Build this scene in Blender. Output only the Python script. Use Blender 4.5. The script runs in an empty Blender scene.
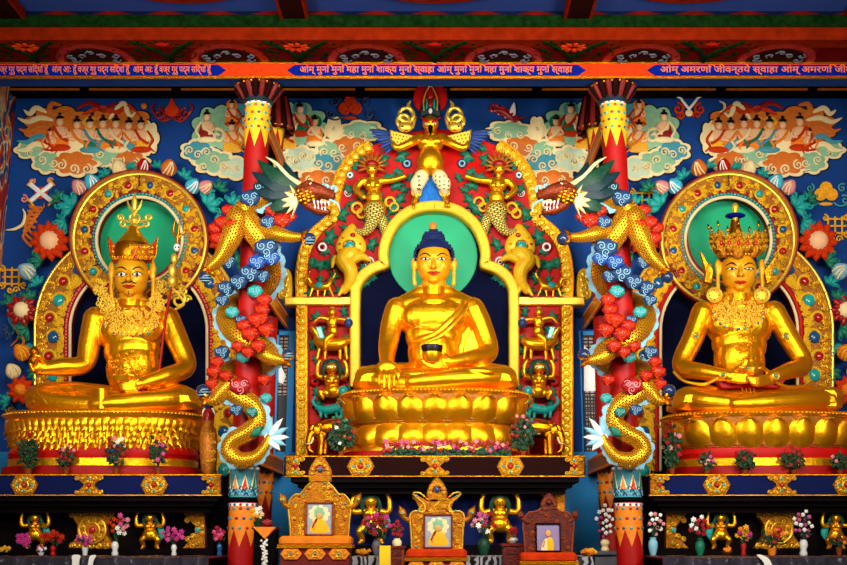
import bpy, bmesh, math, random, bisect
from mathutils.bvhtree import BVHTree
from mathutils import Vector, Matrix
C = bpy.context.scene.collection
PI = math.pi
# ---------------------------------------------------------------- camera, world, lights, exposure
F = 1123.0; CX = 435.5; CY = 282.5
PITCH = math.radians(12.9); CAM = Vector((0, -20, 1.6))
sc = bpy.context.scene
cd = bpy.data.cameras.new('camera'); cam = bpy.data.objects.new('camera', cd); C.objects.link(cam)
cam.location = CAM; cam.rotation_euler = (PI/2 + PITCH, 0, 0)
cd.sensor_fit = 'HORIZONTAL'; cd.sensor_width = 36; cd.lens = 36*F/847; cd.shift_x = -(CX-423.5)/847
cd.clip_end = 200
sc.camera = cam
sc.view_settings.view_transform = 'Standard'; sc.view_settings.look = 'None'
sc.view_settings.gamma = 1; sc.view_settings.use_curve_mapping = False
sc.view_settings.exposure = 0.0
w = bpy.data.worlds.new('World'); sc.world = w; w.use_nodes = True
nt = w.node_tree; bg = nt.nodes['Background']
tc = nt.nodes.new('ShaderNodeTexCoord'); sx = nt.nodes.new('ShaderNodeSeparateXYZ')
nt.links.new(tc.outputs['Generated'], sx.inputs[0])
rp = nt.nodes.new('ShaderNodeValToRGB'); nt.links.new(sx.outputs['Y'], rp.inputs[0])
mr = nt.nodes.new('ShaderNodeMapRange'); nt.links.new(sx.outputs['Y'], mr.inputs[0])
mr.inputs[1].default_value = -1; mr.inputs[2].default_value = 1
nt.links.new(mr.outputs[0], rp.inputs[0])
rp.color_ramp.elements[0].position = 0.0; rp.color_ramp.elements[0].color = (.50, .46, .40, 1)
rp.color_ramp.elements[1].position = 0.55; rp.color_ramp.elements[1].color = (.03, .028, .025, 1)
nt.links.new(rp.outputs[0], bg.inputs[0]); bg.inputs[1].default_value = 0.42

def area(name, loc, target, sx_, sy_, power, col=(1, .95, .86), spread=180):
    l = bpy.data.lights.new(name, 'AREA'); l.shape = 'RECTANGLE'; l.size = sx_; l.size_y = sy_
    l.energy = power; l.color = col; l.spread = math.radians(spread)
    o = bpy.data.objects.new(name, l); C.objects.link(o); o.location = loc
    o.rotation_euler = (Vector(target)-Vector(loc)).to_track_quat('-Z', 'Y').to_euler()
    return o
area('hall_light', (0.6, -11, 9.0), (0, 2.4, 5.0), 10, 1.8, 780, spread=95)
area('left_upper_fill', (-8, -12, 5.6), (-1.5, 3, 8.4), 3, 3, 300, spread=80)  # added fill lamp, tilted up to brighten the wall behind the beam
area('right_upper_fill', (8.5, -12, 5.6), (2, 3, 8.2), 3, 3, 360, spread=80)  # matching added fill from the right, brightens the upper murals

# ---------------------------------------------------------------- pixel design helpers
def P(px, py, Y):
    u = (px-CX)/F; v = (CY-py)/F
    dy = math.cos(PITCH)-v*math.sin(PITCH); dz = math.sin(PITCH)+v*math.cos(PITCH)
    t = (Y-CAM.y)/dy
    return Vector((u*t, Y, CAM.z+dz*t))

class Frame:
    """photo-unit design frame on the upright plane Y; d is depth toward the viewer in the same units"""
    def __init__(s, Y):
        s.Y = Y; s.s = (Y-CAM.y)/math.cos(PITCH)/F
    def __call__(s, px, py, d=0):
        return P(px, py, s.Y-d*s.s)

def srgb(h):
    if isinstance(h, str):
        h = h.lstrip('#'); c = [int(h[i:i+2], 16)/255 for i in (0, 2, 4)]
    else:
        c = [x/255 for x in h]
    return tuple((x/12.92 if x <= .04045 else ((x+.055)/1.055)**2.4) for x in c)+(1,)

M = {}
def mat(name, col, rough=.5, metal=0., bump=0., bscale=30., var=0., vscale=8., spec=.25, coat=0., emit=0.):
    m = bpy.data.materials.new(name); m.use_nodes = True; n = m.node_tree; b = n.nodes['Principled BSDF']
    c = srgb(col); b.inputs['Base Color'].default_value = c
    b.inputs['Roughness'].default_value = rough; b.inputs['Metallic'].default_value = metal
    b.inputs['Specular IOR Level'].default_value = spec
    if coat: b.inputs['Coat Weight'].default_value = coat; b.inputs['Coat Roughness'].default_value = .15
    if bump or var:
        t = n.nodes.new('ShaderNodeTexCoord')
    if var:
        z = n.nodes.new('ShaderNodeTexNoise'); z.inputs['Scale'].default_value = vscale; z.inputs['Detail'].default_value = 5
        n.links.new(t.outputs['Object'], z.inputs['Vector'])
        r = n.nodes.new('ShaderNodeValToRGB'); n.links.new(z.outputs[0], r.inputs[0])
        r.color_ramp.elements[0].position = .3; r.color_ramp.elements[1].position = .7
        r.color_ramp.elements[0].color = tuple(max(0, x*(1-var)) for x in c[:3])+(1,)
        r.color_ramp.elements[1].color = tuple(min(1, x*(1+var*.6)) for x in c[:3])+(1,)
        n.links.new(r.outputs[0], b.inputs['Base Color'])
    if bump:
        z = n.nodes.new('ShaderNodeTexNoise'); z.inputs['Scale'].default_value = bscale; z.inputs['Detail'].default_value = 4
        n.links.new(t.outputs['Object'], z.inputs['Vector'])
        bp = n.nodes.new('ShaderNodeBump'); bp.inputs['Strength'].default_value = bump; bp.inputs['Distance'].default_value = .03
        n.links.new(z.outputs[0], bp.inputs['Height']); n.links.new(bp.outputs[0], b.inputs['Normal'])
    M[name] = m
    return m

def lerp(a, b, t): return a+(b-a)*t

def cr(pts, n=6, closed=False):
    """Catmull-Rom through control points (any dimension)"""
    out = []; N = len(pts)
    rng = range(N if closed else N-1)
    for i in rng:
        if closed: p = [pts[(i+k-1) % N] for k in range(4)]
        else: p = [pts[max(0, min(N-1, i+k-1))] for k in range(4)]
        for j in range(n):
            t = j/n; t2 = t*t; t3 = t2*t
            out.append(tuple(.5*(2*b+(c-a)*t+(2*a-5*b+4*c-d)*t2+(3*b-a-3*c+d)*t3) for a, b, c, d in zip(*p)))
    if not closed: out.append(tuple(pts[-1]))
    return out

def arc(cx, cy, r, a0, a1, n=16, ry=None):
    ry = r if ry is None else ry
    return [(cx+r*math.cos(math.radians(lerp(a0, a1, i/n))), cy-ry*math.sin(math.radians(lerp(a0, a1, i/n)))) for i in range(n+1)]

def circ(cx, cy, r, n=20, ry=None): return arc(cx, cy, r, 0, 360*(n-1)/n, n-1, ry)
def mirx(pts, cx): return [(2*cx-p[0],)+tuple(p[1:]) for p in pts]

class MB:
    def __init__(s, fr): s.f = fr; s.v = []; s.fc = []; s.mi = []; s.mats = []; s.cur = 0; s.uv = {}
    def mat(s, name):
        if name not in s.mats: s.mats.append(name)
        s.cur = s.mats.index(name); return s
    def _add(s, vs, fs, uvs=None):
        o = len(s.v); s.v += [Vector(x) for x in vs]
        for k, f in enumerate(fs):
            if uvs: s.uv[len(s.fc)] = uvs[k]
            s.fc.append([o+i for i in f]); s.mi.append(s.cur)
        return s
    # ---- swept tube through photo points (px,py,d)
    def tube(s, pts, r, n=8, closed=False, caps=True, flat=1., world=False):
        W = [Vector(p) if world else s.f(*p) for p in pts]; k = s.f.s if s.f else 1
        if isinstance(r, (int, float)): r = [r]*len(W)
        elif len(r) != len(W):
            m = len(r); L = len(W)
            r = [lerp(r[int(i*(m-1)/(L-1))], r[min(m-1, int(i*(m-1)/(L-1))+1)], i*(m-1)/(L-1)-int(i*(m-1)/(L-1))) for i in range(L)]
        r = [x*k for x in r]; N = len(W)
        T = []
        for i in range(N):
            a = W[(i-1) % N if closed else max(0, i-1)]; b = W[(i+1) % N if closed else min(N-1, i+1)]
            t = b-a; T.append(t.normalized() if t.length > 1e-9 else Vector((0, 0, 1)))
        ref = Vector((0, -1, 0))
        if abs(T[0].dot(ref)) > .95: ref = Vector((0, 0, 1))
        nv = (ref-T[0]*ref.dot(T[0])).normalized(); Ns = [nv]
        for i in range(1, N):
            nv = nv-T[i]*nv.dot(T[i]); nv = nv.normalized() if nv.length > 1e-6 else Ns[-1]; Ns.append(nv)
        rings = []; rr = []
        def ring(c, nn, bb, rad): return [c+(nn*math.cos(2*PI*j/n)*flat+bb*math.sin(2*PI*j/n))*rad for j in range(n)]
        vs = []
        Bs = [T[i].cross(Ns[i]) for i in range(N)]
        sec = []
        if caps and not closed:
            for q in (80, 55, 28): sec.append((W[0]-T[0]*r[0]*math.sin(math.radians(q)), 0, r[0]*math.cos(math.radians(q))))
        for i in range(N): sec.append((W[i], i, r[i]))
        if caps and not closed:
            for q in (28, 55, 80): sec.append((W[-1]+T[-1]*r[-1]*math.sin(math.radians(q)), N-1, r[-1]*math.cos(math.radians(q))))
        for c, i, rad in sec: vs += ring(c, Ns[i], Bs[i], max(rad, 1e-4))
        R = len(sec); fs = []; uvs = []; acc = [0]
        for i in range(1, R): acc.append(acc[-1]+(sec[i][0]-sec[i-1][0]).length)
        for i in range(R if closed else R-1):
            i2 = (i+1) % R
            for j in range(n):
                j2 = (j+1) % n
                fs.append((i*n+j, i*n+j2, i2*n+j2, i2*n+j))
                v0 = acc[i]; v1 = acc[i2] if i2 else acc[i]+.05
                uvs.append(((j/n, v0), ((j+1)/n, v0), ((j+1)/n, v1), (j/n, v1)))
        if not closed: fs += [tuple(range(n))[::-1], tuple(range((R-1)*n, R*n))]; uvs += [[(0, 0)]*n, [(0, 0)]*n]
        return s._add(vs, fs, uvs)
    def ell(s, c, rad, rot=0., n=14, m=8, yaw=0., world=False):
        c0 = Vector(c) if world else s.f(*c); k = s.f.s if s.f else 1
        rx, ry, rd = [x*k for x in (rad if isinstance(rad, (tuple, list)) else (rad,)*3)]
        R = Matrix.Rotation(math.radians(yaw), 3, 'Z') @ Matrix.Rotation(math.radians(-rot), 3, 'Y')
        vs = [c0+R@Vector((0, 0, ry))]
        for i in range(1, m):
            th = PI*i/m
            for j in range(n):
                ph = 2*PI*j/n
                vs.append(c0+R@Vector((rx*math.sin(th)*math.cos(ph), rd*math.sin(th)*math.sin(ph), ry*math.cos(th))))
        vs.append(c0+R@Vector((0, 0, -ry)))
        fs = [(0, 1+j, 1+(j+1) % n) for j in range(n)]
        for i in range(m-2):
            for j in range(n):
                a = 1+i*n; fs.append((a+j, a+n+j, a+n+(j+1) % n, a+(j+1) % n))
        a = 1+(m-2)*n; e = len(vs)-1
        fs += [(a+j, e, a+(j+1) % n) for j in range(n)]
        return s._add(vs, fs)
    # ---- outline extruded straight back, with a soft front edge
    def prism(s, out, d0, d1, bev=0.):
        W = [s.f(x, y, d1) for x, y in out]
        ar = sum(W[i].x*W[(i+1) % len(W)].z-W[(i+1) % len(W)].x*W[i].z for i in range(len(W)))
        if ar < 0: W = W[::-1]
        k = s.f.s; n = len(W); dep = (d1-d0)*k; b = bev*k
        vs = [w+Vector((0, dep, 0)) for w in W]
        if b:
            ins = []
            for i in range(n):
                a, c, d = W[i-1], W[i], W[(i+1) % n]
                e1 = (c-a); e2 = (d-c); n1 = Vector((-e1.z, 0, e1.x)); n2 = Vector((-e2.z, 0, e2.x))
                if n1.length > 1e-9: n1.normalize()
                if n2.length > 1e-9: n2.normalize()
                q = n1+n2; L = q.length
                q = q/L if L > 1e-6 else n1
                ins.append(c+q*min(b/max(.45, q.dot(n1)), b*1.6))
            vs += [w+Vector((0, b, 0)) for w in W]; vs += ins; R = 3
        else:
            vs += W; R = 2
        fs = []
        for r in range(R-1):
            for i in range(n):
                j = (i+1) % n; fs.append((r*n+i, r*n+j, (r+1)*n+j, (r+1)*n+i))
        fs.append(tuple(range((R-1)*n, R*n))); fs.append(tuple(range(n))[::-1])
        return s._add(vs, fs)
    # ---- puffed relief of a star-shaped outline
    def dome(s, out, d0, h, c=None, ks=(1, .93, .78, .55, .28), power=.5):
        cx = sum(p[0] for p in out)/len(out) if c is None else c[0]; cy = sum(p[1] for p in out)/len(out) if c is None else c[1]
        n = len(out); vs = []; fs = []
        W0 = s.f(cx, cy, d0)
        for k in ks:
            for x, y in out:
                w = s.f(lerp(cx, x, k), lerp(cy, y, k), d0); w.y -= h*s.f.s*(1-k*k)**power; vs.append(w)
        w = s.f(cx, cy, d0); w.y -= h*s.f.s; vs.append(w); R = len(ks)
        ccw = sum(out[i][0]*out[(i+1) % n][1]-out[(i+1) % n][0]*out[i][1] for i in range(n)) < 0
        for r in range(R-1):
            for i in range(n):
                j = (i+1) % n; fs.append((r*n+i, r*n+j, (r+1)*n+j, (r+1)*n+i))
        for i in range(n): fs.append(((R-1)*n+i, (R-1)*n+(i+1) % n, R*n))
        fs.append(tuple(range(n))[::-1])
        if not ccw: fs = [f[::-1] for f in fs]
        return s._add(vs, fs)
    # ---- moulding: profile of (offset, depth) swept along an in-plane path
    def strip(s, path, prof, closed=False):
        n = len(path); m = len(prof); vs = []; fs = []
        for i in range(n):
            a = path[(i-1) % n if closed else max(0, i-1)]; b = path[(i+1) % n if closed else min(n-1, i+1)]
            tx, ty = b[0]-a[0], b[1]-a[1]; L = math.hypot(tx, ty) or 1
            nx, ny = -ty/L, tx/L
            for o, d in prof:
                w = s.f(path[i][0]+nx*o, path[i][1]+ny*o, 0); w.y -= d*s.f.s; vs.append(w)
        for i in range(n if closed else n-1):
            i2 = (i+1) % n
            for j in range(m-1): fs.append((i*m+j, i2*m+j, i2*m+j+1, i*m+j+1))
        if not closed: fs += [tuple(range(m)), tuple(range((n-1)*m, n*m))[::-1]]
        return s._add(vs, fs)
    def lathe(s, cx, prof, d=0., n=20, ky=1., bulge=None):
        """profile of (radius, py) turned about the upright axis at (cx, d); ky squashes it in depth"""
        vs = []; fs = []; m = len(prof); k = s.f.s
        for r, y in prof:
            c = s.f(cx, y, d)
            for j in range(n):
                a = 2*PI*j/n
                vs.append(c+Vector((r*k*math.cos(a), r*k*ky*math.sin(a), 0)))
        for i in range(m-1):
            for j in range(n): fs.append((i*n+j, (i+1)*n+j, (i+1)*n+(j+1) % n, i*n+(j+1) % n))
        fs += [tuple(range(n)), tuple(range((m-1)*n, m*n))[::-1]]
        return s._add(vs, fs)
    def box(s, x0, x1, y0, y1, d0, d1, bev=0.):
        a = s.f(x0, y0, d1); b = s.f(x1, y1, d1); dep = (d1-d0)*s.f.s
        return s.wbox(min(a.x, b.x), max(a.x, b.x), a.y, a.y+dep, min(a.z, b.z), max(a.z, b.z), bev*s.f.s)
    def wbox(s, x0, x1, y0, y1, z0, z1, b=0.):
        if b <= 0:
            vs = [(x, y, z) for z in (z0, z1) for x, y in ((x0, y0), (x1, y0), (x1, y1), (x0, y1))]
            return s._add(vs, [(3, 2, 1, 0), (4, 5, 6, 7), (0, 1, 5, 4), (1, 2, 6, 5), (2, 3, 7, 6), (3, 0, 4, 7)])
        vs = []
        for z, i in ((z0, b), (z0+b, 0), (z1-b, 0), (z1, b)):
            A, B, D, E = x0+i, x1-i, y0+i, y1-i; q = b if i == 0 else b*.5
            vs += [(A+q, D, z), (B-q, D, z), (B, D+q, z), (B, E-q, z), (B-q, E, z), (A+q, E, z), (A, E-q, z), (A, D+q, z)]
        fs = [tuple(range(8))[::-1], tuple(range(24, 32))]
        for r in range(3):
            for j in range(8): fs.append((r*8+j, r*8+(j+1) % 8, r*8+8+(j+1) % 8, r*8+8+j))
        return s._add(vs, fs)
    def spiral(s, cx, cy, r, a0, turns, tr, d, n=5, hand=1, tail=None):
        k = max(8, int(14*abs(turns))); pts = []
        if tail: pts.append((tail[0], tail[1], d))
        for i in range(k+1):
            t = i/k; q = r*(1-.82*t); a = math.radians(a0)+hand*2*PI*turns*t
            pts.append((cx+q*math.cos(a), cy-q*math.sin(a), d+tr*.6*t))
        return s.tube(pts, [tr*lerp(1, .75, i/(len(pts)-1)) for i in range(len(pts))], n)
    def torus(s, cx, cy, R, r, d, n=24, m=6, ry=None):
        return s.tube([(x, y, d) for x, y in circ(cx, cy, R, n, ry)], r, m, closed=True)
    # ---- finish
    def mesh(s, name, origin):
        me = bpy.data.meshes.new(name)
        me.from_pydata([v-origin for v in s.v], [], s.fc)
        for m in s.mats: me.materials.append(M[m])
        me.polygons.foreach_set('material_index', s.mi)
        if s.uv:
            ul = me.uv_layers.new(name='UVMap')
            for fi, us in s.uv.items():
                p = me.polygons[fi]
                for li, u in zip(p.loop_indices, us): ul.data[li].uv = u
        bm = bmesh.new(); bm.from_mesh(me); bmesh.ops.recalc_face_normals(bm, faces=bm.faces); bm.to_mesh(me); bm.free()
        return me
    def build(s, name, parent=None, smooth=True, angle=40, remesh=None, iters=4, deci=None):
        xs = [v.x for v in s.v]; ys = [v.y for v in s.v]; zs = [v.z for v in s.v]
        base = Vector(((min(xs)+max(xs))/2, (min(ys)+max(ys))/2, min(zs)))
        org = base if parent is None else parent['_o'] and Vector(parent['_o'])
        if parent is not None: base = base
        me = s.mesh(name, base)
        if remesh:
            t = bpy.data.objects.new('tmp', me); C.objects.link(t)
            r = t.modifiers.new('r', 'REMESH'); r.mode = 'VOXEL'; r.voxel_size = remesh*s.f.s
            if iters:
                q = t.modifiers.new('s', 'SMOOTH'); q.factor = .5; q.iterations = iters
            if deci:
                q = t.modifiers.new('d', 'DECIMATE'); q.ratio = deci
            dg = bpy.context.evaluated_depsgraph_get()
            me2 = bpy.data.meshes.new_from_object(t.evaluated_get(dg))
            bpy.data.objects.remove(t); bpy.data.meshes.remove(me); me = me2; me.name = name
            me.materials.clear()
            for m in s.mats[:1]: me.materials.append(M[m])
            me.polygons.foreach_set('use_smooth', [True]*len(me.polygons))
        elif smooth:
            me.polygons.foreach_set('use_smooth', [True]*len(me.polygons))
            try: me.set_sharp_from_angle(angle=math.radians(angle))
            except Exception: pass
        o = bpy.data.objects.new(name, me); C.objects.link(o)
        o.location = base
        if parent is not None:
            o.parent = parent; o.location = base-Vector(parent['_o'])
        o['_o'] = tuple(base)
        return o

def thing(name, label, cat, base, group=None):
    o = bpy.data.objects.new(name, None); C.objects.link(o); o.location = base; o['_o'] = tuple(base)
    o.empty_display_size = .1
    return tag(o, label, cat, group)
def tag(o, label=None, cat=None, group=None, kind=None):
    if label: o['label'] = label
    if cat: o['category'] = cat
    if group: o['group'] = group
    if kind: o['kind'] = kind
    return o
def dup(root, label=None, loc=None, mirror=False, group=None, sc_=None, rz=None):
    """copy a thing with its parts and sub-parts"""
    r = root.copy(); C.objects.link(r)
    if loc is not None: r.location = loc
    if mirror: r.scale.x = -r.scale.x
    if sc_: r.scale = tuple(a*sc_ for a in r.scale)
    if rz is not None: r.rotation_euler.z = rz
    if label: r['label'] = label
    if group: r['group'] = group
    for ch in list(root.children):
        c = ch.copy(); C.objects.link(c); c.parent = r
        for g in list(ch.children):
            d = g.copy(); C.objects.link(d); d.parent = c
    return r
def mdup(root, label, dx=0., group=None):
    """mirror copy of a thing on the other side of the hall's axis"""
    l = root.location.copy(); l.x = -l.x+dx
    return dup(root, label, l, True, group)
def struct(mb, name, parent=None, **k):
    o = mb.build(name, parent, **k)
    if parent is None: o['kind'] = 'structure'
    return o
def rot2(pts, a, cx=0, cy=0, dx=0, dy=0, s=1.):
    ca, sa = math.cos(math.radians(a)), math.sin(math.radians(a))
    return [(cx+dx+s*((x)*ca+(y)*sa), cy+dy+s*(-(x)*sa+(y)*ca)) for x, y in pts]
def clear_private():
    for o in bpy.data.objects:
        if '_o' in o: del o['_o']
# ---------------------------------------------------------------- materials
mat('gold', '#f6a60e', .33, .88, .3, 10)
mat('gold_face', '#e39a0e', .42, .25, .05, 14, .1, 3)
mat('gold_leaf', '#fdb616', .36, .88, .35, 9)
mat('gold_dark', '#d8860c', .34, 1., .3, 40)
mat('gold_paint', '#f4b81c', .42, .35, .12, 30, .15, 10)
mat('yellow_paint', '#e8b41a', .45, .15, .1, 30, .12, 10)
mat('gold_pale', '#f8cc44', .38, .7, .15, 30)
mat('filigree', '#f2b82c', .36, .75, .25, 60)
mat('carved_wood', '#b4681a', .42, .45, .5, 45, .35, 20)
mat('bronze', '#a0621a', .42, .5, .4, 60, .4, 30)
mat('red', '#a00805', .5, 0, .06, 20, .15, 4, spec=.2)
mat('red_bright', '#b60a04', .5, 0, 0, 20, .12, 6, spec=.15)
mat('red_deep', '#8a0a08', .5, 0, .1, 20, .2, 6)
mat('red_brown', '#6e130a', .5, 0, .2, 40, .3, 12)
mat('red_orange', '#c4340a', .7, 0, 0, 20, .25, 12, spec=.05)
mat('lace_gold', '#efc23a', .45, .3, .1, 40)
mat('maroon', '#1e0403', .7, 0, .05, 12, .2, 5, spec=.05)
mat('black', '#040303', .7, spec=.05)
mat('dark_wood', '#0a0303', .7, 0, .1, 20, .3, 6, spec=.05)
mat('brown_wood', '#8a3a14', .4, 0, .3, 30, .4, 10)
mat('rosewood', '#5a140a', .42, 0, .4, 45, .4, 14)
mat('wall_blue', '#0a3a7e', .7, 0, .08, 6, .18, .9, spec=.15)
mat('niche_navy', '#060b28', .8, 0, .05, 8, .2, 1.2, spec=.05)
mat('altar_blue', '#061244', .7, 0, .04, 8, .15, 2, spec=.08)
mat('side_blue', '#0e7fc0', .5, 0, .05, 8, .12, 1.5)
mat('beam_blue', '#223c78', .9, 0, .05, 8, .15, 2, spec=0)
mat('lapis', '#0a1a74', .9, 0, .05, 30, .2, 20, spec=0)
mat('hair_blue', '#0f2050', .5, 0, .1, 60, .3, 40)
mat('halo_green', '#08a872', .5, 0, .04, 5, .06, 1)
mat('green', '#0f6e50', .45, 0, .15, 30, .35, 12)
mat('teal', '#12938a', .45, 0, .12, 30, .3, 10)
mat('green_dark', '#0a3a26', .5, 0, .2, 30, .4, 15)
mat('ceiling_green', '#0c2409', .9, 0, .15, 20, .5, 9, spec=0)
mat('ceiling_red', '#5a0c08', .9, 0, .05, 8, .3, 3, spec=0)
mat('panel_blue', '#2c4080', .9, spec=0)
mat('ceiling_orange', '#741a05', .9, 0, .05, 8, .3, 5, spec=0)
mat('aqua', '#3fb6cc', .45, 0, .1, 20, .25, 12)
mat('carved_gold', '#b0680c', .4, .7, .6, 50, .35, 30)
mat('slate_blue', '#1c3560', .45, 0, .15, 25, .35, 14)
mat('pale_blue', '#7fb4c6', .45, 0, .1, 20, .2, 10)
mat('cloud_green', '#86b48c', .5, 0, 0, 20, .12, 9)
mat('cloud_white', '#bccfae', .5, 0, 0, 20, .08, 9)
mat('cloud_orange', '#cf6a1c', .5, 0, 0, 20, .15, 9)
mat('cloud_teal', '#3f8f9c', .5, 0, 0, 20, .15, 9)
mat('cream', '#ecd49a', .5, 0, 0, 20, .06, 9)
mat('white', '#eeeae0', .5)
mat('porcelain', '#d8d8d2', .18, 0, 0, 20, .12, 40, coat=.6)
mat('pink', '#d98488', .5, 0, 0, 20, .2, 14)
mat('magenta', '#c02a7e', .5, 0, 0, 20, .35, 30)
mat('flower_red', '#a80d10', .5, 0, 0, 20, .4, 30)
mat('flower_pink', '#cc4c88', .5, 0, 0, 20, .35, 30)
mat('flower_yellow', '#f0a818', .5, 0, 0, 20, .3, 30)
mat('flower_white', '#e8e2d8', .5, 0, 0, 20, .1, 30)
mat('leaf', '#14361a', .5, 0, .1, 40, .45, 25)
mat('script_orange', '#ee6a18', .9, spec=.05)
mat('skin', '#dd9a52', .5, 0, 0, 20, .1, 10)
mat('peach', '#eeb684', .5, 0, 0, 20, .1, 10)
mat('orange', '#e87c12', .5, 0, 0, 20, .2, 12)
mat('saffron', '#f2b010', .6, 0, .15, 20, .15, 12)
mat('monk_maroon', '#7a1c20', .6, 0, .1, 20, .2, 12)
mat('photo_mauve', '#8d7ba2', .5, 0, 0, 20, .15, 6)
mat('photo_grey', '#6d7090', .5, 0, 0, 20, .15, 6)
mat('photo_pale', '#98a0a8', .5, 0, 0, 20, .15, 6)
mat('grey', '#55535c', .5)
mat('turquoise', '#1aa09a', .25, 0, .1, 20, .25, 12, coat=.5)
mat('ruby', '#b01410', .2, 0, 0, 20, .2, 12, coat=.6)
mat('sapphire', '#16507e', .2, 0, 0, 20, .25, 12, coat=.6)
mat('lip_red', '#b8260c', .35)
mat('eye_white', '#e8ddb8', .3)
mat('ink', '#100a0c', .4)
mat('tail_blue', '#1d6fc4', .4, 0, .1, 20, .3, 15)
mat('feather_blue', '#1c3f8f', .45, 0, .1, 30, .4, 25)
mat('plastic', '#302c3a', .18, 0, .5, 12, .45, 5, coat=.5)
mat('scarf_yellow', '#f2c414', .6, 0, .1, 20)
mat('brick_white', '#b9b0a4', .7, 0, .1, 20, .2, 8)
mat('mane', '#0d2a30', .5, 0, .2, 40, .4, 20)
mat('dragon_red', '#960d0a', .4, 0, .2, 30, .3, 16, coat=.2)
mat('dragon_brown', '#7a2e0e', .35, .4, .5, 45, .4, 20)
mat('horn', '#cfc08a', .4, 0, .1, 30, .25, 14)
mat('floor_stone', '#6b5a4c', .3, 0, .05, 6, .3, 1.5)
mat('ball_blue', '#1c2c4e', .25, 0, 0, 20, .3, 20, coat=.4)

def nodes_of(name, col='#888888', rough=.5, metal=0.):
    m = mat(name, col, rough, metal); return m, m.node_tree, m.node_tree.nodes['Principled BSDF']
def add(nt, kind, **k):
    n = nt.nodes.new('ShaderNode'+kind)
    for a, b in k.items():
        try: n.inputs[int(a[1:]) if a[0] == 'i' and a[1:].isdigit() else a].default_value = b
        except Exception: setattr(n, a, b)
    return n
# dragon scales: overlapping rows in the tube's own length and girth
def scales(name, c0, c1, kx=9., ky=26., metal=.7):
    m, n, b = nodes_of(name, c0, .36, metal)
    uv = add(n, 'UVMap'); mp = add(n, 'Mapping'); mp.inputs['Scale'].default_value = (kx, ky, 1)
    n.links.new(uv.outputs[0], mp.inputs[0])
    br = add(n, 'TexBrick'); br.offset = .5
    br.inputs['Scale'].default_value = 1; br.inputs['Mortar Size'].default_value = .14 if kx > 9 else .2; br.inputs['Mortar Smooth'].default_value = 1
    br.inputs['Brick Width'].default_value = 1; br.inputs['Row Height'].default_value = 1
    br.inputs['Color1'].default_value = srgb(c0); br.inputs['Color2'].default_value = srgb(c0); br.inputs['Mortar'].default_value = srgb(c1)
    n.links.new(mp.outputs[0], br.inputs['Vector']); n.links.new(br.outputs['Color'], b.inputs['Base Color'])
    bp = add(n, 'Bump'); bp.inputs['Strength'].default_value = .9; bp.inputs['Distance'].default_value = .03; bp.invert = True
    n.links.new(br.outputs['Fac'], bp.inputs['Height']); n.links.new(bp.outputs[0], b.inputs['Normal'])
scales('dragon_scales', '#eda41c', '#6a2606', 13, 34)
scales('spotted_scales', '#f6dc6a', '#2a1c08', 9, 26, .2)
# painted flames on the side walls
def flames(name):
    m, n, b = nodes_of(name, '#15366e', .6)
    t = add(n, 'TexCoord'); mp = add(n, 'Mapping'); mp.inputs['Scale'].default_value = (1, 1.2, .5); mp.inputs['Rotation'].default_value = (.6, 0, 0)
    n.links.new(t.outputs['Object'], mp.inputs[0])
    v = add(n, 'TexNoise'); v.inputs['Scale'].default_value = 1.6; v.inputs['Distortion'].default_value = 1.6
    n.links.new(mp.outputs[0], v.inputs['Vector']); r = add(n, 'ValToRGB'); n.links.new(v.outputs[0], r.inputs[0])
    e = r.color_ramp.elements; r.color_ramp.interpolation = 'CONSTANT'
    e[0].color = srgb('#14306e'); e[1].position = .40; e[1].color = srgb('#b0280e')
    for p, c in ((.46, '#e07c18'), (.5, '#e8dcb0'), (.53, '#2f6c9c'), (.58, '#14305e'), (.62, '#b02a14')):
        q = e.new(p); q.color = srgb(c)
    n.links.new(r.outputs[0], b.inputs['Base Color'])
flames('flame_mural')
# brick-and-lattice seen through the side windows
def lattice(name):
    m, n, b = nodes_of(name, '#b9b0a4', .7)
    t = add(n, 'TexCoord'); mp = add(n, 'Mapping'); mp.inputs['Rotation'].default_value = (PI/2, 0, 0)
    n.links.new(t.outputs['Object'], mp.inputs[0])
    br = add(n, 'TexBrick'); br.inputs['Scale'].default_value = 1; br.inputs['Brick Width'].default_value = .11; br.inputs['Row Height'].default_value = .075
    br.inputs['Mortar Size'].default_value = .016; br.offset = 0
    br.inputs['Color1'].default_value = srgb('#8e7464'); br.inputs['Color2'].default_value = srgb('#b6a294'); br.inputs['Mortar'].default_value = srgb('#241310')
    n.links.new(mp.outputs[0], br.inputs['Vector']); n.links.new(br.outputs[0], b.inputs['Base Color'])
lattice('lattice_brick')
# ---------------------------------------------------------------- the hall
fw = Frame(3.5); f0 = Frame(0.)
ZB0 = P(435, 78, -.35).z; ZB1 = P(435, 62, -.35).z        # beam with the mantra: underside and top
mb = MB(None); mb.mat('floor_stone').wbox(-9.4, 9.4, -24, 4, -.2, 0); struct(mb, 'floor', smooth=False)
mb = MB(None); mb.mat('wall_blue').wbox(-9.8, 9.7, 3.5, 3.8, 0, ZB1+2.2); struct(mb, 'wall_back', smooth=False)
mb = MB(None); mb.mat('flame_mural').wbox(-9.75, -9.35, -1.2, 3.5, 0, ZB1+2.2); struct(mb, 'wall_left', smooth=False)
mb = MB(None); mb.mat('flame_mural').wbox(9.2, 9.6, -1.2, 3.5, 0, ZB1+2.2); struct(mb, 'wall_right', smooth=False)
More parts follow.
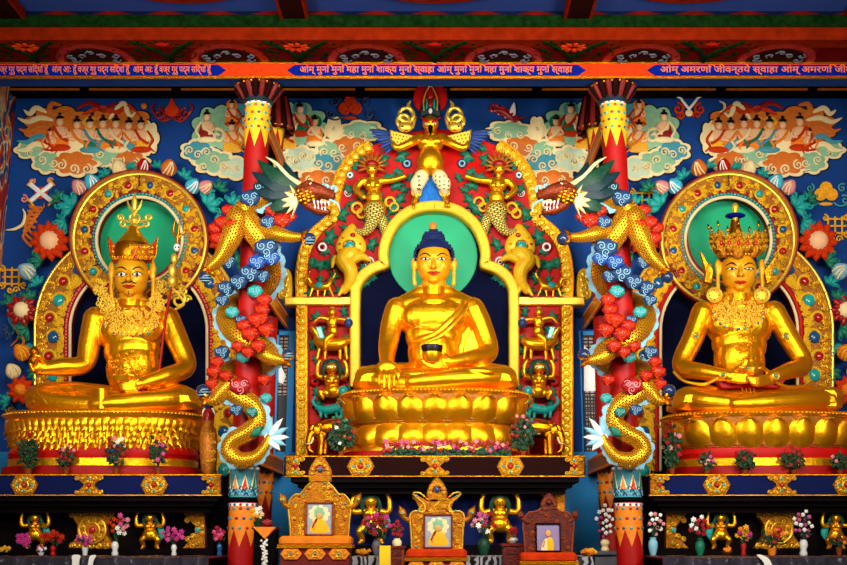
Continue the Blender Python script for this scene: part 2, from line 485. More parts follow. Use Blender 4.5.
# ceiling: a painted soffit in front of the beam, then coffers rising toward the hall
YS = -20+ (ZB1-1.6)/math.tan(PITCH+math.atan((CY-40)/F))
def zat(py, Y): return P(435, py, Y).z
mb = MB(None)
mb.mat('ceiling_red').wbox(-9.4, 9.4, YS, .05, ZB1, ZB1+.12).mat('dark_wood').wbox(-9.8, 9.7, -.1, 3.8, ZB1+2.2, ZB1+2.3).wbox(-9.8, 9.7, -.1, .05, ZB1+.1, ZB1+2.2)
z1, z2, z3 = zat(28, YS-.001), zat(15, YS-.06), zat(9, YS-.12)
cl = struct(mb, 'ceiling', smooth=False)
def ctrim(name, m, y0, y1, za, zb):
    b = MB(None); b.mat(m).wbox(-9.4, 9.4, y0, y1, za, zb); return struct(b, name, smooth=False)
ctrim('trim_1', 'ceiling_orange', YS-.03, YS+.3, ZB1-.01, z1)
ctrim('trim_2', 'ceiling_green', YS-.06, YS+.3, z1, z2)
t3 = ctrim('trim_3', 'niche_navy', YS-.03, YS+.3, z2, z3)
# red cloud scrolls along the dark ceiling trim
b = MB(Frame(YS-.03)); b.mat('ceiling_red')
for i in range(17):
    x = 6+i*53
    b.dome([(x-20, 14), (x-12, 12.6), (x-6, 10.8), (x, 10), (x+6, 10.8), (x+12, 12.6), (x+20, 14), (x, 15)], 0, 1.)
b.build('cloud_border', t3)
# coffers: blue panel above, cross ribs, painted medallion
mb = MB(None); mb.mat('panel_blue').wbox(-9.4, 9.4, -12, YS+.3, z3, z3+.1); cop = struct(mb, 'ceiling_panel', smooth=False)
def disc(mb, cx, cy, z, r0, r1, n=40, th=.02):
    vs = []; fs = []
    for r in (r0, r1):
        for j in range(n):
            a = 2*PI*j/n; vs.append((cx+r*math.cos(a), cy+r*math.sin(a), z))
    vs += [(x, y, z-th) for x, y, _ in vs]
    for j in range(n):
        k = (j+1) % n
        fs += [(2*n+j, 2*n+k, 3*n+k, 3*n+j), (n+j, n+k, 3*n+k, 3*n+j), (j, k, 2*n+k, 2*n+j)]
    mb._add(vs, fs)
for i, px in enumerate((13, 295, 577, 859)):
    x = P(px, 12, YS).x
    mb = MB(None); mb.mat('maroon').wbox(x-.22, x+.22, -11, YS-.06, z3-.16, z3)
    mb.mat('ceiling_orange').wbox(x-.25, x-.2, -11, YS-.06, z3-.17, z3).wbox(x+.2, x+.25, -11, YS-.06, z3-.17, z3)
    o = struct(mb, 'ceiling_beam', smooth=False)
for i, px in enumerate((154, 436, 718)):
    c = P(px, 0, YS-2.6); mb = MB(None)
    for q, (m, r0, r1) in enumerate((('red_brown', .01, 1.2), ('maroon', 1.2, 1.5), ('ceiling_green', 1.5, 1.75), ('ceiling_red', 1.75, 1.95), ('ceiling_orange', 1.95, 2.05))):
        mb.mat(m); disc(mb, c.x, YS-2.45, z3, r0, r1, th=.02+.004*q)
    o = mb.build('ceiling_medallion', cop, smooth=False)
# medallions, vines and lotus blooms painted on the soffit
for i, px in enumerate((-40, 98, 231, 367, 503, 640, 774, 905)):
    c = P(px, 60, -.35); mb = MB(None); cyy = -.36-.05
    for q, (m, r0, r1) in enumerate((('maroon', .01, .55), ('ceiling_orange', .55, .59), ('red_deep', .59, .72), ('ceiling_orange', .72, .74))):
        mb.mat(m); disc(mb, c.x, cyy, ZB1, r0, r1, th=.012+.002*q)
    mb.mat('grey')
    for k in range(7):
        a = PI+PI*(k+.5)/7; r = .3+.1*(k % 2)
        pts = [(c.x+r*1.3*math.cos(a)+.1*math.cos(t*1.1+k)*(1-t*.15), cyy+r*math.sin(a)+.09*math.sin(t*1.1+k)*(1-t*.15), ZB1-.03) for t in range(6)]
        mb.f = Frame(0); mb.tube(pts, .9, 5, world=True)
    mb.build('soffit_medallion', cl)
for i, px in enumerate((30, 167, 298, 435, 572, 708)):
    c = P(px, 52, -.8); mb = MB(Frame(0)); mb.mat('ceiling_green')
    for s in (-1, 1):
        mb.tube([(c.x+s*.6*t*t, -.4-t*.9, ZB1-.01) for t in (0, .25, .5, .75, .95)], 2.2, 5, world=True)
    for k in range(44):
        a = (k*2.399) % 6.28; r = .25+.55*((k*37 % 44)/44)
        mb.ell((c.x+r*1.25*math.cos(a), max(YS+.06, min(-.42, -.85+r*.7*math.sin(a))), ZB1-.005), (3.5, .8, 2), world=True, n=8, m=4, yaw=40*k)
    mb.mat('red_orange' if i % 2 == 0 else 'red_bright')
    if i % 2 == 0:
        for k in range(9):
            a = 2*PI*k/9; mb.ell((c.x+.17*math.cos(a), YS+.3+.12*math.sin(a), ZB1-.01), (5, 1, 3.), world=True, n=8, m=4, yaw=math.degrees(a))
    else: mb.ell((c.x, YS+.16, ZB1-.01), (8, 1, 4), world=True, n=10, m=4)
    mb.build('soffit_vine', cl)
# the beam with the mantra
fb = Frame(-.35)
mb = MB(None); mb.mat('beam_blue').wbox(-9.4, 9.4, -.33, .05, ZB0, ZB1-.02)
beam = struct(mb, 'beam', smooth=False)
mb = MB(fb); mb.mat('red_orange').box(0-15, 870, 63.6, 77, 0, 1.2); o = mb.build('beam_face', beam, smooth=False)
mb = MB(fb); mb.mat('gold_dark').box(-15, 870, 62, 63.8, 0, 2.2).box(-15, 870, 76.2, 78.2, 0, 2.2); mb.build('beam_edging', beam, smooth=False)
SYL = {'guru': 'ओम् आः हूँ वज्र गुरु पद्म सिद्धि हूँ ', 'muni': 'ओम् मुनि मुनि महा मुनि शाक्य मुनि स्वाहा ', 'amar': 'ओम् अमरणि जीवन्तये स्वाहा '}
def letters(mb, text, x0, x1, y0, y1):
    """script glyphs laid along the beam between x0 and x1"""
    cu = bpy.data.curves.new('t', 'FONT'); cu.body = text; cu.extrude = 0; cu.resolution_u = 2; cu.offset = .012
    t = bpy.data.objects.new('t', cu); C.objects.link(t)
    me = bpy.data.meshes.new_from_object(t.evaluated_get(bpy.context.evaluated_depsgraph_get()))
    bpy.data.objects.remove(t)
    if not me.vertices: return
    xs = [v.co.x for v in me.vertices]; yy = [v.co.y for v in me.vertices]
    a, b_, c, d = min(xs), max(xs), min(yy), max(yy)
    vs = []
    for v in me.vertices:
        p = mb.f(lerp(x0, x1, (v.co.x-a)/(b_-a)), lerp(y1, y0, (v.co.y-c)/(d-c)), 0); p.y -= 2.1*mb.f.s; vs.append(p)
    mb._add(vs, [tuple(p.vertices) for p in me.polygons])
for x0, x1, key, n, pl, pr in ((-30, 226, 'guru', 3, 0, 1), (287, 586, 'muni', 2, 1, 1), (647, 900, 'amar', 2, 1, 0)):
    mb = MB(fb); mb.mat('lapis')
    out = [(x0, 70.2)] if pl else [(x0, 65), (x0, 75.6)]
    if pl: out = [(x0+8, 64.8), (x0, 70.2), (x0+8, 75.6)]
    out += [(x1-8, 75.6), (x1, 70.2), (x1-8, 64.8)] if pr else [(x1, 75.6), (x1, 64.8)]
    mb.prism(out, 0, 1.7); o = mb.build('script_panel', beam, smooth=False)
    mb = MB(fb); mb.mat('script_orange'); xa = x0+(12 if pl else 0); xb = x1-(12 if pr else 0)
    for k in range(n): letters(mb, SYL[key], lerp(xa, xb, k/n)+1, lerp(xa, xb, (k+1)/n)-2, 64.9, 75.6)
    for s in range(n*11):
        pass
    mb.build('script', o, smooth=False)
# dark cornice of the back wall with its thin gilt rail
mb = MB(None); mb.mat('dark_wood').wbox(-9.4, 9.4, 3.1, 3.5, zat(91.5, 3.1), ZB1+2.2); struct(mb, 'trim_4', smooth=False)
for i in range(10):
    x0 = -3+i*92-(7 if i > 4 else 0); mb = MB(Frame(3.05)); mb.mat('orange').box(x0, x0+82, 88.2, 89.6, -2.5, 0)
    struct(mb, 'trim_5', smooth=False)
# ---- columns
def cylpoly(mb, x, y, R, tri, n=6):
    """triangle (a0,z0)-(a1,z0)-(am,z1) laid on a round shaft"""
    a0, a1, z0, z1 = tri; vs = []; fs = []
    for i in range(n+1):
        t = i/n; z = lerp(z0, z1, t); half = (a1-a0)/2*(1-t); am = (a0+a1)/2
        for k in (-1, -.5, 0, .5, 1):
            a = am+half*k; vs.append((x+R*math.sin(a), y-R*math.cos(a), z))
    for i in range(n):
        for k in range(4): fs.append((i*5+k, i*5+k+1, i*5+6+k, i*5+5+k))
    mb._add(vs, fs)
def wl(mb, x, y, prof, n=32):
    vs = []; fs = []
    for r, z in prof: vs += [(x+r*math.cos(2*PI*j/n), y+r*math.sin(2*PI*j/n), z) for j in range(n)]
    for i in range(len(prof)-1):
        for j in range(n): fs.append((i*n+j, i*n+(j+1) % n, (i+1)*n+(j+1) % n, (i+1)*n+j))
    fs += [tuple(range(n))[::-1], tuple(range((len(prof)-1)*n, len(prof)*n))]
    mb._add(vs, fs)
def column(X, Y, R, lab, pxs, rear=False):
    zz = lambda py: P(pxs, py, Y-R).z
    t = thing('column', lab, 'column', (X, Y, 0)); t['kind'] = 'structure'
    k = Frame(Y)
    mb = MB(k); mb.mat('red'); wl(mb, X, Y, [(R*1.3, 0), (R*1.3, .5), (R*1.02, .6), (R, 1.0), (R*.97, zz(98)), ]); mb.build('shaft', t)
    # painted lower drum
    if rear: pass
    mb = MB(k); mb.mat('cloud_teal'); wl(mb, X, Y, [(R+.012, zz(497)), (R+.015, zz(466))])
    for i in range(9):
        a = i*2*PI/9+.25; m = ('red_orange', 'green', 'orange')[i % 3]
        mb.mat('cream'); cylpoly(mb, X, Y, R+.022, (a-.30, a+.30, zz(489), zz(474-3*(i % 2))))
        mb.mat(m); cylpoly(mb, X, Y, R+.028, (a-.19, a+.19, zz(489), zz(477-3*(i % 2))))
    for row in range(3):
        for i in range(18):
            a = (i+.5*row)*2*PI/18; z = zz(495-3.2*row); r = R+.02
            mb.mat('slate_blue' if (i+row) % 2 else 'pale_blue')
            mb.tube([(X+r*math.sin(a+q*.13), Y-r*math.cos(a+q*.13), z+.035*(1-q*q)) for q in (-1, -.6, -.2, .2, .6, 1)], .55, 5, world=True)
    for i in range(10):
        a = i*2*PI/10; r = R+.02; mb.mat('white'); mb.ell((X+r*math.sin(a), Y-r*math.cos(a), zz(468)), (3, 1.6, 1), world=True, yaw=math.degrees(a), n=8, m=5)
    if not rear: mb.build('wave_band', t)
    mb = MB(k); mb.mat('black'); wl(mb, X, Y, [(R+.005, zz(502)), (R+.025, zz(500)), (R+.01, zz(497))]); (None if rear else mb.build('collar', t))
    # gilded sleeves with gem studs and hanging points, lower and upper
    for (ya, yb, yt, rows, gm) in ((467 if rear else 503, 494 if rear else 530, 511 if rear else 547, 3, 'orange'), (99, 128, 146, 4, 'orange')):
        mb = MB(k); mb.mat('orange' if ya > 300 else 'yellow_paint'); wl(mb, X, Y, [(R+.008, zz(yb)), (R+.01, zz(ya))])
        for i in range(7):
            a = i*2*PI/7; cylpoly(mb, X, Y, R+.009, (a-PI/7, a+PI/7, zz(yb)+.005, zz(yt)))
        s = mb.build('sleeve', t)
        mb = MB(k)
        for row in range(rows):
            for i in range(12):
                a = (i+.5*(row % 2))*2*PI/12; z = zz(lerp(ya+5.5, yb-2, row/(rows-1)))
                c = (X+(R+.012)*math.sin(a), Y-(R+.012)*math.cos(a), z)
                mb.mat(('ruby', 'sapphire', 'turquoise')[(i+row) % 3]).ell(c, (1.7, 1.5, 1.), world=True, yaw=math.degrees(a), n=8, m=5)
        mb.build('gem_studs', s)
        mb = MB(k); mb.mat('white'); wl(mb, X, Y, [(R+.012, zz(ya+3)), (R+.016, zz(ya))])
        for i in range(14):
            a = i*2*PI/14; mb.mat('sapphire' if i % 2 else 'ruby').ell((X+(R+.015)*math.sin(a), Y-(R+.015)*math.cos(a), zz(ya+1.5)), (1.5, 1.3, 1.), world=True, yaw=math.degrees(a), n=8, m=5)
        mb.build('beaded_band', s)
    # flared petal capital
    zc0, zc1 = zz(98), ZB0-.02
    mb = MB(k); mb.mat('mane'); wl(mb, X, Y, [(R+.02, zc0-.05), (R+.06, zc0), (R+.05, zc0+.06)]); mb.build('ring', t)
    mb = MB(k); mb.mat('black'); wl(mb, X, Y, [(R+.0, zc0), (R+.06, zc0+.12), (R+.15, zc1-.03), (R+.15, zc1)])
    cp = mb.build('capital', t)
    mb = MB(k)
    for i in range(18):
        a = i*2*PI/18
        mb.mat('red_brown' if i % 2 else 'maroon')
        pts = [(X+r*math.sin(a), Y-r*math.cos(a), z) for r, z in ((R+.05, zc0+.04), (R+.1, lerp(zc0, zc1, .45)), (R+.18, zc1-.06))]
        mb.tube(pts, [2, 3, 3.2], 8, world=True)
        mb.mat('gold_dark').ell((X+(R+.2)*math.sin(a+PI/18), Y-(R+.2)*math.cos(a+PI/18), zc1-.05), 1.7, world=True, n=8, m=5)
    mb.build('capital_petals', cp)
    return t
CXL = 3.365
column(-CXL, 0, .23, 'front red column left of the central shrine, wound by a gold dragon', 250)
column(CXL, 0, .23, 'front red column between the central shrine and the crowned figure on the right', 622)
column(-CXL, 2.2, .19, 'rear red column behind the left dragon column, beside the blue wall', 264, True)
column(CXL, 2.2, .19, 'rear red column behind the right dragon column, beside the blue wall', 608, True)
# ---- tie beams from the front columns to the back wall
for s in (-1, 1):
    for (px, py, nm) in ((267, 121, 0), (263, 279, 1), (266, 447, 2)):
        z = P(px, py, .0).z; x = 3.17*s
        mb = MB(None); mb.mat('black').wbox(min(x, x+s*.3), max(x, x+s*.3), .05, 3.5, z-.28, z)
        tb = struct(mb, 'tie_beam', smooth=False)
        mb = MB(None); a, b_ = (x-.03, x) if s > 0 else (x, x+.03)
        mb.mat('carved_wood').wbox(a, b_, .05, 3.5, z-.28, z); mb.mat('orange').wbox(a-.01, b_+.01, .05, 3.5, z-.04, z+.01).wbox(a-.01, b_+.01, .05, 3.5, z-.29, z-.24)
        mb.build('painted_edge', tb, smooth=False)
# ---- lattice windows in the back wall beside the columns
for k, (xa, xb) in enumerate(((275, 289), (583, 597))):
    mb = MB(fw); mb.mat('lattice_brick').box(xa, xb, 335, 462, -1, .6); wn = struct(mb, 'window_%d' % (k+1), smooth=False)
    mb = MB(fw); mb.mat('side_blue').box(xa-2.5, xa, 331, 466, -1, 5).box(xb, xb+2.5, 331, 466, -1, 5).box(xa, xb, 331, 335, -1, 5).box(xa, xb, 462, 466, -1, 5)
    mb.build('window_frame', wn, smooth=False)
    mb = MB(fw); mb.mat('ink')
    for i in range(1, 5): mb.box(lerp(xa, xb, i/5)-.35, lerp(xa, xb, i/5)+.35, 395, 462, .6, 1.6)
    for i in range(11): mb.box(xa, xb, 397+i*6, 397.8+i*6, .6, 1.5)
    mb.build('window_lattice', wn, smooth=False)
    mb = MB(fw); mb.mat('white')
    if k: mb.dome([(584, 345), (590, 352), (596, 362), (596, 391), (584, 391)], .6, 1.2)
    else: mb.dome([(276, 370), (281, 366), (286, 376), (283, 384), (277, 382)], .6, 1.2)
    mb.build('paper_patch', wn)
# ---------------------------------------------------------------- the three seated gilded figures
def seated(f, base, name, lab, sp, gm='gold'):
    """body as one continuous surface; sp holds joints in photo units"""
    t = thing(name, lab, 'statue', base)
    b = MB(f); b.mat(gm)
    hx, hy, hd = sp['head']; rx, ry = sp['face']
    b.ell((hx, hy-1, hd), (rx, ry, rx*1.05), n=28, m=18)
    b.ell((hx, hy+ry*.40, hd+1.5), (rx*.92, ry*.58, rx*.86), n=24, m=14)
    for s in (-1, 1): b.ell((hx+s*rx*.5, hy+ry*.2, hd+5), (rx*.44, ry*.4, rx*.6))
    nx = sp.get('nose', 0)
    b.tube([(hx+nx*.6, hy-ry*.28, hd+rx*.93), (hx+nx*.9, hy, hd+rx*1.12), (hx+nx, hy+ry*.16, hd+rx*1.22)], [1.4, 1.8, 2.5], 10)
    for s in (-1, 1): b.ell((hx+nx+s*2.2, hy+ry*.2, hd+rx*1.06), (1.6, 1.4, 2))
    b.ell((hx+nx*.7, hy+ry*.80, hd+rx*.55), (5.4, 3.4, 4.4))
    b.tube([(hx, hy+ry*.45, hd-2), (hx-.3, sp['sh'][1]-4, hd-6), (sp['chest'][0], sp['sh'][1]+4, 0)], [rx*.70, rx*.68, rx*1.1], 20)
    cx, cy, cw = sp['chest']; wx, wy, ww = sp['waist']
    b.ell((cx, cy, 1), (cw, 24, 20), n=30, m=18)
    b.ell((wx, wy, 4), (ww, 30, 20), n=30, m=18)
    b.ell(((cx+wx)/2, (cy+wy)/2, 2), ((cw+ww)/2*.93, 24, 19), n=30, m=18)
    (ax, ay), (bx, by) = sp['shl'], sp['shr']
    b.tube([(ax, ay, 0), (lerp(ax, cx, .5), ay-2.5, 0), (cx, ay-3, 0), (lerp(bx, cx, .5), by-2.5, 0), (bx, by, 0)], [8, 10.5, 11, 10.5, 8], 16)
    for s, (qx, qy) in ((-1, sp['shl']), (1, sp['shr'])): b.tube(cr([(hx+s*8, hy+ry*1.25, hd-8), (lerp(hx+s*8, qx, .5), lerp(hy+ry*1.25, qy, .62), -2), (qx, qy+1, 0)], 4), [7, 9, 9], 14)
    for s in (-1, 1): b.ell((cx+s*cw*.45, cy-3, 9), (cw*.5, 15, 11), n=20, m=12)
    for pts, rr in sp['arms']:
        q = cr(pts, 6); b.tube(q, rr, 16)
    for pts, rr in sp['legs']:
        b.tube(cr(pts, 6), rr, 16)
    for c, r in sp.get('lumps', []): b.ell(c, r, n=24, m=14)
    for pts, rr in sp['fingers']:
        b.tube(cr(pts, 3), rr, 8)
    for out, d0, d1, *bv in sp.get('slabs', []): b.prism(cr(out, 3, True) if bv else out, d0, d1, bv[0] if bv else 1.5)
    for s, ex in ((-1, sp['ears'][0]), (1, sp['ears'][1])):
        ey0, ey1 = sp['ears'][2], sp['ears'][3]
        b.tube([(ex-s*1.2, ey0+3, hd-2), (ex+s*1.2, ey0, hd-2), (ex+s*2.6, ey0+5, hd-1), (ex+s*1.4, lerp(ey0, ey1, .45), hd-1), (ex+s*1.3, lerp(ey0, ey1, .75), hd), (ex+s*.6, ey1, hd)], [1.5, 1.9, 1.9, 1.7, 1.9, 2.3], 8)
        b.ell((ex+s*.8, lerp(ey0, ey1, .25), hd-1.5), (3.4, (ey1-ey0)*.29, 3))
        b.ell((ex+s*.6, lerp(ey0, ey1, .62), hd-.5), (1.5, (ey1-ey0)*.36, 1.6))
    body = b.build('body', t, remesh=.75, iters=3)
    body.data.materials.append(M['gold_face']); zn = f(hx, hy+ry*1.12, hd).z-body.location.z-Vector(base).z
    for p in body.data.polygons:
        if p.center.z > zn: p.material_index = 1
    # face
    bvh = BVHTree.FromPolygons([v.co.copy() for v in body.data.vertices], [tuple(p.vertices) for p in body.data.polygons])
    off = Vector(base)+body.location
    ew = sp.get('eye', 4.); ey = sp['eyes'][2]
    for s, ex in ((-1, sp['eyes'][0]), (1, sp['eyes'][1])):
        def fd(x, y):    # depth of the face surface
            dr_ = (f(x, y, 0)-CAM).normalized(); h_ = bvh.ray_cast(CAM-off, dr_)
            return (f.Y-(h_[0].y+off.y))/f.s if h_[0] else hd+rx*.6
        e = MB(f)
        op = sp.get('open', 1.5)
        de = fd(ex, ey); sl = (fd(ex+ew, ey)-fd(ex-ew, ey))/(2*ew); yw = math.degrees(math.atan(-sl))
        e.mat('eye_white').ell((ex, ey, de-.2), (ew, op, 1.1), n=16, m=10, yaw=yw)
        e.mat('ink').ell((ex+sp.get('look', 0), ey+.1, de+.55), (min(1.9, op*1.05), min(1.9, op*.95), .6), n=12, m=8, yaw=yw)
        e.mat('ink').tube(cr([(ex-ew-.6, ey+.3, fd(ex-ew, ey)+.3), (ex-ew*.4, ey-op*.8, fd(ex-ew*.4, ey)+.9), (ex+ew*.4, ey-op*.8, fd(ex+ew*.4, ey)+.9), (ex+ew+.6, ey+.3, fd(ex+ew, ey)+.3)], 4), .42, 6)
        e.mat('ink').tube(cr([(ex-ew, ey+.4, fd(ex-ew, ey)+.2), (ex, ey+op*.95, fd(ex, ey)+.8), (ex+ew, ey+.4, fd(ex+ew, ey)+.2)], 4), .25, 5)
        eo = e.build('eye', body)
        e = MB(f); yb = ey-sp.get('brow', 5.2)
        e.mat('ink').tube(cr([(x, y, fd(x, y)+.35) for x, y in ((ex-s*ew*1.05-sp.get('frown', 0)*0, yb+2.6+0*s), (ex-s*ew*.3, yb+.3), (ex+s*ew*.5, yb-.1), (ex+s*ew*1.35, yb+2.4))], 4), [.45, .7, .65, .3], 6)
        e.build('eyebrow', body)
    mx, my = sp['mouth']; e = MB(f); e.mat('lip_red'); md = fd(mx, my)+.2
    e.tube(cr([(mx-6.2, my-.2, fd(mx-6, my)), (mx-2.3, my-.9, fd(mx-2.3, my)+.1), (mx, my-.4, md+.2), (mx+2.3, my-.9, fd(mx+2.3, my)+.1), (mx+6.2, my-.2, fd(mx+6, my))], 4), [.3, .9, .8, .9, .3], 8)
    e.tube(cr([(mx-5, my+.5, fd(mx-5, my)), (mx, my+1.5, md), (mx+5, my+.5, fd(mx+5, my))], 5), [.3, 1.1, .3], 8)
    e.mat('ink').tube(cr([(mx-5.6, my+.2, fd(mx-5.6, my)+.4), (mx, my+.5, md+.95), (mx+5.6, my+.2, fd(mx+5.6, my)+.4)], 4), .22, 5)
    e.build('lips', body)
    return t, body

# ---- central figure: earth-touching seated figure with blue curls
fc = Frame(1.7)
basec = fc(434, 388, 5)
fing = []
for i, (dx, ye) in enumerate(((-7.6, 383.5), (-2.6, 387), (2.5, 388), (7.4, 385))):
    x = 387+dx; fing.append(([(x, 369.5, 44), (x-.2, 375, 53), (x-.3, ye+1, 54)], [2.3, 1.9, 1.5]))
fing.append(([(394, 367, 40), (398.5, 372, 47), (398, 378.5, 49)], [2.6, 2.2, 1.6]))
for i, (y, xe) in enumerate(((358.5, 424), (361.2, 422.5), (363.7, 423.5), (366, 426))):
    fing.append(([(447, y+1.5, 42), (435, y+1.6, 47), (xe, y-.5, 46)], [2.4, 2.3, 1.8]))
fing.append(([(449, 358, 42), (443, 354, 48), (437, 348.5, 50)], [2.7, 2.4, 1.8]))
sp = dict(head=(434, 263, 6), face=(17.2, 21), nose=-.6, sh=(434, 299), chest=(434, 320, 35), waist=(433, 352, 25), shl=(398, 306), shr=(472, 306),
  arms=[([(397, 309, 1), (391.5, 326, 3), (388, 346, 12), (387, 358, 26), (387, 368, 40)], [12, 11, 9.5, 7.6, 6.5]),
        ([(473, 309, 1), (481, 326, 2), (488, 352, 8), (472, 358, 26), (449, 362, 40)], [12, 11.2, 10, 8.2, 5.6])],
  legs=[([(418, 374, -2), (392, 376, 12), (368, 377, 22), (384, 382, 36), (420, 384, 40), (446, 381, 38)], [12, 13, 10.5, 9, 8, 6]),
        ([(450, 374, -2), (480, 375, 12), (503, 377, 22), (484, 377, 38), (450, 379, 47), (412, 382, 50)], [12, 13, 11.5, 10, 9, 6.5])],
  lumps=[((434, 378, 14), (62, 9.5, 30)), ((387, 367.5, 44), (10.5, 7.5, 5.5)), ((446, 361.5, 41), (8, 5.5, 5)), ((366, 377, 20), (11, 10.5, 14)), ((505, 377, 20), (11.5, 10.5, 14)), ((474, 372, 44), (20, 5, 7))],
  fingers=fing, slabs=[([(360, 368), (378, 365.5), (402, 368), (434, 370), (468, 368), (494, 365.5), (512, 368), (517.5, 377), (511, 387), (434, 389), (359, 387), (354, 377)], -4, 40, 7), ([(456, 310), (474, 316), (484, 348), (470, 362), (450, 360), (458, 336)], -8, 3)],
  ears=(415.3, 453.0, 258, 284), eyes=(425.8, 441.6, 258.7), mouth=(433.6, 272.6), open=1.35, eye=4.3)
buddha, bb = seated(fc, basec, 'seated_statue', 'large gilded figure with tight blue curls seated in the central shrine, holding a dark bowl', sp)
# hair of snail curls, with crown lump and finial
h = MB(fc); h.mat('hair_blue')
h.ell((434, 256, 3), (19.3, 17.5, 18.6), n=32, m=24)
zc_ = fc(434, 246.6, 20).z; h.fc = [q for q in h.fc if not (sum(h.v[i].z for i in q)/len(q) < zc_ and sum(h.v[i].y for i in q)/len(q) < fc.Y-4*fc.s)]; h.mi = [0]*len(h.fc)
h.ell((433.5, 240, 1), (10.5, 10, 10.5), n=20, m=12)
hair = h.build('hair', bb)
h = MB(fc); h.mat('hair_blue')
def curl_shell(c, r, y0, y1, rows, per, front):
    for i in range(rows):
        y = lerp(y0, y1, i/(rows-1)); k = math.sqrt(max(.02, 1-((y-c[1])/r[1])**2)); n = max(6, int(per*k))
        for j in range(n):
            a = PI*(j+.5*(i % 2))/n*1.16-.25; x = c[0]-r[0]*k*math.cos(a); d = c[2]+r[2]*k*math.sin(a)
            if front and d > c[2]+4 and y > 247.4: continue
            h.ell((x, y, d), 1.75, n=8, m=6)
curl_shell((434, 256, 3), (19.3, 17.5, 18.6), 240, 263, 9, 30, True)
curl_shell((433.5, 240, 1), (10.5, 10, 10.5), 230.5, 243, 6, 15, False)
h.build('curls', hair)
h = MB(fc); h.mat('orange').lathe(433, [(0.2, 221.6), (2.4, 223), (4, 225.6), (3.2, 228), (2.6, 230)], 1, 14); h.build('finial', bb)
e = MB(fc); e.mat('gold_pale').ell((434, 251.5, 24.5), 1.1, n=10, m=6); e.build('forehead_mark', bb)
# robe edge and folds
h = MB(fc); h.mat('gold_leaf')
h.tube(cr([(463, 301, 11), (460, 309, 17), (448, 322, 24.5), (436, 333, 24.5), (424, 338, 23), (412, 341, 17)], 5), [2.2, 3, 3.2, 3, 2.6, 1.4], 10, flat=.6)
h.tube(cr([(468, 303, 10), (464, 312, 17), (452, 326, 24), (440, 336, 25), (428, 341, 24)], 5), [1.2, 1.8, 1.8, 1.6, .8], 8, flat=.7)
h.tube(cr([(406, 313, 14), (416, 325, 22), (430, 329, 23.5), (445, 326, 23), (458, 314, 18)], 5), [.6, .9, .9, .9, .6], 6)
for i in range(4): h.tube(cr([(421+i*3.6, 372, 46+i), (424+i*3.2, 379, 52), (421+i*3, 387, 50)], 5), .8, 6)
for i in range(3): h.tube(cr([(440, 386-i*3, 49), (470, 380-i*3.5, 50), (500, 371-i, 34)], 5), .7, 6)
h.build('robe_fold', bb)
h = MB(fc); h.mat('gold_leaf').prism([(477, 322), (481, 330), (484, 346), (478, 353), (462, 357), (464, 340)], 3, 7, 1.5); h.build('robe_sleeve', bb)
# the bowl it holds
bw = MB(fc); bw.mat('gold').lathe(432, [(3, 363), (6.5, 362), (9.2, 357), (9.6, 352.5), (8.9, 352.5)], 50, 20, .9)
bowl = bw.build('alms_bowl')
tag(bowl, 'dark-lipped bowl held in the lap of the blue-haired central figure', 'bowl')
bw = MB(fc); bw.mat('ink').lathe(432, [(8.7, 353), (10.1, 349.5), (10.3, 345.4), (9.4, 345), (8.6, 352), (.1, 354)], 50, 20, .9); bw.build('rim', bowl)

# ---- left figure: hat, moustache, wide open eyes
fl = Frame(1.7)
basel = fl(112, 410, 5)
fing = []
for i in range(4): fing.append(([(40+i*.5, 361+i*3.2, 31), (32, 359.5+i*3.2, 37), (30.5+i, 364+i*2.2, 41)], [2.4, 2.2, 1.8]))
fing.append(([(43, 362, 34), (40, 357, 40), (35, 355, 42)], [2.6, 2.2, 1.8]))
for i in range(4): fing.append(([(137, 381+i*2.7, 44), (126, 382+i*2.6, 48), (117+i, 381+i*2.2, 47)], [2.5, 2.3, 1.8]))
fing.append(([(138, 380, 44), (133, 376, 49), (128, 374, 50)], [2.7, 2.3, 1.8]))
sp = dict(head=(131.5, 275.5, 6), face=(16.6, 21.5), nose=-3.2, sh=(131, 310), chest=(131, 333, 33), waist=(133, 368, 26), shl=(97, 319), shr=(166, 319),
  arms=[([(95, 318, 1), (90, 342, 4), (84, 364, 10), (62, 367, 22), (40, 369, 30)], [11.5, 11, 9.6, 9, 6]),
        ([(168, 318, 1), (178, 342, 4), (186, 367, 10), (166, 376, 28), (140, 384, 42)], [11.5, 11, 9.6, 8.6, 5.5])],
  legs=[([(112, 398, -2), (75, 396, 14), (40, 397, 24), (62, 403, 38), (110, 405, 44), (140, 403, 42)], [12, 14, 13, 10, 8.5, 6]),
        ([(145, 398, -2), (166, 396, 14), (183, 398, 22), (165, 400, 38), (128, 402, 48), (96, 404, 50)], [12, 13, 12, 10, 9, 6.5])],
  lumps=[((112, 400, 14), (74, 10, 30)), ((37, 398, 20), (11.5, 13, 15)), ((185, 399, 20), (12, 12, 14)), ((38, 367, 32), (6.5, 7.5, 5.5)), ((139, 384, 43), (7, 5.5, 5))],
  slabs=[([(30, 387), (48, 384), (80, 388), (112, 391), (150, 388), (176, 386), (192, 388), (197.5, 398), (191, 408.5), (112, 410.5), (30, 408.5), (25.5, 398)], -4, 40, 8)],
  fingers=fing, ears=(112.4, 152.2, 263, 297), eyes=(121.6, 137.2, 274.2), mouth=(128.6, 286), open=2.6, eye=4.6, brow=7, look=-.2)
guru, gb = seated(fl, basel, 'seated_statue', 'gilded figure with hat, moustache and wide eyes, seated on the feathery lotus throne', sp, 'gold')
h = MB(fl); h.mat('ink')
for s in (-1, 1): h.tube(cr([(128.2+s*.8, 282.2, 25.6), (128.5+s*4, 281.8, 24.2), (128.7+s*7, 283.2, 20.4), (128.8+s*8.4, 282, 18.6)], 4), [.5, .6, .45, .2], 6)
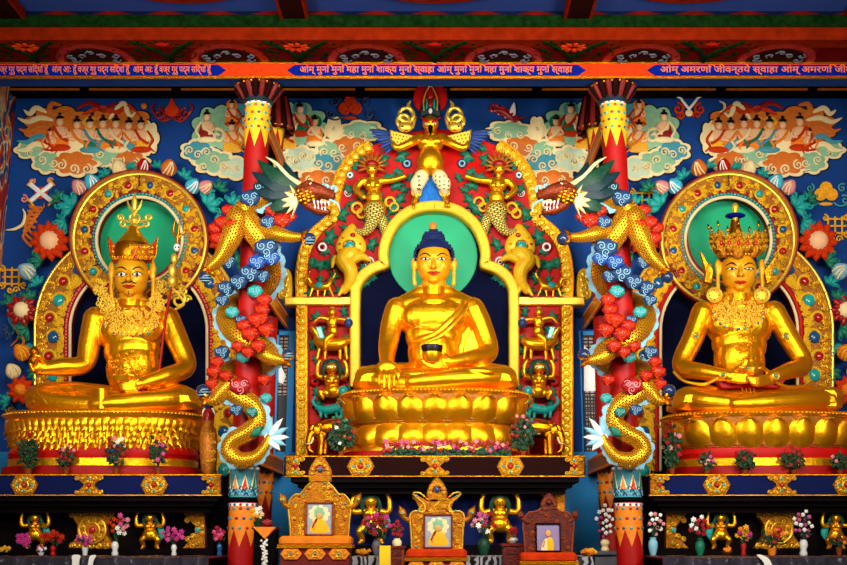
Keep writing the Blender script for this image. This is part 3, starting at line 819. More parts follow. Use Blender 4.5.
h.tube([(128.2, 282.2, 25.2), (129, 282.2, 25.2)], .4, 6).tube([(128.7, 291.5, 23.4), (128.7, 294.5, 23)], [.7, .3], 6)
h.build('moustache', gb)
# hat
h = MB(fl); h.mat('gold_dark').lathe(132.6, [(17.8, 260.5), (18.8, 258), (18.4, 250), (16.5, 244.5), (12, 243)], 4, 28); hat = h.build('hat_band', gb)
h = MB(fl)
for r_ in range(3):
    for j in range(12):
        a = PI*(j+.5*(r_ % 2))/11; y = 257-r_*5; R = 18.6-r_*.5
        h.mat('gold_dark' if (j+r_) % 3 else 'ruby').ell((132.6-R*math.cos(a), y, 4+R*math.sin(a)), (2.2, 2.2, 1.4), n=10, m=6)
        h.mat('filigree').torus(132.6-R*math.cos(a)*1.02, y, 2.4, .55, 4+R*math.sin(a)*1.02, 10, 5)
h.build('hat_studs', hat)
h = MB(fl); h.mat('gold_leaf').lathe(133.4, [(16, 246), (14.5, 241), (10, 236), (6.5, 231.5), (4.5, 227), (3.5, 225)], 2, 24); h.build('hat_crown', gb)
for s in (-1, 1):
    h = MB(fl); cxh = 132.8
    pts = [(cxh+s*14, 262), (cxh+s*19, 263), (cxh+s*23, 254), (cxh+s*24.5, 237), (cxh+s*17, 246), (cxh+s*13, 249)]
    h.mat('red_orange').prism(pts, 1, 4, 1); fp = h.build('hat_flap', gb)
    h = MB(fl); h.mat('gold_dark').tube([(x, y, 4) for x, y in pts[1:4]], 1, 6); h.build('flap_edging', fp)
# vajra finial with curling side loops
h = MB(fl); h.mat('gold_pale').lathe(134.5, [(2.5, 229), (4.5, 226), (2.6, 223), (3.6, 220), (1.6, 216.5), (2.6, 214), (1.2, 211)], 2, 12)
h.dome([(134.5, 192), (137.4, 201), (136.2, 211), (132.8, 211), (131.6, 201)], 1, 2.)
for s in (-1, 1):
    h.tube(cr([(134.5, 213, 3), (134.5+s*5, 207, 3), (134.5+s*7.4, 200, 3)], 4), [1.6, 1.4, .5], 6)
    h.spiral(134.5+s*11, 224, 4.6, 150 if s > 0 else 30, 1.1, 1.3, 2, 6, -s); h.spiral(134.5+s*14.6, 217.6, 3.6, 200 if s > 0 else -20, 1.1, 1.2, 2, 6, -s)
    h.tube(cr([(134.5, 224, 2), (134.5+s*5, 227, 2), (134.5+s*9, 226, 2)], 4), 1.3, 6)
h.torus(134.5, 218.6, 5, 1.2, 2.5, 18); h.build('finial', gb)
# lace-like collar and shoulder ornaments
def lace(f, cx, cy, w, hh, d, seed, m='lace_gold', n=46, body=None):
    r = random.Random(seed); b = MB(f); b.mat(m)
    for i in range(n):
        a = i*2.399; q = math.sqrt((i+.5)/n); x = cx+w*q*math.cos(a); y = cy+hh*q*math.sin(a)
        dd = d(x, y) if callable(d) else d
        b.spiral(x, y, r.uniform(2, 3.2), r.uniform(0, 360), 1.2, .62, dd+.4, 5, r.choice((-1, 1)))
        if i % 3 == 0: b.ell((x, y, dd+.8), .9, n=8, m=5)
    return b
def chestd(cx, cy, w, hh=26): return lambda x, y: 1+20*math.sqrt(max(.04, 1-((x-cx)/w)**2-((y-cy)/hh)**2))+2.2
b = lace(fl, 131, 321, 28, 14, chestd(131, 333, 38, 30), 4, n=70); neck = b.build('collar_necklace', gb)
b = MB(fl)
for j in range(9):
    a = PI*(j+.5)/9; x = 131-27*math.cos(a); y = 322+14*math.sin(a)
    b = MB(fl); b.mat(('turquoise', 'ruby', 'sapphire')[j % 3]).ell((x, y, chestd(131, 333, 38, 30)(x, y)+1), (1.2, 1.2, .9), n=8, m=6); b.build('gem', neck)
for s, x in ((-1, 107), (1, 157)):
    b = lace(fl, x, 303, 8.5, 10, 13, 7+s, n=18); b.mat('gold_pale').torus(x, 304, 6.5, 1.1, 12, 20); b.build('shoulder_ornament', gb)
b = lace(fl, 100, 287, 6, 9, 2, 3, n=10); b.build('ear_ornament', gb); b = lace(fl, 160, 287, 6, 9, 2, 5, n=10); b.build('ear_ornament', gb)
b = lace(fl, 128, 366, 18, 16, lambda x, y: 26.5-((x-133)/26)**2*8, 12, 'gold_leaf', n=26); b.build('apron_tracery', gb)
h = MB(fl); h.mat('gold_leaf')
h.tube(cr([(111, 380, 22), (122, 385, 27), (136, 387, 27), (152, 383, 22)], 5), 1.6, 8)
for i in range(4): h.tube(cr([(34+i*14, 386+i, 31+i*3), (40+i*16, 396, 44), (50+i*16, 406, 44)], 4), .7, 6)
for i in range(4): h.tube(cr([(150+i*9, 386+i*2, 40-i*4), (146+i*10, 395, 48-i*4), (136+i*10, 404, 50-i*4)], 4), .7, 6)
h.build('robe_fold', gb)
h = MB(fl); h.mat('red').prism([(119, 387), (146, 386), (144, 392), (122, 392)], 30, 40, 1); h.build('red_lining', gb)
# gilded sheet hem hanging over the shins
h = MB(fl); h.mat('gold'); vs = []; n = 10
for i in range(n+1):
    a = PI*i/n*.9; x = 91+i*1.7
    for y in (388+abs(i-5)*.3, 408.5): 
        p = fl(x, y, 50+7*math.sin(a)); vs += [p, p+Vector((0, .03, 0))]
fs = []
for i in range(n):
    o = i*4; fs += [(o, o+4, o+6, o+2), (o+1, o+3, o+7, o+5), (o, o+1, o+5, o+4), (o+2, o+6, o+7, o+3)]
fs += [(0, 2, 3, 1), (n*4, n*4+1, n*4+3, n*4+2)]
h._add(vs, fs); h.build('hanging_hem', gb)
# tall staff leaning in the crook of its arm
b = MB(fl); b.mat('red').tube([(159, 372, 30), (165, 322, 22), (172, 285, 19)], 1.3, 10)
khat = b.build('trident_staff'); tag(khat, 'gold trident staff with a small skull, leaning on the hatted figure at left', 'staff')
b = MB(fl); b.mat('gold_pale').lathe(172.5, [(1.6, 287), (4.2, 284), (4.6, 279), (2.6, 276), (4.2, 272), (3.8, 267), (2, 264.5)], 19, 14).lathe(174.4, [(1.2, 264), (3.4, 261), (3.2, 256), (1.6, 254)], 19, 14); b.build('staff_knobs', khat)
b = MB(fl); b.mat('white').ell((177, 247.5, 19), (3.4, 4, 3.4)).mat('ink').ell((175.8, 247.2, 22), (.9, 1, .8), n=8, m=6).ell((178.4, 247.2, 22), (.9, 1, .8), n=8, m=6); b.build('skull', khat)
b = MB(fl); b.mat('gold_dark').tube([(177, 243, 19), (179, 226, 19), (180, 219, 19)], [1.4, 1.4, .4], 8)
for s in (-1, 1): b.tube(cr([(178, 237, 19), (178.6+s*5, 233, 19), (179+s*5.4, 226, 19), (179.4+s*4, 220, 19)], 4), [1.4, 1.4, 1.1, .3], 8)
b.build('trident', khat)
b = MB(fl); b.mat('gold_pale').spiral(178, 300, 9.5, 130, 1.15, 1.6, 18, 7, -1).spiral(184, 291, 4.6, 90, 1.2, 1.4, 18, 6, 1).spiral(187, 299, 4, 0, 1.2, 1.3, 18, 6, 1).tube(cr([(170, 286, 18), (176, 292, 19), (184, 303, 18), (176, 309, 18)], 5), 1.5, 7); b.build('ribbon', khat)
b = MB(fl); b.mat('gold_dark').lathe(34, [(1.5, 366), (4, 363), (4.5, 359), (2, 356), (4.5, 353), (4, 349), (1, 346)], 40, 14)
vj = b.build('ritual_sceptre'); tag(vj, 'small gold sceptre gripped in the raised hand of the hatted figure', 'sceptre')
b = MB(fl); b.mat('gold_leaf').lathe(121, [(3, 383), (8, 381), (10, 376.5), (9, 376), (1, 379)], 50, 18, .9).lathe(121, [(2, 376), (3.4, 372), (1.4, 369), (2.4, 366), (.4, 362)], 50, 12)
vj = b.build('skull_cup'); tag(vj, 'gold cup with a small vase on it, in the lap of the hatted figure', 'cup')

# ---- right figure: leafy crown, lowered eyes, vase in lap
fr_ = Frame(1.7)
baser = fr_(758, 411, 5)
fing = []
for i in range(4): fing.append(([(730, 373+i*2.4, 42), (742, 375+i*2.3, 48), (752-i, 374.6+i*2, 47)], [2.4, 2.2, 1.7]))
for i in range(4): fing.append(([(772, 375+i*2.4, 42), (758, 378+i*2.2, 50), (748+i, 378+i*1.6, 51)], [2.4, 2.2, 1.7]))
fing.append(([(734, 371, 42), (740, 367, 48), (746, 369, 49)], [2.5, 2.2, 1.7])); fing.append(([(768, 372, 42), (762, 368, 48), (756, 369, 49)], [2.5, 2.2, 1.7]))
sp = dict(head=(738.5, 271, 6), face=(17.2, 20.5), nose=2.4, sh=(738, 305), chest=(739, 327, 33), waist=(739, 361, 25), shl=(705, 313), shr=(772, 313),
  arms=[([(703, 312, 1), (693, 338, 4), (682, 366, 10), (704, 372, 28), (730, 376, 41)], [11.5, 10.5, 9.6, 8, 5.2]),
        ([(774, 312, 1), (789, 338, 4), (803, 364, 10), (788, 371, 28), (770, 377, 41)], [11.5, 10.5, 9.6, 8, 5.2])],
  legs=[([(722, 400, -2), (708, 398, 14), (690, 398, 22), (706, 402, 38), (740, 404, 44), (768, 402, 42)], [12, 13, 11.5, 10, 8, 6]),
        ([(762, 400, -2), (798, 398, 14), (830, 399, 22), (806, 400, 38), (770, 402, 48), (736, 404, 50)], [12, 13, 11.5, 10.5, 9, 6.5])],
  lumps=[((759, 400, 14), (74, 9.5, 30)), ((688, 399, 20), (12, 12, 14)), ((831, 399, 20), (12, 12, 14)), ((730, 377, 41), (6, 5.5, 5)), ((771, 378, 41), (6, 5.5, 5))],
  slabs=[([(681, 388), (698, 386), (730, 390), (760, 391), (800, 389), (826, 387), (839, 389), (844, 399), (838, 409), (759, 410.5), (683, 409), (676.5, 399)], -4, 40, 8)],
  fingers=fing, ears=(719, 761, 260, 292), eyes=(732.2, 749, 268.6), mouth=(740.6, 282), open=1.2, eye=4.4, brow=5.4)
amit, ab = seated(fr_, baser, 'seated_statue', 'gilded figure in a tall leafy crown with lowered eyes and both hands in its lap', sp)
# hair line and topknot
h = MB(fr_); h.mat('hair_blue').ell((738.5, 262, 2), (18.2, 15, 17.5), n=20, m=12); hr = h.build('hair', ab)
h = MB(fr_); h.mat('gold_dark').lathe(735, [(12, 248), (9, 238), (5.5, 228), (4, 220)], 0, 18).mat('gold_pale').lathe(735.2, [(3.4, 224), (3, 213.5), (2.6, 211), (3.8, 207.5), (2.6, 204), (.4, 202.6)], 1, 14); fi = h.build('finial', ab)
h = MB(fr_); h.mat('lapis').ell((735.2, 215.8, 1), (10.4, 2.8, 8), n=20, m=8); h.build('lapis_disc', fi)
# crown: band, five leaves, beads
h = MB(fr_); h.mat('gold_dark').lathe(738.5, [(18.6, 258), (20.8, 256), (22.5, 246), (19, 245)], 3, 30); crn = h.build('crown_band', ab)
for a, wd, hh in ((-82, 12, 25), (-42, 14, 30), (0, 15, 33), (42, 14, 30), (82, 12, 25), (-62, 10, 20), (-21, 11, 21), (21, 11, 21), (62, 10, 20)):
    h = MB(fr_); ca, sa = math.sin(math.radians(a)), math.cos(math.radians(a))
    x = 738.5+22*ca; d = 3+22*sa; lean = ca*8
    out = []
    for k in range(24):
        q = 2*PI*k/24; u = math.cos(q); v = math.sin(q)
        rr = 1+.14*math.cos(6*q)
        out.append((u*wd*.55*rr*(1-.9*max(0, v)**1.4), v))
    vs = []
    h.mat('carved_gold')
    W = [(x+px_*(.35+.65*abs(sa))+lean*(.5+.5*v), 243-hh*.5*v) for px_, v in out]
    h.dome(W, d-1, 3.5)
    h.mat('filigree')
    for k in range(8):
        q = 2*PI*k/8; h.spiral(x+lean*.5+wd*.34*math.cos(q)*(.35+.65*abs(sa)), 241-hh*.3*math.sin(q), 2.3, k*45, 1.2, .6, d+2.4, 5, 1)
    h.mat('ruby').ell((x+lean*.45, 243, d+2.2), (1.8, 2.6, 1.6), n=10, m=6).mat('gold_dark').ell((x+lean*1.02, 241-hh*.54, d), (1.5, 2.2, 1.5), n=10, m=6).mat('ink').ell((x+lean*1.1, 241-hh*.64, d), (1, 1.4, 1), n=8, m=6)
    h.build('crown_leaf', crn)
h = MB(fr_); h.mat('filigree')
for j in range(19):
    a = PI*j/18; h.ell((738.5-21*math.cos(a), 254, 3+21*math.sin(a)), 1.3, n=8, m=6); h.spiral(738.5-21.6*math.cos(a), 250, 1.9, j*40, 1.2, .5, 3+21.6*math.sin(a), 5)
h.build('crown_beads', crn)
for x in (714.6, 762.4):
    h = MB(fr_); h.mat('gold_pale').lathe(x, [(.2, 294.5), (1, 294.5)], 8, 8)
    h = MB(fr_); h.mat('filigree').dome(circ(x, 295, 8, 24), 6, 3); h.mat('gold_pale').torus(x, 295, 7.2, 1, 8, 24)
    for k in range(8): h.mat('turquoise' if k % 2 else 'ruby').ell((x+4.6*math.cos(k*PI/4), 295+4.6*math.sin(k*PI/4), 8.6), .8, n=8, m=5)
    h.build('disc_earring', ab)
for s, x, pts in ((-1, 712, [(705, 272), (700, 250), (708, 262), (714, 270), (712, 284), (704, 282)]), (1, 768, [(772, 272), (778, 252), (770, 262), (764, 270), (766, 284), (773, 282)])):
    h = MB(fr_); h.mat('gold_dark').prism(pts, 0, 3, 1)
    for k in range(5): h.mat('filigree').spiral(x+s*3+(k % 2)*2*s, 266+k*3.6, 2.3, k*70, 1.2, .6, 3.6, 5)
    h.build('crown_ribbon', ab)
cdp = chestd(739, 327, 38, 30)
b = lace(fr_, 739, 313, 28, 13, cdp, 21, n=72); neck = b.build('collar_necklace', ab)
b = MB(fr_)
for j in range(11):
    a = PI*(j+.5)/11; x = 739-25*math.cos(a); y = 312+17*math.sin(a)
    b = MB(fr_); b.mat(('turquoise', 'ruby', 'sapphire')[j % 3]).ell((x, y, cdp(x, y)+1), (1.3, 1.5, .9), n=8, m=6); b.build('gem', neck)
b = lace(fr_, 747, 345, 10, 22, lambda x, y: 25-((x-739)/26)**2*7, 31, 'gold_leaf', n=18); b.build('sash_tracery', ab)
h = MB(fr_); h.mat('gold_leaf')
for i in range(4): h.tube(cr([(742+i*4, 389, 48), (744+i*3.4, 397, 54), (738+i*3, 408, 52)], 4), .6, 6)
h.prism(cr([(758, 408), (764, 398), (790, 394), (826, 388), (838, 392), (838, 408)], 4), 34, 38, 2)
h.tube(cr([(674, 372, 22), (684, 381, 26), (704, 384, 34), (718, 378, 40)], 5), 1.6, 8); h.tube(cr([(772, 380, 40), (788, 387, 34), (806, 386, 26), (812, 382, 20)], 5), 1.6, 8)
h.build('robe_fold', ab)
h = MB(fr_); h.mat('red').prism([(716, 380), (786, 380), (780, 388), (722, 388)], 25, 34, 1); h.build('red_lining', ab)
for x, y, d in ((696, 336, 14), (786, 336, 14), (723, 375, 46), (776, 376, 46)):
    h = MB(fr_); h.mat('filigree').torus(x, y, 3, 1, d+1, 14).mat('turquoise').ell((x, y, d+1.5), 1.5, n=8, m=6); h.build('arm_clasp', ab)
b = MB(fr_); b.mat('gold_leaf').lathe(751, [(3.5, 375), (6, 373), (7, 368), (4, 363), (2.4, 360), (4.4, 358), (3, 355), (1, 350), (.3, 346)], 50, 16)
lv = b.build('long_life_vase'); tag(lv, 'gold lidded vase resting on the hands of the leafy-crowned figure at right', 'vase')
b = MB(fr_); b.mat('turquoise')
for k in range(6): b.ell((751+6.6*math.cos(k), 368, 50+6.6*math.sin(k)), 1, n=8, m=5)
b.build('gem_pattern', lv)
# ---------------------------------------------------------------- lotus thrones
def plan_fn(rx, ry, e=2.5, n=400):
    pts = []
    for i in range(n):
        a = 2*PI*i/n-PI/2; c, s = math.cos(a), math.sin(a)
        pts.append((rx*math.copysign(abs(c)**(2/e), c), ry*math.copysign(abs(s)**(2/e), s)))
    acc = [0]
    for i in range(n):
        x0, y0 = pts[i]; x1, y1 = pts[(i+1) % n]; acc.append(acc[-1]+math.hypot(x1-x0, y1-y0))
    L = acc[-1]
    def at(t):
        q = (t % 1)*L; i = 0
        import bisect
        i = min(n-1, max(0, bisect.bisect_right(acc, q)-1)); k = (q-acc[i])/max(1e-9, acc[i+1]-acc[i])
        x0, y0 = pts[i]; x1, y1 = pts[(i+1) % n]; tx, ty = x1-x0, y1-y0; l = math.hypot(tx, ty) or 1
        return lerp(x0, x1, k), lerp(y0, y1, k), ty/l, -tx/l
    return at, L
class Drum:
    """upright oval drum; heights are read off its front rim in the photo"""
    def __init__(s, f, cx, rx, ky, d=0.):
        s.f = f; s.cx = cx; s.rx = rx; s.ry = rx*ky; s.d = d; s.at, s.L = plan_fn(1, ky); s.ky = ky
        s.c = f(cx, 390, d)
    def z(s, py): return s.f(s.cx, py, s.d+s.ry).z
    def pt(s, t, r, z):
        x, y, nx, ny = s.at(t); return Vector((s.c.x+x*r*s.f.s, s.c.y+y*r*s.f.s, z)), Vector((nx, ny, 0))
    def shell(s, mb, prof, n=72):
        vs = []; fs = []
        for r, py in prof:
            z = s.z(py)
            for j in range(n): vs.append(s.pt(j/n, r, z)[0])
        for i in range(len(prof)-1):
            for j in range(n): fs.append((i*n+j, i*n+(j+1) % n, (i+1)*n+(j+1) % n, (i+1)*n+j))
        fs += [tuple(range(n)), tuple(range((len(prof)-1)*n, len(prof)*n))]
        mb._add(vs, fs)
    def petal(s, mb, t, r0, r1, y0, y1, wide, bulge, tipcurl=3., notch=.0, nu=8, nv=9, point=1.):
        """from base (r0,y0) to tip (r1,y1); closed against the drum"""
        k = s.f.s; z0, z1 = s.z(y0), s.z(y1); vs = []; fs = []
        def grid(inset):
            out = []
            for j in range(nv+1):
                v = j/nv; wd = (math.sin(PI*min(1, (.25+.75*v)*.62+.12))**.8)*(1 if v < .6 else math.sqrt(max(.0, 1-((v-.6)/.4)**2))**point)*wide/2
                for i in range(nu+1):
                    u = -1+2*i/nu; tt = t+u*wd/(s.L*s.rx)
                    r = lerp(r0, r1, v); z = lerp(z0, z1, v-.0*abs(u))
                    p, nn = s.pt(tt, r, z)
                    o = bulge*math.sin(PI*min(1, v*.9+.05))*(1-u*u*.75)+tipcurl*max(0, v-.7)/.3*(1-u*u*.5)
                    if inset: o = -2.5
                    out.append(p+nn*o*k)
            return out
        A = grid(False); B = grid(True); n = nu+1; vs = A+B; m = len(A)
        for j in range(nv):
            for i in range(nu):
                a = j*n+i; fs.append((a, a+1, a+n+1, a+n)); fs.append((m+a, m+a+n, m+a+n+1, m+a+1))
        bd = [i for i in range(n)]+[j*n+nu for j in range(1, nv+1)]+[nv*n+i for i in range(nu-1, -1, -1)]+[j*n for j in range(nv-1, 0, -1)]
        for q in range(len(bd)):
            a, b = bd[q], bd[(q+1) % len(bd)]; fs.append((a, m+a, m+b, b))
        mb._add(vs, fs)
    def beads(s, mb, r, py, n, br, t0=-.32, t1=.32):
        for i in range(n):
            p, nn = s.pt(lerp(t0, t1, i/(n-1)), r, s.z(py)); mb.ell(p, br, world=True, n=8, m=6)
def big_throne(f, cx, rx, ky, ys, lab, red=False):
    D = Drum(f, cx, rx, ky); yt, yr, yb, yw, yl, y0 = ys   # top, bead row, upper petals end, waist, lower end, foot
    t = thing('lotus_throne', lab, 'throne', D.pt(0, 0, D.z(y0))[0])
    b = MB(f); b.mat('gold'); D.shell(b, [(rx*.965, yt), (rx*.985, yt+1), (rx, yr-1.5), (rx*.985, yr+2), (rx*.97, yr+3)]); top = b.build('seat_rim', t)
    b = MB(f); b.mat('bronze'); D.shell(b, [(rx*.96, yr+2.5), (rx*.955, yr+4), (rx*.92, yb)]); b.build('drum', t)  # dark of the gaps between petals is put into the drum colour
    b = MB(f); b.mat('gold_leaf'); D.beads(b, rx, yr, 84, 1.25); b.build('beaded_edge', top)
    b = MB(f); b.mat('red_deep' if red else 'gold_dark'); D.shell(b, [(rx*.93, yb-2), (rx*.90, yw-1), (rx*.90, yw+2)]); b.build('waist', t)
    for k in range(11):
        b = MB(f); b.mat('gold'); D.petal(b, (k-5)*.052, rx*.90, rx*.965, yb+1, yr+3.5, 27, 5.2, 3.2)
        c, n_ = D.pt((k-5)*.052, rx*.965, D.z(yr+7)); b.mat('gold_dark')
        p = b.build('lotus_petal', t)
        q = MB(f); q.mat('gold_leaf')
        for s in (-1, 1):
            pts = []
            for i in range(6):
                a = i/5; tt = (k-5)*.052+s*(.002+.013*a)/1; pp, nn = D.pt(tt, rx*.965, D.z(yr+5.5+5*a*a)); pts.append(pp+nn*(8.2-3.2*a)*f.s)
            q.tube(pts, [1.2, 1.1, .9, .8, .6, .4], 6, world=True)
        q.build('petal_curl', p)
    if yl:
        b = MB(f); b.mat('gold'); D.shell(b, [(rx*.88, yw), (rx*.9, yw+4), (rx*.93, yl-4), (rx*.9, yl)]); b.build('lower_drum', t)
        for k in range(11):
            b = MB(f); b.mat('gold'); D.petal(b, (k-5)*.052, rx*.88, rx*.92, yw-1, yl+2, 28, 5.4, 1.5); b.build('lotus_petal', t)
    return t, D
tc_, Dc = big_throne(fc, 435, 91, .6, (386.5, 389.6, 420, 423, 446, 453), 'wide gold lotus throne with two rows of big petals under the blue-haired figure')
b = MB(fc); b.mat('gold'); Dc.shell(b, [(84, 444), (86, 447), (86, 451)]); b.mat('red'); Dc.shell(b, [(92, 450), (92, 456.5)]); b.build('plinth', tc_)
tr_, Dr = big_throne(fr_, 757, 94, .6, (409.5, 412.4, 446, 449, None, 473), 'wide gold lotus throne with big curled petals under the leafy-crowned figure', True)
def throne_foot(f, D, t, rx):
    b = MB(f); b.mat('red_bright'); D.shell(b, [(rx*.90, 445), (rx*.93, 452), (rx*.9, 458)]); b.build('red_moulding', t)
    b = MB(f); b.mat('gold_leaf'); D.shell(b, [(rx*.88, 456), (rx*.92, 457.5), (rx*.92, 465), (rx*.9, 466)]); b.build('gilt_plinth', t)
    b = MB(f); b.mat('red'); D.shell(b, [(rx*.97, 465), (rx*.97, 474.5)]); b.build('red_step', t)
throne_foot(fr_, Dr, tr_, 94)
# left throne: a thicket of small pointed petals
Dl = Drum(fl, 109, 97, .58)
tl_ = thing('lotus_throne', 'gold throne of many small feathery petals under the hatted figure', 'throne', Dl.pt(0, 0, Dl.z(473))[0])
b = MB(fl); b.mat('gold'); Dl.shell(b, [(94, 408.5), (96, 409.5), (97, 411.5), (95.5, 414), (92, 417), (90, 430), (84, 448)]); top = b.build('seat_rim', tl_)
b = MB(fl); b.mat('gold_leaf'); Dl.beads(b, 97, 411.5, 90, 1.3); b.build('beaded_edge', top)
for row, (y0, y1, n, ph) in enumerate(((418, 431, 44, 0), (422, 438, 44, .5), (428, 444, 40, 0), (436, 449, 40, .5))):
    b = MB(fl); b.mat('gold'); r = random.Random(row)
    for i in range(n):
        Dl.petal(b, lerp(-.3, .3, (i+ph)/n)+r.uniform(-.002, .002), 94-row*2.2, 90-row*2., y0+r.uniform(-1, 1), y1+r.uniform(-1.5, 1.5), 9.5, 2.6, 4.2+r.uniform(-1, 1.5), nu=4, nv=6, point=1.3)
    b.build('feathery_petals', tl_)
throne_foot(fl, Dl, tl_, 97)

# ---------------------------------------------------------------- carved ornament helpers
def swirl(b, x, y, r, a, d, m, ring='filigree', hand=1):
    """a gem lying in a curling gold comma"""
    b.mat(ring).spiral(x, y, r, a, .95, r*.2, d, 6, hand)
    b.mat(m).ell((x, y, d), (r*.55, r*.55, r*.45), n=12, m=8)
def blossom(name, parent, f, x, y, r, d, n, mp, mc, rot=0, lift=2.5, core=.42, coremesh=True):
    b = MB(f); b.mat(mp)
    for ring, (q, k) in enumerate(((1, 0), (.78, .5))):
        for i in range(n):
            a = 360*(i+k)/n+rot; rr = r*q
            pts = [(0, 0), (rr*.45, rr*.16), (rr*.8, rr*.17), (rr, 0), (rr*.8, -rr*.17), (rr*.45, -rr*.16)]
            b.dome(rot2(pts, a, x, y), d+ring*lift*.6, lift, c=rot2([(rr*.6, 0)], a, x, y)[0])
    o = b.build(name, parent)
    if coremesh:
        b = MB(f); b.mat(mc).dome(circ(x, y, r*core, 16), d+1, lift*2.6); b.build('flower_centre', o)
    return o
def bud(parent, f, x, y, r, d, m, rot=0, second='cream'):
    b = MB(f); b.mat(m)
    out = rot2([(0, -1.05*r), (.55*r, -.7*r), (.95*r, 0), (.75*r, .7*r), (0, 1.0*r), (-.75*r, .7*r), (-.95*r, 0), (-.55*r, -.7*r)], rot, x, y)
    b.dome(cr(out, 3, True), d, r*.9)
    b.mat(second)
    for k in range(3): b.tube(cr([rot2([((-.55+.5*k)*r, .75*r)], rot, x, y)[0]+(d+r*.5,), rot2([((-.2+.35*k)*r, 0)], rot, x, y)[0]+(d+r*.95,), rot2([((.05+.1*k)*r, -.7*r)], rot, x, y)[0]+(d+r*.7,)], 4), r*.09, 5)
    return b.build('lotus_bud', parent)
def leafy(parent, f, x, y, r, d, rot=0, m='teal', n=4, name='curled_leaf'):
    b = MB(f); b.mat(m)
    for k in range(n):
        a = rot+(k-(n-1)/2)*42; rr = r*(1-.12*abs(k-(n-1)/2))
        b.dome(rot2([(0, 0), (rr*.35, rr*.24), (rr*.75, rr*.26), (rr, .05*rr), (rr*.8, -.2*rr), (rr*.35, -.2*rr)], a, x, y), d+.8*k, 2.6, c=rot2([(rr*.55, 0)], a, x, y)[0])
        b.spiral(*rot2([(rr*.86, 0)], a, x, y)[0], rr*.22, a, 1, rr*.07, d+2.5+.8*k, 5)
    return b.build(name, parent)

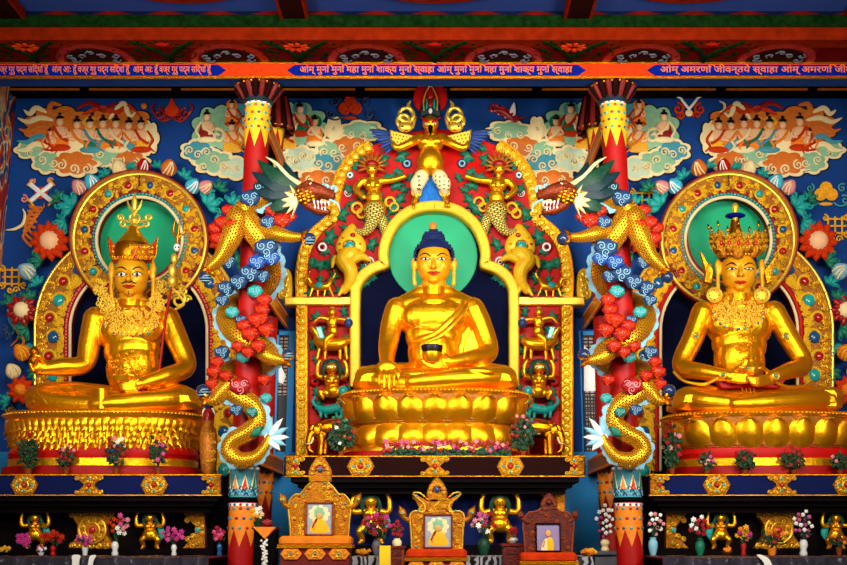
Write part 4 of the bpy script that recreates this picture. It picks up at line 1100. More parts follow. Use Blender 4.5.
# ---------------------------------------------------------------- oval aureoles behind the two side figures
fa = Frame(3.0)
def side_aureole(lab, flip=False):
    cx, cy = 139.5, 240.
    t = thing('aureole', lab, 'aureole', fa(cx, 470, 0))
    # mandorla behind the body
    def horse(hw, top, ybot, n=44, ex=1.0):
        pts = []
        for i in range(n+1):
            a = lerp(-12, 192, i/n); x = math.cos(math.radians(a)); y = math.sin(math.radians(a))
            pts.append((cx-1+hw*x, 330-(330-top)*y if y > 0 else 330-y*180*.55))
        return [(cx-1+hw, ybot)]+[p for p in pts if p[1] <= 331]+[(cx-1-hw, ybot)]
    inner = horse(70, 262, 470); outer = horse(104, 226, 470)
    def ringmesh(b, A, B, d0, d1):
        n = len(A); vs = []; fs = []
        for pts, dd in ((A, d1), (B, d1), (B, d0), (A, d0)):
            for x, y in pts:
                w = fa(x, y, 0); w.y -= dd*fa.s; vs.append(w)
        for i in range(n-1):
            for k in range(4): fs.append((k*n+i, k*n+i+1, ((k+1) % 4)*n+i+1, ((k+1) % 4)*n+i))
        fs += [(0, n, 2*n, 3*n), (n-1, 4*n-1, 3*n-1, 2*n-1)]
        b._add(vs, fs)
    b = MB(fa); b.mat('niche_navy').prism(horse(73, 258, 470), -21, -16); b.build('niche_back', t)
    b = MB(fa); b.mat('red_deep')
    md_ = horse(87, 243, 470); okk = [math.hypot(x-cx, y-cy) > 54 for x, y in md_]; h1 = okk.index(False); h2 = len(okk)-okk[::-1].index(False)
    def halves(b, A, B, d0, d1):
        ringmesh(b, A[:h1+1], B[:h1+1], d0, d1); ringmesh(b, A[h2-1:], B[h2-1:], d0, d1)
    def hlines(b, pts, d, r, hh_):
        for q in ((pts[:h1], pts[h2:])[hh_],): b.tube([(x, y, d) for x, y in q], r, 8)
    halves(b, inner, outer, -21, 2); mand = b.build('mandorla', t, angle=30)
    b = MB(fa); b.mat('bronze'); halves(b, horse(74, 258, 470), horse(102.5, 228, 470), 1, 3.2); b.build('mandorla_ground', mand, angle=30)
    for hh_ in (0, 1): b = MB(fa); b.mat('gold_pale'); hlines(b, horse(103.5, 227, 470), 2, 1.6, hh_); b.build('outer_edging', mand)
    for hh_ in (0, 1): b = MB(fa); b.mat('cream'); hlines(b, horse(68.5, 263.5, 470), 3, 1.5, hh_); b.mat('red_bright'); hlines(b, horse(72.5, 259.5, 470), 4, 2., hh_); e = b.build('inner_edging', mand)
    b = MB(fa); b.mat('pink'); L = 0; pp = horse(72.5, 259.5, 470)
    for i in range(len(pp)-1):
        (x0, y0), (x1, y1) = pp[i], pp[i+1]; sg = math.hypot(x1-x0, y1-y0); k = 0
        while k < sg:
            if math.hypot(x0-cx, y0-cy) > 44: b.ell((lerp(x0, x1, k/sg), lerp(y0, y1, k/sg), 5.2), 1.15, n=6, m=4)
            k += 3.4
    b.build('beading', e)
    # scrolls and gem commas, cell by cell, with joints between
    rr = random.Random(3); mid = horse(87.5, 243, 470); cells = []
    acc = 0; last = -99
    for i in range(len(mid)-1):
        (x0, y0), (x1, y1) = mid[i], mid[i+1]; sg = math.hypot(x1-x0, y1-y0); k = 0
        while k < sg:
            if acc+k-last >= 19: cells.append((lerp(x0, x1, k/sg), lerp(y0, y1, k/sg), math.degrees(math.atan2(-(y1-y0), x1-x0)))); last = acc+k
            k += 1
        acc += sg
    bL = MB(fa); b2 = MB(fa)
    for i, (x, y, a) in enumerate(cells):
        if math.hypot(x-cx, y-cy) < 58: continue
        b = bL if x < cx else b2; g = MB(fa)
        big = i % 2 == 0
        px_, py_ = (x+(2 if big else -3)*math.cos(math.radians(a+90)), y-(2 if big else -3)*math.sin(math.radians(a+90)))
        r = 8.2 if big else 6
        b.mat('yellow_paint').spiral(px_, py_, r+1.5, a+90, 1., 1.5, 4.4, 6, 1 if x < cx else -1)
        g.mat(('turquoise', 'ruby', 'sapphire', 'ruby')[i % 4]).ell((px_, py_, 4.6), (r*.74, r*.74, 3), n=14, m=8); g.build('gem', mand)
        for q in range(26):
            w = rr.uniform(0, 360); off = 0
            dx = rr.uniform(-10, 10); dy = (-1 if q % 2 else 1)*rr.uniform(5, 12.5)
            ca, sa = math.cos(math.radians(a)), math.sin(math.radians(a))
            b.mat('filigree' if q % 2 else 'yellow_paint').spiral(x+dx*ca-dy*sa, y-dx*sa-dy*ca, rr.uniform(2.0, 3.4), w, 1.25, .85, 4.0+rr.uniform(0, .8), 5, rr.choice((-1, 1)))
    b = bL; b.build('scrollwork', mand); b2.build('scrollwork', mand)
    # round nimbus behind the head
    b = MB(fa); b.mat('halo_green').prism(circ(cx+3, cy+1, 45, 40), -21, -12); disc_ = b.build('green_disc', t)
    nim = MB(fa); nim.mat('red_deep')
    n = 72; A = circ(cx, cy, 42.5, n); B = circ(cx, cy, 67, n); ringmesh(nim, A+A[:1], B+B[:1], -21, 12); nim = nim.build('nimbus', t, angle=30)
    b = MB(fa); b.mat('bronze'); A = circ(cx, cy, 47, n); B = circ(cx, cy, 65, n); ringmesh(b, A+A[:1], B+B[:1], 11, 13.4); b.build('nimbus_ground', nim, angle=30)
    b = MB(fa); b.mat('gold_pale').torus(cx, cy, 66, 1.7, 12.5, 72, 8); b.mat('red_deep').torus(cx, cy, 68.2, 1.3, 10, 72, 6); b.build('outer_edging', nim)
    b = MB(fa); b.mat('cream').torus(cx, cy, 43, 1.7, 12, 72, 8); b.build('inner_edging', nim)
    b = MB(fa); b.mat('turquoise')
    for i in range(84): b.ell((cx+46*math.cos(2*PI*i/84), cy+46*math.sin(2*PI*i/84), 13.4), (1.6, 1.6, 1.6), n=7, m=5)
    b.build('beading', nim)
    b = MB(fa); g = MB(fa)
    for i in range(16):
        a = 360*(i+.5)/16; x = cx+56*math.cos(math.radians(a)); y = cy-56*math.sin(math.radians(a))
        b.mat('yellow_paint').spiral(x, y, 6.2, a+90, 1, 1.2, 15, 6, 1); g = MB(fa); g.mat(('ruby', 'turquoise', 'ruby', 'sapphire')[i % 4]).ell((x, y, 15), (3.8, 3.8, 2.6), n=14, m=8); g.build('gem', nim)
        for q in range(24):
            aa = a+rr.uniform(6.5, 16)*(1 if q % 2 else -1)*(.9 if q < 6 else .5); R = rr.uniform(49.5, 63.5) if q < 20 else (50 if q % 2 else 63)
            b.mat('filigree' if q % 3 else 'yellow_paint').spiral(cx+R*math.cos(math.radians(aa)), cy-R*math.sin(math.radians(aa)), rr.uniform(1.5, 2.4), rr.uniform(0, 360), 1.2, .62, 14.6, 5, rr.choice((-1, 1)))
    b.build('scrollwork', nim)
    b = MB(fa); b.mat('maroon')
    for i in range(6):
        a = math.radians(60*i+30)
        b.tube([(cx+47*math.cos(a), cy-47*math.sin(a), 13.6), (cx+65*math.cos(a), cy-65*math.sin(a), 13.6)], .5, 5)
    b.build('joint', nim)
    # carved buds, leaves and flowers growing round the rim
    for x, y, r, m, a in ((79, 187, 8, 'pink', -40), (92, 182, 8.5, 'aqua', -30), (119, 168, 8, 'cream', -15), (144, 165.5, 7, 'red_bright', 0), (169, 168, 8.5, 'cloud_orange', 12), (193, 186, 8, 'aqua', 30), (206, 187, 7.5, 'pink', 45)):
        bud(t, fa, x, y, r, 4, m, -a, 'white' if m in ('red_bright', 'aqua') else 'cream')
    for x, y, r, a in ((106, 176, 9, 120), (131, 169, 8, 90), (157, 168, 8, 85), (183, 178, 10, 60), (73, 208, 18, 150), (206, 206, 17, 40), (66, 222, 13, 200), (214, 222, 13, -10)):
        leafy(t, fa, x, y, r, 1, a, 'teal')
    for x, y, r, a in ((42, 262, 14, 150), (28, 328, 14, 200), (236, 264, 14, 20), (30, 300, 12, 120)): leafy(t, fa, x, y, r, 0, a, 'green')
    blossom('red_flower', t, fa, 50, 241, 21, 2, 12, 'red_orange', 'peach', 5, 3.2, .5)
    blossom('red_flower', t, fa, 224, 237, 19, 2, 12, 'red_orange', 'peach', 5, 3.2, .5)
    blossom('lotus_flower', t, fa, 22, 310, 17, 2, 9, 'dragon_red', 'cream', 0, 3, .5)
    blossom('lotus_flower', t, fa, 21, 390, 15, 2, 9, 'red_orange', 'orange', 0, 3, .45)
    bud(t, fa, 27, 271, 9, 3, 'pale_blue', 60); bud(t, fa, 22, 352, 9, 3, 'orange', 40, 'flower_yellow'); bud(t, fa, 13, 371, 8, 3, 'cream', 30)
    for x, y, r, a, m in ((12, 305, 13, 100, 'green'), (34, 345, 11, 250, 'teal'), (10, 330, 10, 200, 'slate_blue'), (38, 285, 11, 120, 'teal'), (232, 205, 13, 60, 'teal'), (240, 285, 12, -30, 'green'), (60, 200, 11, 130, 'green'), (218, 190, 11, 60, 'green'), (36, 372, 10, 230, 'green'), (9, 402, 11, 160, 'teal')):
        leafy(t, fa, x, y, r, -1, a, m)
    return t
au = side_aureole('scrolled gold aureole with green disc behind the hatted moustached figure')
ar = mdup(au, 'scrolled gold aureole with green disc behind the leafy-crowned figure', -.07)
for ch in ar.children:
    if ch.name.startswith('lotus_flower'):
        pass

# ---------------------------------------------------------------- central shrine back
fp_ = Frame(2.95)
sh = thing('shrine_panel', 'tall red carved panel with gold scalloped border behind the blue-haired figure', 'shrine', fp_(435, 456, 0))
CXS = 434.5
def both(pts): return pts+[(2*CXS-x, y) for x, y in pts[::-1]]
lowb = cr([(302, 457), (302, 400), (302, 340), (302, 300), (301.5, 275), (305, 252), (314, 235), (325, 225), (334, 218)], 5)
upb = cr([(334, 218), (333.5, 205), (337, 187), (345, 168), (360, 152), (380, 142), (405, 133), (434.5, 128)], 5)
outl = both(lowb+upb[1:])
b = MB(fp_); b.mat('red_bright').prism(outl, -26, 0, 1.); panel = b.build('red_panel', sh)
# scalloped gold border of overlapping curls
def scallops(b, path, r, d, step, hand):
    acc = 0; nxt = 0; i = 0
    for i in range(len(path)-1):
        (x0, y0), (x1, y1) = path[i], path[i+1]; sg = math.hypot(x1-x0, y1-y0)
        while nxt <= acc+sg:
            k = (nxt-acc)/sg if sg else 0; x, y = lerp(x0, x1, k), lerp(y0, y1, k); a = math.degrees(math.atan2(-(y1-y0), x1-x0))
            b.mat('gold_pale').dome([(x+r*.9*math.cos(q*PI/8), y-r*.9*math.sin(q*PI/8)) for q in range(16)], d-1.4, 1.8)
            b.mat('yellow_paint').spiral(x, y, r*.98, a+70, 1.1, 1.0, d+1.2, 6, hand)
            nxt += step
        acc += sg
def border(path, name, hand, par=sh):
    b = MB(fp_); b.mat('gold_dark').strip(path, [(-6, -20), (-6, .5), (-5, 1.2), (5, 1.2), (6, .5), (6, -20)]).mat('gold_pale').strip(path, [(-6.4, .4), (-5.6, 2.4), (-4.6, .4)]).strip(path, [(4.6, .4), (5.6, 2.4), (6.4, .4)]); o = b.build(name, par, angle=30)
    b = MB(fp_); scallops(b, path, 4.6, 2.6, 7.6, hand); b.build('curl_pattern', o)
    return o
for mir in (0, 1):
    fl_ = (lambda q: mirx(q, CXS)) if mir else (lambda q: q)
    border(fl_(lowb[:-1]), 'scalloped_border', 1-2*mir); border(fl_(upb[:-12]), 'scalloped_border', 1-2*mir)
    b = MB(fp_); b.mat('red_deep').tube([(x, y, 3) for x, y in fl_([(x+7, y) for x, y in lowb[:-4]])], .7, 5); b.build('red_line', sh)
    # half-round scalloped finial at the end of the crossbar
    c = fl_([(290, 297)])[0]
    b = MB(fp_); b.mat('yellow_paint').prism(fl_(cr([(291, 298), (279, 298), (277, 285), (279, 273), (285, 268), (291, 274)], 4, True)), -18, -2, 1)
    for k in range(5): b.mat('gold_pale').spiral(*fl_([(284.5+(k % 2)*1.5, 273+k*5.4)])[0], 4, 90, 1.2, 1.1, -1.4, 6, 1-2*mir)
    b.build('scalloped_finial', sh)
# inner gold arch: three lobes
ar1 = both(cr([(356, 388), (356, 340), (356, 300), (357.5, 288), (364, 278), (374, 271), (385, 267.5)], 5)+[p for p in cr([(385, 266), (384, 256), (387, 242), (395, 227), (408, 216), (421, 211), (434.5, 209.5)], 5)])
b = MB(fp_); b.mat('yellow_paint').strip(ar1, [(-5, -10), (-5, 14), (-3.6, 15.5), (3.6, 15.5), (5, 14), (5, -10)]); b.build('gold_arch', sh, angle=30)
b = MB(fp_); b.mat('niche_navy').prism(both([(358, 388), (358, 300), (366, 280), (386, 268), (388, 250), (398, 226), (418, 214), (434.5, 211)]), -24, .6); b.build('niche_back', sh)
b = MB(fp_); b.mat('halo_green').prism(circ(433, 256, 44.5, 44), .2, 1.8, .5); b.build('green_disc', sh)
for mir in (0, 1):
    b = MB(fp_); pts = [(284, 296.5), (353, 296.5), (353, 305), (284, 305)]
    b.mat('gold_pale').prism(mirx(pts, CXS) if mir else pts, -10, 6, 1.2); b.build('crossbar', sh)
# ---------------------------------------------------------------- carved figures on the central panel
def leaf3(parent, f, x, y, r, a, d=1.5, m='green'):
    b = MB(f); b.mat(m)
    out = rot2([(1.05*r, 0), (.5*r, .2*r), (.35*r, .62*r), (0, .3*r), (-.55*r, .55*r), (-.5*r, 0), (-.55*r, -.55*r), (0, -.3*r), (.35*r, -.62*r), (.5*r, -.2*r)], a, x, y)
    b.dome(out, d, r*.38); b.mat('teal').tube([rot2([(-.5*r, 0)], a, x, y)[0]+(d+r*.2,), rot2([(.8*r, 0)], a, x, y)[0]+(d+r*.2,)], .5, 5)
    return b.build('carved_leaf', parent)
LV = [(384, 160, 6, 250), (390, 178, 6, 180), (396, 186, 5.5, 10), (379, 205, 6, 60), (394, 208, 7, 230), (386, 222, 6, 240), (386, 232, 6, 40), (362, 196, 5, 80), (349, 190, 5, 120), (343, 215, 6.5, 70),
      (372, 245, 6, 60), (372, 276, 5.5, 110), (330, 238, 7, 70), (318, 265, 6.5, 340), (331, 263, 7, 30), (333, 278, 6, 60), (310, 292, 5, 250), (352, 296, 5, 200), (312, 262, 4.5, 260), (361, 252, 5, 280), (340, 290, 5, 200),
      (402, 156, 7, 75), (399, 200, 6, 45), (372, 172, 4.5, 90), (316, 316, 4.5, 220), (344, 312, 4.5, 100), (346, 340, 5, 250), (313, 345, 5, 100), (322, 395, 5, 20), (346, 372, 5, 300), (318, 405, 5, 60), (340, 408, 5, 120)]
LV += [(356, 166, 4.5, 60), (364, 160, 4, 140), (388, 148, 4.5, 200), (398, 172, 4.5, 330), (404, 190, 4, 20), (352, 204, 4, 190), (366, 220, 4, 300), (378, 196, 4, 30), (326, 252, 4, 200), (340, 262, 4, 330), (362, 268, 4, 60), (320, 280, 4, 90), (366, 284, 3.6, 30), (326, 292, 4, 10), (322, 330, 4, 250), (348, 350, 4, 60), (316, 360, 4, 120), (350, 388, 4, 280), (316, 392, 4, 80), (336, 302, 4, 180), (410, 178, 4, 60), (345, 228, 4, 160)]
for x, y, r, a in LV:
    leaf3(sh, fp_, x, y, r*1.75, a); leaf3(sh, fp_, 2*CXS-x, y, r*1.75, 180-a)
def rosette(x, y, r, mo, mi):
    b = MB(fp_); b.mat(mo).dome(circ(x, y, r, 18), 1.5, r*.5); b.mat(mi).torus(x, y, r*.55, r*.16, 1.5+r*.45, 16).mat('ink').ell((x, y, 1.5+r*.5), r*.25, n=8, m=6)
    return b.build('rosette', sh)
for x, y, r, mo, mi in ((407, 163.5, 5, 'slate_blue', 'pale_blue'), (322.5, 247, 6.5, 'dragon_red', 'white'), (369, 262, 5.5, 'white', 'dragon_red'), (348, 193, 4, 'white', 'red_deep'), (401, 212, 4, 'maroon', 'pink'), (350, 175, 4, 'teal', 'white'), (379, 216, 3.4, 'red_deep', 'white'), (389, 240, 3.2, 'teal', 'pale_blue'), (315, 381, 6.5, 'dragon_red', 'red_bright')):
    rosette(x, y, r, mo, mi); rosette(2*CXS-x, y, r, mo, mi)
# gold rings of serpents
def rings(b, x, y, r, m='yellow_paint', d=4):
    b.mat(m).torus(x, y, r, r*.3, d, 18, 8).torus(x+r*.9, y+r*1.1, r*.85, r*.28, d+.6, 18, 8)
for s in (0, 1):
    b = MB(fp_); X = lambda x: 2*CXS-x if s else x
    rings(b, X(357), 208, 5); b.build('serpent_coil', sh); b = MB(fp_); rings(b, X(390), 202, 4.6); b.build('serpent_coil', sh)
    b = MB(fp_); b.mat('spotted_scales').tube(cr([(X(378), 214, 5), (X(384), 226, 5), (X(387), 240, 4), (X(383), 256, 4), (X(378), 262, 3)], 5), [6, 5.5, 4.6, 3.2, 1.2], 10); b.build('serpent_tail', sh)
# ---- bird-headed figure at the top
fg = Frame(2.78); g0 = fg(430.5, 205, 0)
gar = thing('winged_figure', 'gold bird-headed winged figure with blue tail at the top of the red panel', 'figure', g0)
b = MB(fg); b.mat('gold')
b.ell((430.5, 161, 6), (14, 16.5, 11), n=24, m=14).ell((430.5, 143, 5), (14, 11, 8.5), n=24, m=14).ell((430.5, 123.5, 7), (8.5, 8.5, 8), n=20, m=12)
b.tube([(430.5, 132, 4), (430.5, 140, 4)], [6, 8], 12)
for s in (-1, 1):
    b.tube(cr([(430.5+s*11, 138, 5), (430.5+s*20, 143, 11), (430.5+s*30, 147.5, 12), (430.5+s*35, 147, 13), (430.5+s*37, 144, 13)], 4), [5.5, 4.6, 4, 3.2, 2.6], 10)
    b.tube(cr([(430.5+s*8, 172, 4), (430.5+s*13, 184, 8), (430.5+s*14, 196, 7), (430.5+s*17, 203, 9)], 4), [7, 6, 3.6, 2.6], 10)
    for k in (-1, 0, 1): b.tube([(430.5+s*16, 201, 9), (430.5+s*(17+2*k)+k, 207, 12)], [1.8, .8], 6)
    b.ell((430.5+s*6, 141, 11), (5.5, 4.5, 3.5))
gbody = b.build('body', gar, remesh=.6, iters=3)
b = MB(fg); b.mat('black').tube(cr([(430.5, 127, 14), (430.5, 130.5, 17.5), (430.5, 135, 15)], 4), [2.6, 2.2, .4], 8); b.build('beak', gbody)
for s in (-1, 1):
    b = MB(fg); b.mat('red_bright').tube(cr([(430.5+s*1.5, 122.5, 15), (430.5+s*5, 120.5, 13.5), (430.5+s*10, 117, 8)], 4), [.8, 1.4, .5], 6).mat('eye_white').ell((430.5+s*4.2, 123.6, 14), (1.5, 1.2, 1), n=10, m=6).mat('ink').ell((430.5+s*4, 123.7, 14.9), .6, n=8, m=5); b.build('eye', gbody)
    b = MB(fg); b.mat('cream')
    pts = cr([(430.5+s*9, 177, 9), (430.5+s*13, 184, 12), (430.5+s*14, 190, 9)], 4); b.tube(pts, [7.6, 7.6, 5.4], 12); b.mat('ink')
    for q in range(16): b.ell((430.5+s*(9+5*((q % 4)/3))+((q % 4)-1.5)*2.6, 176+4.2*(q//4)+(q % 2), 12+7.2*math.sqrt(max(.1, 1-(((q % 4)-1.5)/2.4)**2))), (.8, .8, .6), n=6, m=4)
    b.mat('gold_pale').torus(430.5+s*14, 191.5, 4.8, 1, 9, 14, 6); b.build('feathered_legging', gar)
    b = MB(fg); b.mat('gold_pale').prism([(430.5+s*16, 135), (430.5+s*41, 129), (430.5+s*40, 139), (430.5+s*34, 148), (430.5+s*18, 140)], 1, 8, 1.5); b.mat('ink')
    for q in range(24): b.ell((430.5+s*(19+3.4*(q % 6)+(q//6)*1.3), 134.5-(q % 6)*.7+(q//6)*3.2, 8), (.75, .75, .5), n=6, m=4)
    wg = b.build('wing', gar)
    for k in range(8):
        b = MB(fg); a = k/7; x0, y0 = 430.5+s*(39-5*a), 133+11*a; x1, y1 = 430.5+s*(62-16*a), 130+24*a
        b.mat('feather_blue' if k % 2 else 'slate_blue').dome(cr([(x0, y0-1.6), (lerp(x0, x1, .6), lerp(y0, y1, .6)-2.2), (x1, y1), (lerp(x0, x1, .6), lerp(y0, y1, .6)+2), (x0, y0+1.6)], 3, True), 0+.5*k, 1.6); b.build('feather', wg)
    b = MB(fg); b.mat('gold_pale').torus(430.5+s*24, 115, 7, 2.1, 9, 24, 8).torus(430.5+s*27, 121, 6.2, 2, 10.5, 24, 8).ell((430.5+s*25, 127, 11), (8, 5.5, 4)).tube(cr([(430.5+s*18, 128, 8), (430.5+s*16, 117, 6), (430.5+s*22, 106, 6), (430.5+s*20, 101, 7)], 4), [1.2, 2, 2.2, .8], 8).mat('ink').ell((430.5+s*28, 126.5, 15), (1.2, 1, .8), n=8, m=5).mat('red_deep').tube([(430.5+s*23, 130, 15), (430.5+s*27, 131.5, 15)], .5, 5).mat('grey').ell((430.5+s*25, 118, 7), (4.5, 4.5, 1.6)); b.build('serpent', gar)
b = MB(fg); b.mat('tail_blue')
for k in range(9):
    x = 421+k*2.4; b.tube(cr([(lerp(430.5, x, .6), 174, 2), (lerp(430.5, x, .9), 188, 4-abs(k-4)*.3), (lerp(430.5, x, 1.12), 206, 4-abs(k-4)*.4)], 4), [1.4, 1.7, 1.9], 8)
b.build('tail', gar)
b = MB(fg); b.mat('red_bright').prism(circ(430.3, 97.5, 17, 32), -4, 0, 1); b.build('red_disc', gar)
b = MB(fg); b.mat('mane').dome([(419, 118), (421, 104), (426, 100), (435, 100), (440, 104), (442, 118), (430.5, 115)], 1, 4); b.build('crest', gar)
b = MB(fg); b.mat('gold_pale').tube(cr([(424, 110, 4), (424, 98, 4), (430.5, 86, 4), (437, 98, 4), (437, 110, 4)], 4), .8, 6).mat('ruby').dome(cr([(430.5, 86.5), (434, 93), (432, 99), (429, 99), (427, 93)], 3, True), 3, 2.5).mat('ruby').ell((430.5, 104, 5), (2.2, 4, 2)).mat('teal').dome([(425, 112), (426, 98), (428.5, 102), (428.5, 113)], 3, 2).dome([(436, 112), (435, 98), (432.5, 102), (432.5, 113)], 3, 2).mat('white').ell((430.5, 111, 5), (2, 3, 1.6)); b.build('flame_jewel', gar)
# ---- serpent dancers
ff = Frame(2.82)
na = thing('serpent_dancer', 'gold serpent-tailed dancer with spiky crown, on the hatted figure\'s side of the red panel', 'figure', ff(373, 222, 0))
b = MB(ff); b.mat('gold_leaf')
b.ell((372, 173, 6), (5.2, 6, 5)).tube([(372.3, 178, 5), (372.6, 184, 5)], 2.6, 10).ell((373, 187.5, 5), (8.2, 7, 5.5)).ell((374, 199, 5), (7, 9, 5.5)).ell((374.5, 209, 5), (10, 8.5, 7))
b.tube([(364, 184, 5), (382, 184, 5)], 3.4, 10)
b.tube(cr([(364, 184, 5), (358.5, 192, 7), (365, 199, 10)], 4), [3.4, 3, 2.4], 8).tube(cr([(382, 184, 5), (391, 183, 6), (400, 180, 8)], 4), [3.4, 2.8, 2.2], 8)
for s in (-1, 1): b.ell((373+s*3.8, 188, 9), (3, 3, 2.6))
nb = b.build('body', na, remesh=.55, iters=3)
b = MB(ff); b.mat('carved_wood')
for k in range(11):
    a = math.radians(-25+230*k/10); b.tube([(372+5*math.cos(a), 170-5*math.sin(a), 4), (372+13*math.cos(a), 169-13*math.sin(a), 3)], [1.8, .5], 6)
b.mat('dragon_red').ell((372, 168.5, 6), (6, 4, 5)); b.build('spiky_crown', na)
b = MB(ff); b.mat('spotted_scales').tube(cr([(374, 212, 6), (372, 222, 6), (366, 231, 5), (357, 230, 4)], 4), [9.5, 6, 4, 2], 12); b.build('scaled_tail', na)
b = MB(ff); b.mat('ink').ell((369.8, 172.6, 10.4), (1, .6, .6), n=8, m=5).ell((374.4, 172.6, 10.4), (1, .6, .6), n=8, m=5).mat('lip_red').ell((372, 176, 10.6), (1.4, .5, .5), n=8, m=5); b.build('face_paint', nb)
na.scale = (1.16, 1.1, 1.08)
mdup(na, 'gold serpent-tailed dancer with spiky crown, on the leafy-crowned figure\'s side of the red panel')
# ---- gold trunked sea beasts rearing below the dancers
mk = thing('sea_beast', 'gold rearing beast with gem-set leaf crest, on the hatted figure\'s side of the panel', 'figure', ff(350, 292, 0))
b = MB(ff); b.mat('yellow_paint').dome(cr([(352, 226), (358, 234), (364, 245), (363, 254), (352, 258), (340, 256), (337.5, 247), (343, 235)], 3, True), 2, 5); cr_ = b.build('leaf_crest', mk)
b = MB(ff); b.mat('turquoise').ell((349.5, 247.5, 7), (4.6, 4.6, 3)).mat('ruby').ell((352.5, 237.5, 6), (2.6, 2.6, 2)).mat('gold_dark').torus(349.5, 247.5, 5.2, .8, 6.5, 18)
for x, y in ((341, 246), (359, 246), (344, 240), (358, 252), (342, 252)): b.ell((x, y, 5.6), (1.6, 1.3, 1), n=8, m=5)
b.build('gem_pattern', cr_)
b = MB(ff); b.mat('yellow_paint').tube(cr([(350, 256, 4), (345, 262, 6), (350, 271, 8), (350, 281, 7), (345, 291, 5)], 5), [9, 8.4, 7, 5.4, 3.4], 12)
b.tube(cr([(350, 261, 5), (360, 258, 5), (368, 262, 4)], 4), [6, 4.6, 1.2], 8).tube(cr([(347, 262, 5), (337, 260, 5), (334, 268, 4)], 4), [5, 3.6, 1.2], 8)
b.tube([(349, 285, 6), (354, 295, 7)], [3, 1.4], 8).tube([(345, 287, 6), (340, 295, 7)], [3, 1.4], 8)
b.build('body', mk, remesh=.55, iters=2)
mk.scale = (1.12, 1.1, 1.04)
mdup(mk, 'gold rearing beast with gem-set leaf crest, on the leafy-crowned figure\'s side of the panel')
# ---- small leaping antelope beasts above the crossbar
an = thing('leaping_beast', 'small gold leaping beast above the left end of the crossbar', 'figure', ff(320, 296, 0))
b = MB(ff); b.mat('gold')
b.tube(cr([(311, 284, 4), (318, 287, 5), (327, 286, 5), (331, 280, 4)], 4), [2.6, 4, 4, 2.6], 10).tube([(311, 284, 4), (308, 278, 6), (306, 279, 7)], [2.4, 2.6, 1.4], 8)
for x0, x1 in ((313, 310), (317, 318), (326, 324), (329, 333)): b.tube([(x0, 287, 5), (x1, 296, 6)], [1.8, 1], 6)
b.tube([(308, 276, 5), (311, 270, 4)], [.9, .4], 6).tube(cr([(331, 281, 4), (335, 274, 4), (333, 269, 4)], 4), [1.4, 1, .4], 6)
b.build('body', an, remesh=.5, iters=2)
b = MB(ff); b.mat('teal').ell((319, 285, 8), (4, 3.4, 2)); b.build('saddle_cloth', an)
mdup(an, 'small gold leaping beast above the right end of the crossbar')
# ---- riders on horned beasts
rd = thing('beast_rider', 'gold figure riding a horned beast on the panel below the left crossbar', 'figure', ff(332, 360, 0))
b = MB(ff); b.mat('gold')
b.tube(cr([(318, 341, 5), (325, 344, 6), (338, 344, 6), (346, 341, 5)], 4), [5, 6.4, 6.6, 4.6], 12).tube(cr([(319, 340, 5), (316, 333, 7), (312, 328, 8)], 4), [4, 3.4, 2], 8)
for x0, x1 in ((320, 317), (325, 325), (340, 340), (345, 347)): b.tube([(x0, 345, 6), (x1, 359, 6)], [2.6, 1.5], 8)
bb_ = b.build('beast', rd, remesh=.5, iters=2)
b = MB(ff); b.mat('gold').ell((332, 312.5, 8), (4, 4.8, 4)).ell((332, 322, 7), (5.4, 6.4, 4)).ell((333, 331, 7), (5, 6.4, 4.4)).tube(cr([(327, 319, 8), (319, 318, 9), (314, 323, 9)], 4), [2.4, 2, 1.4], 8).tube(cr([(337, 319, 8), (345, 320, 9), (349, 324, 9)], 4), [2.4, 2, 1.4], 8).tube(cr([(332, 335, 10), (326, 340, 12), (325, 350, 11)], 4), [3.2, 2.6, 1.6], 8)
b.build('rider', rd, remesh=.5, iters=2)
b = MB(ff); b.mat('carved_wood').ell((332, 308.4, 8), (3.6, 2.4, 3.4)); b.build('hair', rd)
b = MB(ff); b.mat('turquoise').prism([(315, 327), (321, 326), (325, 338), (319, 339)], 8, 11, 1); b.build('neck_cloth', rd)
b = MB(ff); b.mat('slate_blue').ell((348.5, 323, 10), (4.4, 4.8, 4)); b.mat('aqua').ell((348.5, 319, 11), (2, 1.6, 2)); b.build('ball', rd)
mdup(rd, 'gold figure riding a horned beast on the panel below the right crossbar')
# ---- green-haired crouching figures with raised arms
dw = thing('crouching_figure', 'gold green-haired figure with raised arms below the left beast rider', 'figure', ff(332, 398, 0))
b = MB(ff); b.mat('gold').ell((331.5, 368, 8), (6.4, 6, 6)).ell((332, 381, 6), (7.4, 8, 6)).ell((333, 391, 6), (9, 7, 7))
for s in (-1, 1):
    b.ell((332+s*3.4, 381.5, 11), (3, 2.8, 2.6)); b.tube(cr([(332+s*7, 377, 6), (332+s*14, 376, 8), (332+s*14.5, 366, 9), (332+s*12, 361, 9)], 4), [2.8, 2.4, 2, 1.8], 8)
    b.tube(cr([(332+s*5, 394, 8), (332+s*12, 392, 11), (332+s*9, 398, 11)], 4), [3.6, 3, 2], 8)
db_ = b.build('body', dw, remesh=.5, iters=2)
b = MB(ff); b.mat('green_dark').ell((331.5, 363, 6), (7.2, 4.4, 6))
for s in (-1, 1): b.tube(cr([(331.5+s*6, 363, 8), (331.5+s*8.6, 370, 9), (331.5+s*8, 378, 9)], 4), [2.6, 2.4, 1], 8)
b.build('hair', dw)
b = MB(ff); b.mat('white').ell((329, 367, 13.4), (1.7, 1.3, 1), n=8, m=6).ell((334, 367, 13.4), (1.7, 1.3, 1), n=8, m=6).mat('ink').ell((329, 367, 14.3), .7, n=8, m=5).ell((334, 367, 14.3), .7, n=8, m=5).mat('lip_red').ell((331.5, 371.6, 13.2), (2.2, .8, .8), n=8, m=5); b.build('face_paint', db_)
